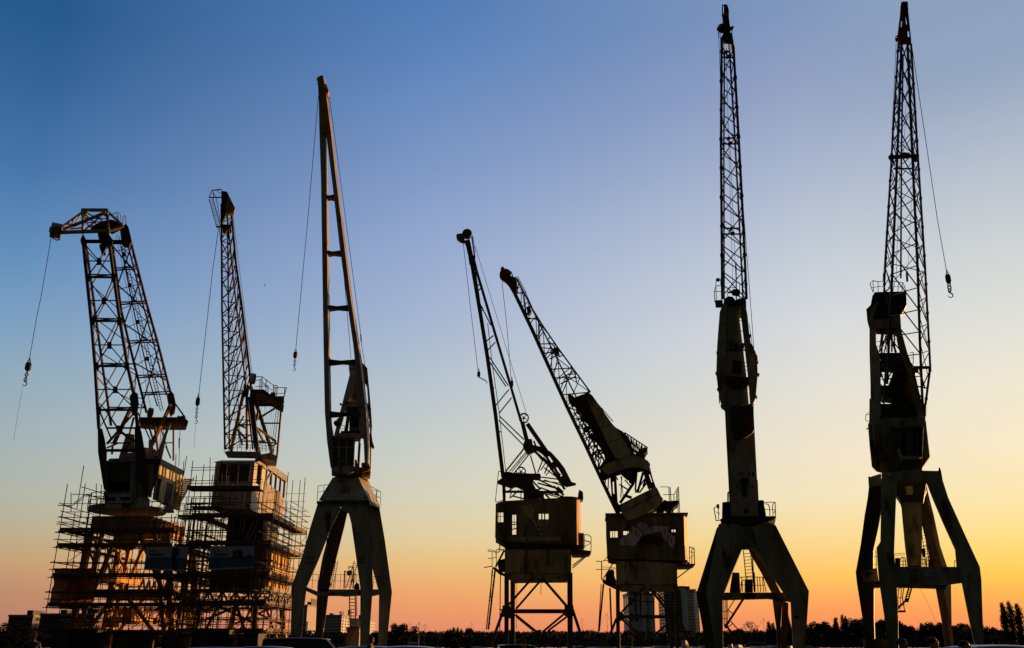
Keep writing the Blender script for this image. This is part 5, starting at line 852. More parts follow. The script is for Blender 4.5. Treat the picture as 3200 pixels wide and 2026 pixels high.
m = k.part('cab_window', glassmat('clear_cab_glass', (0.85,0.8,0.65)), ca); m.PG([(2866,1333),(2884,1338),(2880,1420),(2868,1422)], .1, .03); m.done()
m = k.part('cab_sill', M_GREEN, ca); m.PG([(2802,1404),(2810,1400),(2820,1424),(2880,1426),(2874,1434),(2820,1436),(2812,1452)], -.42, .1); m.done()
m = k.part('cab_base', M_BLACK); m.PG([(2812,1436),(2878,1434),(2882,1464),(2806,1478)], 0, 3); m.done()
# portal
def ring7(name, mm, pts, d, th, vx=0.0, par=None): m = k.part(name, mm, par); m.PG(pts, d, th, vx); return m.done()
up = ring7('upper_ring', M_GREEN, [(2779,1478),(2820,1470),(2934,1472),(2944,1500),(2896,1504),(2820,1503),(2801,1504),(2779,1500)], -.9, .9)
ring7('upper_ring_face', M_PALE, [(2713,1493),(2753,1480),(2755,1516),(2715,1524)], .6, .6, 0, up); ring7('ring_seam', M_DARK, [(2826,1471),(2828,1471),(2828,1503),(2826,1503)], -.92, .018, 0, up)
ring7('corner_lug', M_DARK, [(2932,1472),(2934,1461),(2937,1461),(2941,1472),(2946,1500),(2942,1501)], -.8, .5); ring7('corner_lug', M_DARK, [(2713,1493),(2715,1488),(2718,1490),(2719,1493)], .5, .4)
ring7('upper_ring', M_BLACK, [(2755,1500),(2896,1503),(2896,1530),(2884,1566),(2815,1568),(2790,1530)], 2, 2)
for mm, d, th, vx, pts in ((M_GREEN, -.9, .9, 0, [(2755,1480),(2770,1476),(2801,1503),(2799,1560),(2797,1611),(2793,1722),(2797,1772),(2801,1817),(2806,1930),(2808,2050),(2777,2050),(2768,1960),(2747,1817),(2743,1774),(2739,1712),(2751,1694),(2753,1587)]),
    (M_DARK, .6, .8, 0, [(2715,1524),(2753,1515),(2753,1591),(2741,1660),(2729,1722),(2729,1774),(2731,1825),(2731,1932),(2735,2050),(2710,2050),(2704,1990),(2678,1825),(2674,1789),(2690,1700),(2702,1610),(2711,1559)]),
    (M_GREEN, -.9, .9, 0, [(2896,1503),(2940,1501),(2958,1555),(3010,1668),(3057,1772),(3062,1813),(3063,1936),(3072,2050),(3054,2050),(3030,1935),(3007,1819),(2991,1772),(2986,1714),(2950,1635),(2914,1551)]),
    (M_PALE, 3.4, .8, 0, [(2886,1519),(2896,1523),(2918,1610),(2938,1706),(2960,1772),(2972,1825),(2974,1952),(2986,2050),(2975,2050),(2950,1880),(2946,1772),(2922,1700),(2904,1620)]),
    (M_BROWN, 3.3, .7, 0, [(2878,1519),(2888,1519),(2906,1620),(2924,1700),(2946,1772),(2952,1880),(2977,2050),(2958,2050),(2945,1950),(2922,1825),(2910,1770),(2896,1700),(2882,1639)])):
    ring7('portal_leg', mm, pts, d, th, vx)
ring7('leg_edge_face', M_GREY, [(2940,1501),(2946,1501),(2963,1555),(3014,1668),(3062,1772),(3067,1813),(3071,1936),(3079,2050),(3072,2050),(3063,1936),(3062,1813),(3057,1772),(3010,1668),(2958,1555)], -.85, .8)
lr = ring7('lower_ring', M_GREEN, [(2743,1774),(2800,1771),(3058,1772),(3062,1812),(3005,1820),(2960,1826),(2878,1825),(2800,1822),(2755,1813),(2747,1816)], -.95, 1.0)
ring7('lower_ring_face', M_DARK, [(2674,1789),(2692,1785),(2695,1822),(2678,1825)], .6, .6, 0, lr)
sg = ring7('notice_board', mat('beige_board', (0.30,0.22,0.16), var=.25), [(2692,1785),(2740,1775),(2746,1814),(2696,1822)], .5, .06, 0, lr)
m = k.part('lettering', M_DARK, sg); m.PL([(2706,1790),(2712,1790)], 2.4, .47); m.PL([(2714,1788),(2718,1798),(2714,1804)], 4, .47); m.PL([(2724,1788),(2726,1794)], 4, .47); m.PL([(2702,1796),(2708,1800)], 2, .47); m.done()
ring7('ring_ledge', M_GREY, [(2730,1816),(2747,1814),(2748,1819),(2730,1820)], .3, .1, 0, lr)
sg2 = ring7('white_sign', mat('white_sign', (0.42,0.43,0.52), var=.2, scale=4, streak=False), [(2889,1782),(2935,1782),(2937,1786),(2937,1799),(2892,1801),(2889,1796)], -1.0, .04, 0, lr)
m = k.part('lettering', mat('grey_lettering', (.22,.22,.3)), sg2); m.PL([(2902,1787),(2930,1787)], 1.6, -1.015); m.PL([(2898,1793),(2926,1792)], 1.6, -1.015); m.PL([(2918,1797),(2932,1796)], 1.6, -1.015); m.done()
k.text('K 100', 2852, 1783, 9, -.965, M_MARK, lr); k.text('5,35', 2955, 1782, 8, -.965, M_MARK, lr)
m = k.part('ring_underside', M_BLACK, lr); m.PG([(2755,1814),(2960,1826),(2960,1832),(2735,1826)], .06, 3.4); m.PG([(2678,1825),(2750,1816),(2750,1828),(2735,1830)], 1, 3); m.done()
ring7('centre_column', M_GREEN, [(2815,1567),(2880,1567),(2882,1640),(2880,1766),(2835,1768),(2826,1690)], 1.6, 2.2); ring7('column_neck', M_BLACK, [(2800,1503),(2896,1503),(2886,1566),(2813,1566)], 1.2, 2.6)
ring7('column_panel', M_PALE, [(2830,1520),(2852,1519),(2853,1546),(2832,1547)], 1.15, .04); ring7('column_foot', M_BLACK, [(2840,1766),(2878,1766),(2870,1775),(2850,1775)], 1.8, 1.6)
m = k.part('ring_walkway_rail', M_DARK); m.PL([(2795,1731),(2828,1730)], 1.5, 3); m.PL([(2795,1736),(2828,1735)], 1.2, 3); m.PL([(2812,1774),(2812,1750),(2818,1742),(2828,1744),(2832,1774)], 2.4, 1.5); m.PL([(2812,1754),(2832,1754)], 2, 1.5); m.PL([(2812,1765),(2832,1765)], 2, 1.5); m.L(2822,1742,2822,1774,2,1.5); m.PL([(2732,1740),(2740,1740)], 1.6, 2); m.PL([(2732,1764),(2740,1764)], 1.6, 2); m.L(2737,1720,2739,1774,1.6,2); m.PL([(2880,1708),(2908,1706)], 2.4, 2.6); m.PL([(2880,1730),(2910,1729)], 1.8, 2.6); m.lad(2881,1634,2900,1774,10,14,2.8,1.6)
for x in (2884, 2890, 2896, 2902, 2907): m.L(x, 1738, x, 1774, 2, 2.2)
m.PL([(2880,1748),(2910,1752)], 2, 2.2); m.PL([(2880,1762),(2912,1764)], 1.8, 2.2); m.PL([(2984,1774),(2982,1758),(2984,1752),(2990,1756)], 1.4, .6); m.done()
m = k.part('drive_box', M_BLACK); m.PG([(2797,1744),(2812,1744),(2812,1774),(2797,1774)], 1.2, 1); m.PG([(2880,1714),(2892,1714),(2892,1740),(2882,1736)], 2.4, .8); m.PG([(2902,1748),(2916,1746),(2918,1774),(2904,1774)], 1.6, .8); m.done()
m = k.part('access_stair', M_BLACK); m.lad(2848,1824,2833,1878,9,8,1.6,3.4); m.L(2836,1872,2805,1902,5,1.8); m.PL([(2826,1826),(2820,1868),(2826,1904),(2829,1910)], 2.2, 1.8); m.PL([(2810,1826),(2806,1870),(2807,1905)], 1.8, 1.8); m.PL([(2818,1826),(2812,1906)], 1.8, 1.6); m.L(2804,1911,2829,1911,6,1.6); m.PL([(2802,1846),(2814,1838)], 1.6, 1.6); m.PL([(2802,1869),(2822,1868)], 1.8, 1.6); m.PL([(2812,1890),(2828,1890)], 1.6, 1.6); m.L(2829,1878,2838,1880,6,1.6); m.done()
m = k.part('loose_cable', M_ROPE); m.PL([(2872,1836),(2892,1868),(2910,1910),(2928,1948)], .8, 2, n=5); m.done()
for xq, d, mm in ((2752,.8,M_AMBER),(2792,-.4,M_DARK),(3066,-.4,M_DARK),(2972,3.6,M_DARK)):
    m = k.part('bogie', mm); c = p(xq, 2003, Y7 + d); m.box((c.x - .9, Y7 + d - .3, .15), (c.x + .9, Y7 + d + .4, 1.75 if mm is M_AMBER else .75)); [m.disc((c.x + o, Y7 + d, .35), (0,1,0), .35, .25, 16) for o in (-.6, .6)]; m.done()
hook('dark hook block hanging over open sky right of the rightmost crane', Y7 - .4, [(2848,134),(2890,420),(2930,690),(2957,842)], (2963,872), 16, 30, (2970,923), 15)
# ================================================================== scaffolding round the two left cranes
random.seed(11)
def scaffold(label, x0, x1, y0, y1, lifts, tops, right_deck_top, front_deck, decks, extra=()):
    """lifts: deck heights; standards on an outer and an inner line all round"""
    k = Kit('scaffolding', label, 'scaffolding', ((x0 + x1) / 2, y0, 0), y0, 'tube scaffolding wrapped round the two left cranes')
    W = 1.05; V = Vector; xs = [x0 + (x1 - x0) * i / max(1, round((x1 - x0) / 1.3)) for i in range(round((x1 - x0) / 1.3) + 1)]; ys = [y0 + (y1 - y0) * i / round((y1 - y0) / 2.1) for i in range(round((y1 - y0) / 2.1) + 1)]
    st = [(x, y0, 'f') for x in xs] + [(x, y1, 'b') for x in xs] + [(x, y0 + W, 'f') for x in xs[1:-1]] + [(x0, y, 'l') for y in ys[1:-1]] + [(x1, y, 'r') for y in ys[1:-1]] + [(x1 - W, y, 'r') for y in ys[1:-1]] + [(x0 + W, y, 'l') for y in ys[1:-1]]
    for x, y, sd in st:
        h = tops(x, y, sd) + random.uniform(-.5, .5); j = V((random.uniform(-.05, .05), random.uniform(-.05, .05), 0)); m = k.part('standard', M_TUBE); m.bar((x, y, 0), V((x, y, h)) + j, .06, n=8)
        for z in lifts:
            if z < h: m.bar((x, y, z - .06), (x, y, z + .06), .11, n=8); m.bar((x, y, z + .95), (x, y, z + 1.03), .1, n=8)
        for z in range(2, int(h), 2): m.bar((x, y, z + .4), (x, y, z + .52), .085, n=8)
        m.done()
    led = []; dk = []
    for z in lifts:
        fr = z <= front_deck; rt = z <= right_deck_top
        for zz in ((-.08, .5, 1.0) if z in decks else (-.08,)):
            if fr: led += [((x0 - .3, y0, z + zz), (x1 + .3, y0, z + zz + random.uniform(-.05, .05)))]
            if rt: led += [((x1, y0 - .3, z + zz), (x1, y1 + .3, z + zz + random.uniform(-.05, .05)))]
            if fr: led += [((x0, y0 - .3, z + zz), (x0, y1 + .3, z + zz))]
        if fr: led += [((x0, y0 + W, z - .08), (x1, y0 + W, z - .08)), ((x0, y1, z - .08), (x1, y1, z - .08)), ((x0, y1, z + 1), (x1, y1, z + 1))]
        if rt: led += [((x1 - W, y0, z - .08), (x1 - W, y1, z - .08)), ((x1 - W, y0, z + 1), (x1 - W, y1, z + 1))]
        dz = z in decks
        if fr and dz: dk += [(x0, y0 + .05, x1, y0 + W - .05, z, 'f'), (x0 + .05, y0 + W, x0 + W, y1, z, 'l')]
        if fr and dz and z < 4: dk += [(x0, y1 - W, x1, y1 - .05, z, 'b')]
        if rt and dz: dk += [(x1 - W + .05, y0 + W, x1 - .05, y1, z, 'r')]
    for a, b in led[:98]: m = k.part('ledger', M_TUBE); m.bar(a, b, .055, n=8); m.done()
    if len(led) > 98:
        m = k.part('ledger', M_TUBE)
        for a, b in led[98:]: m.bar(a, b, .055, n=6)
        m.done(kind='stuff')
    for a0, b0, a1, b1, z, sd in dk:
        m = k.part('board_deck', M_WOOD)
        if sd in 'fb':
            n = 4; segs = max(2, round((a1 - a0) / 3))
            for s_ in range(segs):
                for i in range(n):
                    ww = (b1 - b0) / n; m.box((a0 + (a1 - a0) * s_ / segs - .12, b0 + i * ww, z - .02 + random.uniform(0, .03)), (a0 + (a1 - a0) * (s_ + 1) / segs - .02, b0 + (i + .94) * ww, z + .04 + random.uniform(0, .02)))
            m.box((a0, b0 - .05 if sd == 'f' else b1, z + .05), (a1, b0 if sd == 'f' else b1 + .05, z + .25))
        else:
            n = 4; segs = max(2, round((b1 - b0) / 3))
            for s_ in range(segs):
                for i in range(n):
                    ww = (a1 - a0) / n; m.box((a0 + i * ww, b0 + (b1 - b0) * s_ / segs, z - .02 + random.uniform(0, .03)), (a0 + (i + .94) * ww, b0 + (b1 - b0) * (s_ + 1) / segs - .05, z + .04 + random.uniform(0, .02)))
            xx = a1 + .01 if sd == 'r' else a0 - .06; m.box((xx, b0, z + .05), (xx + .05, b1, z + .27))
        # cross tubes and beams under the boards
        m.done(); m = k.part('deck_bearer', M_TUBE)
        if sd in 'fb':
            for x in xs: m.bar((x, b0 - .1, z - .1), (x, b1 + .1, z - .1), .05, n=6)
        else:
            for y in ys: m.bar((a0 - .1, y, z - .1), (a1 + .1, y, z - .1), .05, n=6)
        m.done()
    for z, sides in extra:
        for sd in sides:
            a, b = {'f': ((x0 - .3, y0, z), (x1 + .3, y0, z)), 'l': ((x0, y0 - .3, z), (x0, y1, z)), 'r': ((x1, y0 + 5, z), (x1, y1 + .4, z)), 'q': ((x1 - W, y0 + 5, z), (x1 - W, y1 + .4, z)), 'h': ((x0 - .3, y0 + .4, z), (x0 + 3.2, y0 + .4, z)), 'b': ((x1 - 3, y1, z), (x1 + .3, y1, z))}[sd]
            m = k.part('top_rail', M_TUBE); m.bar(a, b, .05, n=8); m.done()
    allz = [0.3] + [z for z in lifts]
    for z, z2 in zip(allz, allz[1:]):
        i = random.randrange(len(xs) - 1); j = random.randrange(len(ys) - 1)
        m = k.part('brace', M_TUBE); m.bar((xs[i], y0 - .06, z), (xs[i + 1], y0 - .06, z2 - .1), .05, n=6); m.done()
        m = k.part('brace', M_TUBE); m.bar((x1 + .06, ys[j], z), (x1 + .06, ys[j + 1], z2 - .1), .05, n=6); m.done()
        m = k.part('brace', M_TUBE); m.bar((xs[-2 - i if i < len(xs) - 2 else 0], y1, z), (xs[-1 - i], y1, z2 - .1), .05, n=6); m.done()
        m = k.part('brace', M_TUBE); m.bar((x0 + W, y0, z), (x0 + W, y0 + 2.2, z2 - .1), .05, n=6); m.done()
    return k
Z = lambda y, Y: p(100, y, Y).z
YA = Y1 - 2.4
xa0 = p(146, 1900, YA).x; xa1 = p(520, 1850, YA).x; la = [Z(y, YA) for y in (1980, 1938, 1895, 1848, 1802, 1755, 1708, 1660)]; da = [la[0], la[2], la[4], la[6], la[7]]
ka = scaffold('brown tube scaffolding with board decks wrapped round the base of the leftmost crane', xa0, xa1, YA, YA + 12.4, la, lambda x, y, s: Z(1600, YA) + (2.0 if x < xa0 + 2.2 and random.random() < .6 else (-.6 if s in 'b' else 0)), Z(1700, YA), Z(1650, YA), da, [(Z(1632, YA), 'fl'), (Z(1615, YA), 'lh'), (Z(1598, YA), 'lh'), (Z(1580, YA), 'l'), (Z(1572, YA), 'h')])
m = ka.part('top_rail', M_TUBE); P_ = lambda x, y, d: p(x, y, YA + d)
for q in ((226,1545,285,1545,0,2),(255,1522,330,1545,0,3),(265,1545,326,1560,1,3),(232,1572,265,1548,0,1),(226,1580,258,1560,1,3),(258,1550,325,1552,3,3),(185,1572,225,1586,0,4),(180,1580,226,1580,0,0),(222,1600,222,1540,1,1),(240,1590,262,1455,2,2),(300,1600,301,1512,3,3),(313,1600,317,1515,4,4),(546,1570,550,1420,4,4),(566,1560,575,1440,5,5),(575,1480,584,1424,5,5),(548,1560,575,1480,4,4)): m.bar(P_(q[0],q[1],q[4]), P_(q[2],q[3],q[5]), .06, n=8)
m.done()
YB = Y2 - 2.6
xb0 = p(566, 1900, YB).x; xb1 = p(829, 1886, YB).x; lb = [Z(y, YB) for y in (1975, 1932, 1888, 1843, 1798, 1748, 1700, 1656, 1614)]; db = lb[0::2]
kb = scaffold('brown tube scaffolding with sunlit right-hand decks wrapped round the second crane from the left', xb0, xb1, YB, YB + 11.6, lb, lambda x, y, s: (Z(1560, YB) + (3.2 if s == 'r' and y > YB + 6 else 0) + (1.5 if s == 'f' else 0)) if s in 'fr' else Z(1590, YB), Z(1610, YB), Z(1606, YB), db, [(Z(1594, YB), 'rqb'), (Z(1572, YB), 'rq'), (Z(1552, YB), 'rqb'), (Z(1535, YB), 'r'), (Z(1592, YB), 'h'), (Z(1574, YB), 'h'), (Z(1556, YB), 'h')])
m = kb.part('board_deck', M_WOOD); zt = Z(1530, YB); m.box((xb0 - .6, YB, zt), (p(812,1527,YB).x, YB + 1.1, zt + .09)); m.box((xb0 - .6, YB - .05, zt + .02), (p(812,1527,YB).x, YB - .003, zt + .28)); m.done()
m = kb.part('top_rail', M_TUBE)
for h in (.55, .75, 1.55, 1.75): m.bar((xb0 - .5, YB, zt + h - .1), (p(820,1500,YB).x, YB, zt + h), .05, n=8)
for z_ in (Z(1575,YB), Z(1590,YB), Z(1552,YB)): m.bar((xb0 - .6, YB + .2, z_), (xb0 + 2.4, YB + .2, z_), .05, n=8)
for i in range(7): x = xb0 - .4 + (p(812,1527,YB).x - xb0 + .4) * i / 6; m.bar((x, YB, zt - 3.4), (x, YB, zt + (2.2 if i in (0, 4) else 1.9)), .06, n=8)
for x, t in ((653, 1430), (690, 1480)): m.bar(p(x, 1610, YB), p(x + 4, t, YB), .055, n=8)
for y0_, y1_ in ((1543, 1543), (1568, 1568), (1585, 1600)): m.bar(p(880, y0_, YB + 8), p(955, y1_, YB + 11.6), .05, n=8)
m.done()
m = kb.part('scaffold_ladder', M_GREY); a, b = p(767,1700,YB+.4), p(797,1630,YB+.4); d = Vector((.28,0,.04))
for g in (-1, 1): m.bar(a + d * g * .6, b + d * g * .6, .07)
for i in range(9): c = a.lerp(b, i / 8); m.bar(c - d * .6, c + d * .6, .05)
m.done()
m = kb.part('scaffold_ladder', M_GREY); a, b = p(628,1845,YB+.3), p(652,1806,YB+.3)
for g in (-1, 1): m.bar(a + d * g * .6, b + d * g * .6, .06)
m.done()
# linking walkway between the two scaffolds
kw = Kit('scaffold_walkway', 'board walkway of tubes linking the scaffolding of the two left cranes', 'walkway', ((xa1 + xb0) / 2, YA + 1, 0), YA + 1)
for i, z in enumerate([Z(y, YA) for y in (1612, 1705, 1800, 1892)]):
    m = kw.part('board_deck', M_WOOD); m.box((xa1 - .4, YA + 1.6, z), (xb0 + .4, YA + 2.6, z + .08)); m.box((xa1 - .4, YA + 1.55, z + .085), (xb0 + .4, YA + 1.6, z + .26)); m.done()
    m = kw.part('walkway_rail', M_TUBE)
    for h in (.5, 1.0): m.bar((xa1 - .5, YA + 1.6, z + h), (xb0 + .5, YA + 1.6, z + h + .04), .05, n=8); m.bar((xa1 - .5, YA + 2.7, z + h), (xb0 + .5, YA + 2.7, z + h), .05, n=8)
    m.bar((xa1, YA + 1.6, z), (xb0, YA + 1.6, z + 1), .05, n=6); m.bar((xa1 - .3, YA + 4, z + .3), (xb0 + .3, YA + 7, z + .3), .05, n=6); m.done()
for y_ in (1540, 1560, 1582, 1598):
    m = kw.part('walkway_rail', M_TUBE); z = Z(y_, YA); m.bar((xa1 - .8, YA + 2.2, z), (xb0 + 1.6, YA + 2.2, z + random.uniform(-.06, .06)), .05, n=8); m.bar((xa1 - .8, YA + 4.2, z - .2), (xb0 + 1.6, YA + 4.2, z - .15), .05, n=8); m.done()
m = kw.part('board_deck', M_WOOD); z = Z(1572, YA); m.box((xa1 + .2, YA + 2.2, z), (xb0 + 1.5, YA + 3.2, z + .08)); m.done()
for x in (xa1 - .4, xa1 + .1, xa1 + .8, xa1 + 1.5, (xa1 + xb0) / 2, xb0 - .4, xb0 + .5, xb0 + 1.3):
    m = kw.part('standard', M_TUBE); m.bar((x, YA + 1.6, 0), (x, YA + 1.6, Z(1545, YA)), .06, n=8); m.bar((x, YA + 2.7, 0), (x, YA + 2.7, Z(1560, YA)), .06, n=8); m.done()
# site hoist cable, tarpaulin, banners
k = Org(base(210, YA)); m = MB(k, 'tarpaulin', mat('orange_sheeting', (0.30,0.10,0.03), var=.6, scale=.8, alpha_trans=.6)); vs_ = []; nx, ny = 14, 10
for iy in range(ny + 1):
    for ix in range(nx + 1):
        x = 168 + (302 - 168) * ix / nx; y = 1776 + (1884 - 1776) * iy / ny; q = p(x - (iy * .9), y, YA + 1.3); q.y += .18 * math.sin(ix * 1.3 + iy * .5) + .1 * math.sin(iy * 1.7); vs_.append(q)
m.add(vs_, [(iy * (nx + 1) + ix, iy * (nx + 1) + ix + 1, (iy + 1) * (nx + 1) + ix + 1, (iy + 1) * (nx + 1) + ix) for iy in range(ny) for ix in range(nx)])
single('tarpaulin', 'orange brown sheeting hung inside the scaffolding of the leftmost crane', 'tarpaulin', m, smooth=True)
def banner(label, pts, Y, marks, sea):
    k = Kit('banner', label, 'banner', base(pts[0][0], Y), Y, 'printed banners hung on the scaffolding')
    a, b, c_, d_ = [p(x, y, Y) for x, y in pts]; m = k.part('cloth', mat('banner_sky', (0.55,0.52,0.68), var=.3, scale=.7)); n = 12; fr = .46
    def grid(mb, v0, v1, o):
        vs = []
        for j in range(5):
            v = v0 + (v1 - v0) * j / 4
            for i in range(n + 1): u = i / n; q = a.lerp(b, u).lerp(d_.lerp(c_, u), v); q.y += o + .05 * math.sin(u * 9 + v * 3); vs.append(q)
        mb.add(vs, [(j * (n + 1) + i, j * (n + 1) + i + 1, (j + 1) * (n + 1) + i + 1, (j + 1) * (n + 1) + i) for j in range(4) for i in range(n)]); return mb.done(True)
    c1 = grid(m, 0, 1, 0); s_ = k.part('printed_sea', sea, c1); grid(s_, fr, .92, -.012)
    m = k.part('printed_figure', M_BLACK, c1)
    for f in marks:
        if f[0] == 'p': m.PG(f[1], -.09, .01)
        else: m.PL(f[1], f[2], -.09)
    m.done()
SEA = mat('banner_sea', (0.12,0.19,0.27), var=.4, scale=.7)
banner('faded banner with a dark oval shape, on the scaffolding of the leftmost crane', [(458,1709),(588,1708),(578,1786),(449,1782)], YA - .25, [('p',[(541,1712),(553,1709),(559,1716),(557,1728),(549,1738),(547,1760),(555,1776),(548,1784),(540,1780),(536,1742)]),('l',[(466,1720),(472,1726)],3),('l',[(478,1720),(484,1726)],3),('l',[(464,1733),(510,1733)],3)], SEA)
banner('faded banner with two standing figures over dark water, on the scaffolding of the second crane', [(656,1709),(795,1707),(796,1776),(652,1782)], YB - .25, [('p',[(727,1746),(729,1730),(726,1722),(731,1719),(736,1721),(741,1722),(736,1728),(737,1746),(733,1746),(732,1736),(730,1746)]),('p',[(744,1746),(742,1724),(746,1717),(751,1718),(757,1726),(757,1746)]),('p',[(769,1746),(772,1738),(778,1734),(788,1741),(792,1746)]),('l',[(668,1718),(671,1724)],3),('l',[(682,1718),(684,1724)],3),('l',[(668,1732),(712,1733)],3)], SEA)

# ================================================================== ground, water
def sheet(name, pts, z, m, kind='structure'):
    mb = MB(None, name, m); mb.add([(x, y, z) for x, y in pts], [tuple(range(len(pts)))]); o = mb.done(kind=kind); return o
M_QUAY = mat('quay_asphalt', (0.05,0.048,0.045), var=.3, scale=.4, streak=False); M_LAND = mat('dark_grass', (0.03,0.035,0.018), var=.4, scale=.1, streak=False)
mb = MB(None, 'ground', M_QUAY); mb.add([(-900,-60,0),(900,-60,0),(900,124,0),(-900,124,0),(-900,124,-6),(900,124,-6)], [(0,1,2,3),(3,2,5,4)]); mb.done(kind='structure')
mw = mat('harbour_water', (0.02,0.03,0.035), rough=.15, var=.2, scale=.3, streak=False); sheet('water', [(-900,124.01),(900,124.01),(900,232),(-900,232)], -1.1, mw)
sheet('far_bank', [(-6000,232),(6000,232),(6000,12000),(-6000,12000)], .05, M_LAND)
sheet('quay_line', [(-300,122.6),(300,122.6),(300,123.6),(-300,123.6)], .004, mat('pale_quay_edge', (.2,.2,.19)))

# ================================================================== buildings across the water
def block(name, label, x0, x1, ytop, Y, D_, m, rows, cols, extras=(), side=True, bands=False, band_m=None, group='tower blocks across the water'):
    k = Kit(name, label, 'building', base((x0 + x1) / 2, Y), Y, group); xa, xb, zt = p(x0,1950,Y).x, p(x1,1950,Y).x, p(x0,ytop,Y).z
    b = k.part('wall', m); b.box((xa, Y, 0), (xb, Y + D_, zt)); b.done()
    b = k.part('roof_edge', M_CONC); b.box((xa - .3, Y - .3, zt + .01), (xb + .3, Y + D_ + .3, zt + .9)); b.done()
    for x, w_, h in extras: b = k.part('roof_house', M_DARK); q = xa + (xb - xa) * x; ww = (xb - xa) * w_; b.box((q, Y + D_ * .3, zt + .9), (q + ww, Y + D_ * .7, zt + h)); b.done()
    for r in range(rows):
        z0 = zt * (r + .32) / rows; z1 = zt * (r + .82) / rows
        b = k.part('window_row', M_DGLASS)
        for c_ in range(cols): ww = (xb - xa) / cols; b.box((xa + (c_ + .2) * ww, Y - .06, z0), (xa + (c_ + .8) * ww, Y - .003, z1))
        if side:
            for c_ in range(3): ww = D_ / 3; b.box((xb + .003, Y + (c_ + .3) * ww, z0), (xb + .06, Y + (c_ + .7) * ww, z1)) if xb < 0 else b.box((xa - .06, Y + (c_ + .3) * ww, z0), (xa - .003, Y + (c_ + .7) * ww, z1))
        b.done()
        if bands: b = k.part('balcony', band_m or M_CONC); b.box((xa + .5, Y - 1.2, zt * r / rows), (xb - .5, Y - .07, zt * (r + .3) / rows)); b.done()
    return k
M_PINK = mat('pale_render', (0.45,0.40,0.38), var=.1, scale=.2); M_SLATE = mat('slate_cladding', (0.13,0.125,0.13), var=.15, scale=.2); M_GREYB = mat('grey_render', (0.62,0.60,0.62), var=.12, scale=.15)
block('apartment_block', 'low slate block with a pale end wall at the left edge of the picture', 24, 100, 1928, 420, 26, M_SLATE, 5, 14, ((.35,.25,3),))
block('apartment_block', 'long slate block behind the scaffolding foot of the leftmost crane', 122, 292, 1924, 400, 26, M_SLATE, 6, 22, ((.2,.1,2.6),(.7,.2,3)))
block('tower_block', 'narrow tower with a pink sunlit side, right of the scaffolding', 938, 957, 1895, 560, 40, M_PINK, 13, 4, ((.2,.5,3),(.8,.1,5)), side=False)
block('tower_block', 'slim pink tower just right of the narrow tower, behind a crane leg', 966, 977, 1918, 620, 46, M_PINK, 12, 3)
block('apartment_block', 'grey block seen left of the ladder under the pale crane', 1014, 1067, 1927, 520, 26, M_GREYB, 9, 10, ((.1,.1,2),(.7,.06,3)))
block('apartment_block', 'lower grey block right of the ladder under the pale crane', 1074, 1152, 1938, 560, 26, M_GREYB, 8, 12, ((.05,.05,6),(.5,.3,3)))
k = block('tower_block', 'broad grey slab seen through the portal of the crane with the painted wall', 1966, 2046, 1858, 560, 26, M_GREYB, 3, 5, ((.1,.2,4),(.35,.2,6),(.72,.22,7)), side=True)
m = k.part('pale_bay', mat('pale_bay', (.75,.74,.74), var=.1)); X = p(2040,1950,560).x
m.box((X - 6.5, 558.6, 0), (X - 3.2, 559.9, p(0,1864,560).z)); m.box((X - 1.6, 558.6, 0), (X + 1.2, 559.9, p(0,1868,560).z)); m.done(); k.Y = 560; m = k.part('lettering', M_WHITE); [m.box((p(1986 + i * 5.4,1945,559.8).x, 559.7, p(0,1947.5,559.8).z), (p(1989 + i * 5.4,1945,559.8).x, 559.8, p(0,1942.5,559.8).z)) for i in range(4)]; m.done()
k = block('tower_block', 'tall tower with balcony rows and a pale blue end strip', 2080, 2133, 1846, 580, 24, M_SLATE, 16, 8, ((.2,.3,3),(.6,.1,5)), bands=True)
m = k.part('end_strip', mat('pale_blue_strip', (.85,.92,1.0), var=.06)); xa, xb = p(2134,1950,578).x, p(2149,1950,578).x; m.box((xa, 577, 0), (xb, 600, p(0,1838,578).z)); m.done()
m = k.part('roof_plant', M_DARK); [m.box((xa - 18 + i * 6, 585, p(0,1846,580).z + .9), (xa - 14 + i * 6, 590, p(0,1846,580).z + 3 + (i % 3) * 1.4)) for i in range(4)]; m.done()
block('tower_block', 'reddish grey tower with a pale edge, just behind the A-shaped crane portal', 2151, 2180, 1846, 600, 22, mat('brick_grey', (.5,.42,.40), var=.15), 17, 5, ((.1,.5,3),), bands=False)
block('tower_block', 'slim pale tower edge beside the leg of the A-shaped portal', 2181, 2187, 1852, 590, 20, mat('pale_blue_edge', (.7,.76,.82), var=.06), 16, 1, side=False)
k = Kit('quay_shed', 'small pale kiosk seen below the ladder of the pale crane', 'shed', base(1100, 90), 90); m = k.part('wall', M_PINK); m.prism([p(1081,1963,90), p(1124,1963,90), p(1122,1975,90), p(1083,1975,90)], (0,3,0)); m.box((p(1083,2000,90).x, 90, 0), (p(1122,2000,90).x, 93, p(0,1975,90).z)); w_ = m.done(); m = k.part('roof', M_DARK, w_); m.prism([p(1079,1963,89.8), p(1126,1963,89.8), p(1120,1960,89.8), p(1085,1960,89.8)], (0,3.4,0)); m.done()

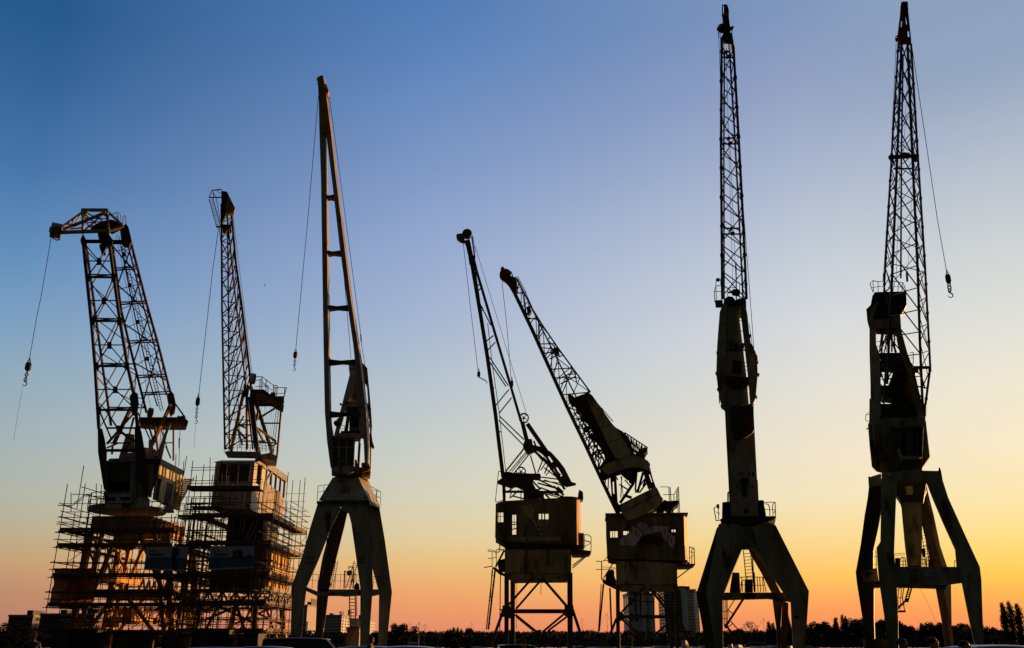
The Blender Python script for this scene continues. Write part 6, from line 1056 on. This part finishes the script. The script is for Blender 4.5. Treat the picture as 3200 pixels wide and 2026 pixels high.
# dark boxes added to fill the unclear dark mass at the scaffold foot
def filler(x0, x1, ytop, Y, label):
    k = Kit('dark_filler_box', label, 'filler', base((x0 + x1) / 2, Y), Y, 'added dark boxes below the scaffolding'); xa, xb, zt = p(x0,2000,Y).x, p(x1,2000,Y).x, p(x0,ytop,Y).z
    m = k.part('wall', M_BLACK); m.box((xa, Y, .12), (xb, Y + 2.4, zt)); n = int((xb - xa) / .28)
    for i in range(n): q = xa + (xb - xa) * (i + .5) / n; m.box((q - .06, Y - .05, .2), (q + .06, Y - .002, zt - .12))
    wo_ = m.done(); m = k.part('roof', M_DARK, wo_); m.box((xa - .04, Y - .06, zt + .003), (xb + .04, Y + 2.44, zt + .07)); m.done()
    m = k.part('door', M_DARK, wo_); m.box((xa + .3, Y - .09, .2), (xa + 1.2, Y - .055, min(2.2, zt - .15))); m.done()
for a in ((160,296,1968,YA-3.2,'longest dark site container, below the hung orange sheeting'),(352,448,1978,YA-2.8,'dark site container below the middle of the leftmost scaffolding'),(505,560,1986,YA-2.6,'smallest dark container, between the two scaffoldings'),(600,715,1972,YB-2.8,'dark site container below the banner with two figures'),(742,806,1984,YB-2.6,'low dark container behind the roof of the blue car')): filler(*a)
# ================================================================== trees
random.seed(7)
def crown(kind, n, leaf):
    """unit-height crown (0..1) as many leaf-sized faces gathered in uneven clumps"""
    cl = []
    if kind == 'round': cl = [(random.gauss(0, .17), random.gauss(0, .17), random.uniform(.18, .84), random.uniform(.13, .2)) for _ in range(26)]
    elif kind == 'wide': cl = [(random.gauss(0, .32), random.gauss(0, .26), random.uniform(.12, .82), random.uniform(.12, .2)) for _ in range(36)]
    elif kind == 'poplar':
        for i in range(60): z = .05 + .9 * (i + random.random()) / 60; r_ = .115 * math.sin(min(1, (1.04 - z) * 2.2) * math.pi / 2); cl.append((random.gauss(0, r_ * .38), random.gauss(0, r_ * .38), z, r_ * random.uniform(.6, .95) + .015))
    elif kind == 'sparse':
        for i in range(34): a = random.uniform(0, math.pi); rr = random.uniform(.25, .52); cl.append((math.cos(a) * rr * .95, random.gauss(0, .15), .42 + math.sin(a) * rr, random.uniform(.05, .09)))
        cl += [(random.gauss(0, .15), random.gauss(0, .15), random.uniform(.25, .6), .14) for _ in range(6)]
    vs = []; fs = []; WT = [c[3] ** 2 for c in cl]
    for i in range(n):
        c = random.choices(cl, WT)[0] if kind == 'poplar' else random.choice(cl); d = Vector((random.gauss(0, 1), random.gauss(0, 1), random.gauss(0, 1))).normalized() * (random.random() ** .42) * c[3]; q = Vector(c[:3]) + d
        u = Vector((random.gauss(0, 1), random.gauss(0, 1), random.gauss(0, 1))).normalized(); v = u.orthogonal().normalized(); s_ = leaf * random.uniform(.6, 1.5); o = len(vs)
        vs += [q - u * s_, q + v * s_ * .6, q + u * s_, q - v * s_ * .6]; fs.append((o, o + 1, o + 2, o + 3))
    me = bpy.data.meshes.new('crown'); me.from_pydata(vs, [], fs); me.materials.append(M_LEAF); return me
def trunk(kind):
    m = MB(None, 'trunk', M_BARK); h = .9 if kind == 'poplar' else .5; r_ = .035
    m.bar((0,0,0), (0,0,h), r_ * 2, n=8, w2=r_ * .7)
    for i in range(9 if kind != 'sparse' else 26):
        a = random.uniform(0, 6.28); z = random.uniform(.14, h); l = .1 if kind == 'poplar' else random.uniform(.22, .42); e = (math.cos(a) * l, math.sin(a) * l * .6, z + l * (1.2 if kind == 'poplar' else .75)); m.bar((0,0,z), e, .022, n=5, w2=.006)
        if kind == 'sparse':
            for _ in range(4): m.bar(e, (e[0] + random.gauss(0,.09), e[1] + random.gauss(0,.06), e[2] + random.uniform(.04,.16)), .008, n=4, w2=.003)
    me = bpy.data.meshes.new('trunk'); me.from_pydata(m.v, [], m.f); me.materials.append(M_BARK); return me
KN = {'round': 4600, 'wide': 6500, 'poplar': 3600, 'sparse': 2300}; LF = {'round': .026, 'wide': .025, 'poplar': .017, 'sparse': .011}
PROT = {kd: [(crown(kd, KN[kd], LF[kd]), trunk(kd)) for _ in range(3 if kd != 'sparse' else 1)] for kd in KN}
NAMES = {'round': 'broadleaf_tree', 'wide': 'broadleaf_tree', 'poplar': 'poplar_tree', 'sparse': 'broadleaf_tree'}
def tree(kd, px, ytop, Y, w_, label, group=None, cat='tree', i=None):
    """px: centre, ytop: top in the picture, w_: width in picture px of the crown at that depth"""
    b = base(px, Y); H = p(px, ytop, Y).z; k = Kit(NAMES[kd], label, cat, b, Y, group); cm, tm = PROT[kd][random.randrange(len(PROT[kd])) if i is None else i % len(PROT[kd])]
    wu = {'round': .72, 'wide': 1.25, 'poplar': .26, 'sparse': 1.05}[kd]; sx_ = w_ * sc(1980, Y) / wu; rz = random.uniform(0, 6.28) if kd != 'sparse' else 0
    for nm, me in (('crown', cm), ('trunk', tm)):
        o = bpy.data.objects.new(nm, me); C.objects.link(o); o.parent = k.root; o.scale = (sx_, sx_, H); o.rotation_euler = (0, 0, rz)
    return k
GT = 'trees on the far bank'
tree('round', 1247, 1943, 140, 66, 'solitary round dark tree right of the pale crane\'s rear leg', i=0)
tree('wide', 1412, 1963, 170, 66, 'low rounded tree left of the stair of the middle crane')
tree('round', 1462, 1990, 150, 22, 'small dark bush-like tree in front of the rounded tree near the middle crane stair')
tree('sparse', 2345, 1937, 210, 66, 'open-branched domed tree seen under the A-shaped crane portal')
tree('wide', 20, 1938, 150, 130, 'dark tree at the left edge of the picture, below the low slate block')
tree('round', 66, 1948, 160, 60, 'dark tree just left of the leftmost scaffolding')
tree('wide', 1180, 1968, 200, 60, 'tree half hidden between the two right legs of the pale crane')
for i, (x, y, w_) in enumerate(((1417,1958,9),(1430,1957,9),(1440,1963,8))): tree('poplar', x, y, 420, w_ + 3, 'small far poplar, one of three close together left of the middle crane stair', 'three far poplars')
for i, (x, y, w_) in enumerate(((1456,1957,12),(1466,1960,10),(1476,1958,13))): tree('round', x, y, 400, w_ + 6, 'far round-headed tree in the clump just left of the middle crane stair', 'far clump of round trees')
for x, y, w_, lb in ((2407,1939,15,'dark column of a poplar right of the domed tree under the A-shaped portal'),(2420,1944,13,'poplar against the rear leg of the A-shaped portal'),(2469,1902,10,'tall thin poplar glimpsed between the right legs of the A-shaped portal'),(2619,1927,19,'broad-based poplar standing alone left of the rightmost crane'),(2640,1917,15,'taller of the two joined poplars left of the rightmost crane'),(2650,1921,12,'shorter of the two joined poplars left of the rightmost crane'),(3151,1877,27,'leftmost tall poplar of the group at the right edge of the picture'),(3173,1872,30,'middle tall poplar of the group at the right edge of the picture'),(3197,1880,28,'poplar cut by the right edge of the picture'),(2886,1944,16,'small pointed tree rising behind the rightmost portal')):
    tree('poplar', x, y, 190 if x > 3100 else 240, w_ * (.82 if x > 3100 else 1.15), lb, 'poplars on the far bank')
random.seed(21)
rowA = [(2450,1952,60),(2500,1946,52),(2545,1946,60),(2578,1940,56),(2600,1952,50),(2665,1938,66),(2700,1925,80),(2745,1928,80),(2790,1932,70),(2830,1946,60),(2860,1958,60),(2905,1948,60),(2935,1942,70),(2968,1946,60),(3000,1952,54),(3022,1942,66),(3050,1944,54),(3090,1956,60),(3115,1960,54),(3140,1968,60)]
for i, (x, y, w_) in enumerate(rowA): tree('wide' if i % 3 else 'round', x, y, 235 + (i % 4) * 7, w_ * (1.15 if i % 3 else 1.0), 'dark rounded tree in the belt of woods behind the rightmost crane', 'belt of dark trees at the right')
rowC = [(2210 + i * 27, 1966 + random.uniform(-4, 4)) for i in range(10)] + [(1210 + i * 21, 1969 + random.uniform(-3, 4)) for i in range(48)]
for i, (x, y) in enumerate(rowC):
    tree(('wide', 'round', 'wide')[i % 3], x, y, 330 + (i % 5) * 9, random.uniform(30, 46), 'low tree in the long distant line of trees across the water', 'distant line of trees')
for i in range(22):
    x = 690 + i * 24; tree('wide', x, 1975 + random.uniform(-5, 8), 260 + (i % 3) * 12, random.uniform(40, 60), 'tree in the dark row below the blocks behind the left cranes', 'row of trees below the left blocks')
for i in range(9): tree('wide', 110 + i * 60, 1982 + random.uniform(-6, 6), 230, 80, 'dark low tree behind the foot of the scaffolding', 'low trees behind the scaffolding')
for i, (x, y, w_) in enumerate(rowA): tree('wide', x + 20 + (i * 37) % 17, y + 8 + (i * 13) % 12, 268 + (i % 3) * 8, w_ * 1.2, 'dark tree in the second row of the woods behind the rightmost crane', 'second row of woods at the right')
for i in range(36):
    x = 1195 + i * 35.5; tree('wide', x, 1972 + random.uniform(-3, 5), 290 + (i % 3) * 9, random.uniform(52, 70), 'broad low tree filling the near edge of the distant tree line', 'near edge of the distant tree line')
# undergrowth along the far bank
m = MB(None, 'undergrowth', M_LEAF); random.seed(3)
for i in range(30000):
    x = random.uniform(-170, 180); y = 233 + random.random() ** 1.5 * 30; h = 3.0 + 1.6 * noise.noise(Vector((x * .05, y * .1, 0))) + .8 * noise.noise(Vector((x * .3, 0, 5))); z = random.random() ** .7 * max(.8, h)
    u = Vector((random.gauss(0,1), random.gauss(0,1), random.gauss(0,1))).normalized() * random.uniform(.3, .6); v = u.orthogonal().normalized() * random.uniform(.2, .35); q = Vector((x, y, z)); o = len(m.v); m.v += [q - u, q + v, q + u, q - v]; m.f.append((o, o+1, o+2, o+3))
me = bpy.data.meshes.new('undergrowth'); me.from_pydata(m.v, [], m.f); me.materials.append(M_LEAF); o = bpy.data.objects.new('undergrowth', me); C.objects.link(o); o['kind'] = 'stuff'; o['label'] = 'dark undergrowth along the far bank'

# ================================================================== boats, masts
M_HULL = mat('boat_white', (0.62,0.64,0.68), var=.08); M_HULLB = mat('boat_blue', (0.06,0.09,0.16), var=.15); M_ALU = mat('aluminium_mast', (.4,.4,.4), metal=.6, rough=.4)
def loft(m, secs, close=True):
    n = len(secs[0]); o = []
    for s_ in secs: o += s_
    fs = [(i * n + j, i * n + (j + 1) % n, (i + 1) * n + (j + 1) % n, (i + 1) * n + j) for i in range(len(secs) - 1) for j in range(n)]
    if close: fs += [tuple(range(n))[::-1], tuple(range((len(secs) - 1) * n, len(secs) * n))]
    m.add(o, fs)
def boat(px, Y, L_, label, mast=0, hull=None, cabin=1.0, rot=0.0, group='boats moored beyond the quay'):
    b = base(px, Y); b.z = -1.1; k = Kit('moored_boat', label, 'boat', b, Y, group); cr, sr = math.cos(rot), math.sin(rot)
    T = lambda x, y, z: Vector((b.x + x * cr - y * sr, Y + x * sr + y * cr, b.z + z))
    m = k.part('hull', hull or M_HULL); secs = []
    for i in range(9):
        t = i / 8; x = (t - .5) * L_; w_ = L_ * .16 * math.sin(min(1, (1 - t) * 1.6 + .02) * math.pi / 2); fb = 1.1 + .5 * t * t
        secs.append([T(x, -w_, fb), T(x, -w_ * .85, .4), T(x, 0, -.2), T(x, w_ * .85, .4), T(x, w_, fb), T(x, 0, fb + .06)])
    loft(m, secs); ho = m.done()
    m = k.part('cabin', M_HULL); secs = []
    for i in range(6): t = i / 5; x = (-.28 + .5 * t) * L_; w_ = L_ * .11 * (1 - .3 * t); z = (1.2 + cabin * math.sin(min(1, .35 + (1 - t) * 1.2) * math.pi / 2)); secs.append([T(x, -w_, 1.1), T(x, -w_ * .8, z), T(x, w_ * .8, z), T(x, w_, 1.1)])
    loft(m, secs); co = m.done()
    m = k.part('cabin_window', M_DGLASS, co); m.prism([T(-.2 * L_, -L_ * .115, 1.2 + cabin * .3), T(.1 * L_, -L_ * .1, 1.2 + cabin * .3), T(.08 * L_, -L_ * .094, 1.2 + cabin * .65), T(-.2 * L_, -L_ * .104, 1.2 + cabin * .65)], (0, .03, 0)); m.done()
    if mast:
        mr = .16 if px == 1300 else .075
        m = k.part('mast', M_ALU if px == 1300 else M_DARK); m.bar(T(.05 * L_, 0, 1), T(.05 * L_, 0, mast), mr, n=8, w2=mr * .6); m.bar(T(.05 * L_, 0, 2.4), T(-.38 * L_, 0, 2.5), .1, n=6); m.done()
        m = k.part('rigging', M_ROPE); m.bar(T(.05 * L_, 0, mast), T(.5 * L_, 0, 1.6), .025, n=4); m.bar(T(.05 * L_, 0, mast), T(-.5 * L_, 0, 1.3), .025, n=4); m.bar(T(.05 * L_, -.5, mast * .6), T(.05 * L_, .5, mast * .6), .04, n=4); m.done()
def mz(y, Y): return p(0, y, Y).z + 1.1
boat(1972, 150, 3.4, 'small white boat with a plain hull under the crane with the painted wall', 0, cabin=.5, rot=1.3)
boat(2075, 152, 6.4, 'white motor boat seen through the portal of the crane with the painted wall', 0, cabin=.8, rot=.2)
boat(2146, 146, 4, 'small white boat with a raised bow left of the A-shaped portal', 0, cabin=1.6, rot=.9)
boat(2172, 150, 5, 'low blue-hulled boat left of the foot of the A-shaped portal', 0, M_HULLB, .7, .1)
boat(2200, 148, 3.6, 'white boat half hidden by the left foot of the A-shaped portal', 0, cabin=.8, rot=.6)
boat(2283, 140, 3.2, 'small boat with a pale blue cover under the A-shaped portal', 0, cabin=1.1, rot=1.2)
boat(2310, 142, 3.4, 'small dark boat right of the pale blue covered boat', 0, M_HULLB, 1.0, .9)
boat(2385, 156, 7, 'white sailing boat with a tall mast under the A-shaped portal', mz(1933,156), cabin=.7, rot=.15)
boat(2425, 150, 5, 'white motor boat right of the tall-masted boat under the A-shaped portal', 0, cabin=.9, rot=.3)
boat(2470, 148, 4, 'white boat between the right legs of the A-shaped portal', 0, cabin=.8, rot=.9)
boat(2520, 152, 6, 'long white boat just right of the A-shaped portal', 0, cabin=.8, rot=.1)
boat(2552, 152, 4.5, 'shorter white boat at the right end of the row of boats', 0, cabin=.5, rot=.2)
boat(1300, 150, 8, 'sailing boat with a stout pale mast right of the solitary round tree', mz(1945,150), cabin=.6, rot=.1)
boat(1322, 185, 6, 'sailing boat with a thin mast right of the stout-masted one', mz(1949,185), cabin=.6, rot=.3)
boat(1275, 190, 6, 'sailing boat with the tallest thin mast beside the solitary round tree', mz(1948,190), cabin=.6, rot=.3)
boat(1285, 210, 5, 'sailing boat with a short mast between two taller masts', mz(1957,210), cabin=.6, rot=.2)
boat(1263, 212, 5, 'sailing boat whose mast top shows above the solitary round tree', mz(1947,212), cabin=.6, rot=.2)
boat(1470, 215, 5, 'sailing boat with a mast rising from the clump left of the middle crane stair', mz(1946,215), cabin=.6, rot=.2)
boat(1816, 185, 6, 'sailing boat with a thin mast between the two middle cranes', mz(1933,185), cabin=.6, rot=.2)
boat(1893, 165, 7, 'sailing boat with a tall mast left of the crane with the painted wall', mz(1918,165), cabin=.6, rot=.2)
boat(1960, 190, 6, 'sailing boat with a mast at the left edge of the grey slab', mz(1936,190), cabin=.6, rot=.2)
boat(1800, 140, 5, 'pale boat low between the two middle cranes', 0, cabin=.5, rot=.3)
boat(3172, 150, 8, 'sailing boat with a leaning pale mast in front of the tall poplars', mz(1952,150), cabin=.6, rot=.2)
boat(1330, 138, 9, 'long dark boat right of the solitary round tree', 0, M_HULLB, .6, .05)

# ================================================================== cars and a van
def car(px, Y, Lc, Wc, Hc, paint, label, rot=0.0, name='parked_car', cat='car', van=False):
    b = base(px, Y); k = Kit(name, label, cat, b, Y, 'vehicles parked in front of the cranes'); cr, sr = math.cos(rot), math.sin(rot)
    T = lambda x, y, z: Vector((b.x + x * cr - y * sr, b.y + x * sr + y * cr, z)); hl = Lc / 2; hw = Wc / 2
    def sec(x, w0, w1, z0, z1, crown_=.03): return [T(x, -w0, z0), T(x, -w0 * 1.02, (z0 + z1) / 2), T(x, -w1, z1 - .05), T(x, -w1 * .8, z1), T(x, 0, z1 + crown_), T(x, w1 * .8, z1), T(x, w1, z1 - .05), T(x, w0 * 1.02, (z0 + z1) / 2), T(x, w0, z0)]
    bz = .95 if not van else 1.05
    m = k.part('body', paint); loft(m, [sec(-hl, hw * .85, hw * .8, .35, bz - .15), sec(-hl + .15, hw * .96, hw * .9, .25, bz), sec(-hl * .4, hw, hw * .95, .2, bz), sec(hl * .35, hw, hw * .95, .2, bz - .02), sec(hl * .55, hw * .98, hw * .9, .22, bz - (.02 if not van else .0)), sec(hl - .2, hw * .9, hw * .82, .25, bz - .25), sec(hl, hw * .75, hw * .7, .38, bz - .38)]); bo = m.done(True)
    r0, r1 = -hl + (.5 if not van else .12), hl * (.12 if not van else .4)
    g = k.part('window', M_DGLASS); g0, g1 = -hl + (.12 if not van else .05), hl * (.5 if not van else .72)
    loft(g, [[T(g0, -hw * .93, bz - .05), T(r0, -hw * .76, Hc - .1), T(r0, hw * .76, Hc - .1), T(g0, hw * .93, bz - .05)], [T(g1, -hw * .9, bz - .05), T(r1, -hw * .74, Hc - .1), T(r1, hw * .74, Hc - .1), T(g1, hw * .9, bz - .05)]]); g.done()
    r = k.part('roof', paint); n = 9
    def rs(t): x = r0 - .06 + (r1 - r0 + .12) * t; z = Hc - .1 + .1 * math.sin(math.pi * min(1, max(0, .08 + t * .84))) ** .6; return [T(x, -hw * .8, Hc - .13), T(x, -hw * .74, z - .03), T(x, -hw * .4, z), T(x, hw * .4, z), T(x, hw * .74, z - .03), T(x, hw * .8, Hc - .13)]
    loft(r, [rs(i / n) for i in range(n + 1)]); r.done(True)
    pl = k.part('window_pillar', paint)
    for sgn in (-1, 1):
        pl.bar(T(g0, sgn * hw * .93, bz - .05), T(r0, sgn * hw * .77, Hc - .1), .09); pl.bar(T(g1, sgn * hw * .9, bz - .05), T(r1, sgn * hw * .75, Hc - .1), .08); xm = (r0 + r1) / 2; pl.bar(T(xm, sgn * hw * .95, bz - .05), T(xm, sgn * hw * .77, Hc - .1), .09)
    pl.done()
    for x in (-hl * .6, hl * .62):
        for sgn in (-1, 1):
            m = k.part('wheel', M_BLACK); c = T(x, sgn * hw * .92, .32); ax = Vector((-sr, cr, 0)); m.disc(c, ax, .32, .22, 20); wo = m.done(); m = k.part('rim', M_ALU, wo); m.disc(c + ax * sgn * .1, ax, .2, .06, 12); m.done()
    for sgn in (-1, 1):
        m = k.part('headlight', M_GLASS); m.box(T(hl - .1, sgn * hw * .55 - .14, .6), T(hl - .02, sgn * hw * .55 + .14, .74)); m.done(); m = k.part('tail_light', M_RUST); m.box(T(-hl - .01, sgn * hw * .7 - .1, .65), T(-hl + .05, sgn * hw * .7 + .1, .85)); m.done()
PB = mat('blue_car_paint', (.12,.18,.30), rough=.25, var=.05); PS = mat('silver_car_paint', (.22,.22,.23), rough=.25, metal=.3, var=.05); PR = mat('dark_red_car_paint', (.05,.008,.006), rough=.3, var=.05); PK = mat('black_car_paint', (.01,.01,.012), rough=.2, var=.05); PG_ = mat('grey_blue_car_paint', (.13,.16,.22), rough=.25, var=.05)
car(968, 46, 4.3, 1.85, 1.80, PR, 'dark red van parked in front of the pale crane', .06, 'parked_van', 'van', True)
car(735, 33, 4.2, 1.75, 1.455, PB, 'blue car whose roof shows before the scaffolding of the second crane', .05)
car(885, 34, 4.2, 1.75, 1.475, PG_, 'grey-blue car in front of the dark red van', .05)
car(1210, 36, 4.3, 1.75, 1.47, PS, 'silver car below the rear leg of the pale crane', .05)
car(1330, 36, 4.3, 1.75, 1.47, PS, 'silver car in front of the long dark boat, right of the other silver car', .05)
car(3170, 26, 4.4, 1.8, 1.55, PS, 'silver car cut by the right edge of the picture', .05)
car(2985, 30, 4.2, 1.75, 1.45, PS, 'silver car behind the head of the rightmost person', .05)
car(1640, 60, 4.2, 1.75, 1.45, PK, 'black car under the middle crane portal', .2)

# ================================================================== people on the quay (mostly cut by the bottom of the picture)
M_SKIN = mat('skin', (.38,.20,.13), rough=.55, var=.12, scale=6, streak=False); M_HAIRD = mat('dark_hair', (.007,.005,.004), var=.4, scale=30)
def person(px, Y, H, face, shirt, trousers, label, hair=True, name='person', cap=None, armup=False):
    b = base(px, Y); k = Kit(name, label, 'person', b, Y, 'people standing on the quay'); S = H / 1.75
    V_ = {}; E = []; Rr = {}
    def v(n, x, y, z, r_, r2=None, par=None): V_[n] = (x, y, z); Rr[n] = (r_, r2 or r_); (E.append((par, n)) if par else None)
    v('pelvis',0,0,.95,.15,.12); v('waist',0,0,1.10,.135,.105,'pelvis'); v('chest',0,.01,1.30,.16,.115,'waist'); v('upper',0,.01,1.42,.13,.09,'chest'); v('neck',0,.01,1.50,.058,None,'upper'); v('jaw',0,-.02,1.58,.068,.08,'neck'); v('face',0,-.015,1.655,.076,.095,'jaw'); v('skull',0,.005,1.70,.072,.09,'face')
    v('nose',0,-.115,1.635,.014,None,'face')
    for s_, g in (('l', 1), ('r', -1)):
        v('ear'+s_, g*.085,.01,1.645,.016,.02,'face'); v('sh'+s_, g*.175,.01,1.42,.066,None,'upper'); v('el'+s_, g*.235,.03,1.14,.044,None,'sh'+s_); v('wr'+s_, g*.245,-.05,.90,.029,None,'el'+s_); v('palm'+s_, g*.245,-.065,.83,.034,.02,'wr'+s_)
        for i, (dy, l) in enumerate(((-.034,.075),(-.012,.085),(.01,.08),(.03,.062))):
            v('f%d%s'%(i,s_), g*.24,-.07+dy,.79,.010,None,'palm'+s_); v('g%d%s'%(i,s_), g*.228,-.072+dy,.79-l*.6,.009,None,'f%d%s'%(i,s_)); v('h%d%s'%(i,s_), g*.21,-.074+dy,.79-l,.008,None,'g%d%s'%(i,s_))
        v('t0'+s_, g*.232,-.105,.825,.011,None,'palm'+s_); v('t1'+s_, g*.222,-.125,.785,.009,None,'t0'+s_)
        v('hip'+s_, g*.095,0,.88,.095,None,'pelvis'); v('kn'+s_, g*.105,-.01,.50,.06,None,'hip'+s_); v('ank'+s_, g*.11,.02,.10,.042,None,'kn'+s_); v('heel'+s_, g*.11,.03,.045,.042,None,'ank'+s_); v('toe'+s_, g*.125,-.16,.035,.038,.032,'heel'+s_)
    nm = list(V_); me = bpy.data.meshes.new('body'); me.from_pydata([Vector(V_[n]) for n in nm], [(nm.index(a), nm.index(c)) for a, c in E], [])
    o = bpy.data.objects.new('tmp', me); C.objects.link(o); md = o.modifiers.new('skin', 'SKIN'); md.use_smooth_shade = True
    for i, n in enumerate(nm): d = me.skin_vertices[0].data[i]; d.radius = Rr[n]; d.use_root = (n == 'pelvis')
    sb = o.modifiers.new('sub', 'SUBSURF'); sb.levels = 2; sb.render_levels = 2; bpy.context.view_layer.update()
    m2 = bpy.data.meshes.new_from_object(o.evaluated_get(bpy.context.evaluated_depsgraph_get())); bpy.data.objects.remove(o); m2.materials.clear()
    for q in (M_SKIN, shirt, trousers, M_BLACK): m2.materials.append(q)
    for f in m2.polygons:
        f.use_smooth = True; z = f.center.z; ax = abs(f.center.x); f.material_index = 3 if z < .09 else 2 if z < .97 and ax < .2 else 1 if (z < 1.475 and not (ax > .19 and z < 1.12)) else 0
    bd = bpy.data.objects.new('body', m2); C.objects.link(bd); bd.parent = k.root; bd.scale = (S, S, S); bd.rotation_euler = (0, 0, face)
    def extra(nm_, mm, build):
        mb = MB(None, nm_, mm); build(mb); me_ = bpy.data.meshes.new(nm_); me_.from_pydata(mb.v, [], mb.f); me_.materials.append(mm); o_ = bpy.data.objects.new(nm_, me_); C.objects.link(o_); o_.parent = k.root; o_.scale = (S, S, S); o_.rotation_euler = (0, 0, face)
        for f in me_.polygons: f.use_smooth = True
    def hairb(mb):
        random.seed(int(px)); n, mm = 20, 9; vs = []; c0 = Vector((0, .012, 1.672))
        for i in range(mm + 1):
            ph = math.pi * .62 * i / mm
            for jx in range(n):
                t = 2 * math.pi * jx / n; lim = ph * (.62 if math.sin(t) < -.35 else 1.0); rx = 1 + random.uniform(-.02, .03); vs.append(c0 + Vector((math.sin(lim) * math.cos(t) * .084 * rx, math.sin(lim) * math.sin(t) * .104 * rx, math.cos(lim) * .088 * rx)))
        mb.add(vs, [(i * n + jx, i * n + (jx + 1) % n, (i + 1) * n + (jx + 1) % n, (i + 1) * n + jx) for i in range(mm) for jx in range(n)])
    extra('cap' if cap else 'hair', cap or M_HAIRD, hairb)
    extra('eye', M_BLACK, lambda mb: [mb.disc((g * .032, -.088, 1.662), (0, 1, 0), .011, .012, 10) for g in (-1, 1)]); extra('mouth', M_RUST, lambda mb: mb.bar((-.022, -.092, 1.588), (.022, -.092, 1.588), .01))
S_NAVY = mat('navy_cloth', (.03,.04,.08)); S_DK = mat('dark_cloth', (.025,.022,.022)); S_OR = mat('orange_jacket', (.5,.12,.03)); S_BL = mat('pale_blue_shirt', (.35,.42,.55)); T_DK = mat('dark_trousers', (.02,.02,.025))
person(2818, 17.5, 1.69, R(75), S_NAVY, T_DK, 'person with short dark hair and a navy top, leftmost of the three heads')
person(2914, 18.2, 1.71, R(100), S_DK, T_DK, 'dark-haired person in dark clothes, middle of the three heads')
person(3012, 17.2, 1.65, R(60), S_BL, T_DK, 'person with dark hair in a pale blue shirt, right of the other heads')
person(1160, 34, 1.80, R(80), S_DK, T_DK, 'person in dark clothes beside the pale crane')
person(1637, 44, 1.74, R(90), S_OR, T_DK, 'person in an orange jacket under the middle crane portal')
person(103, 30, 1.92, R(40), S_NAVY, T_DK, 'tall person in a navy coat and red cap at the left edge of the picture', cap=mat('red_cap', (.4,.05,.02)))
# pennant on the quay
k = Kit('pennant', 'small red-orange pennant on a pole under the crane with the painted wall', 'flag', base(1975, 100), 100); m = k.part('pole', M_ALU); m.bar((k.org.x, 100, 0), (k.org.x, 100, p(0,1988,100).z), .06, n=8); m.done(); m = k.part('flag', S_OR); m.PG([(1975,1990),(1988,2003),(1975,2004)], 0, .02); m.done()

b = p(827, 892, 240); mb = MB(Org(b), 'bird', M_BLACK)
for i in range(5): t = i / 5; mb.bar(b + Vector((-.28 + t * .55, 0, 0)), b + Vector((-.28 + (t + .2) * .55, 0, .01)), .05 + .11 * math.sin(math.pi * (t + .02)), n=8, w2=.05 + .11 * math.sin(math.pi * min(1, t + .2)))
for g in (-1, 1): mb.prism([b + Vector((-.02, 0, .04)), b + Vector((.16, 0, .04)), b + Vector((.10, g * .35, .16)), b + Vector((-.08, g * .75, .06)), b + Vector((-.02, g * .35, .14))], (0, 0, .02))
mb.prism([b + Vector((-.26, -.04, 0)), b + Vector((-.26, .04, 0)), b + Vector((-.42, .09, 0)), b + Vector((-.42, -.09, 0))], (0, 0, .015))
single('bird', 'tiny dark bird flying between the second crane and the tall pale crane', 'bird', mb)
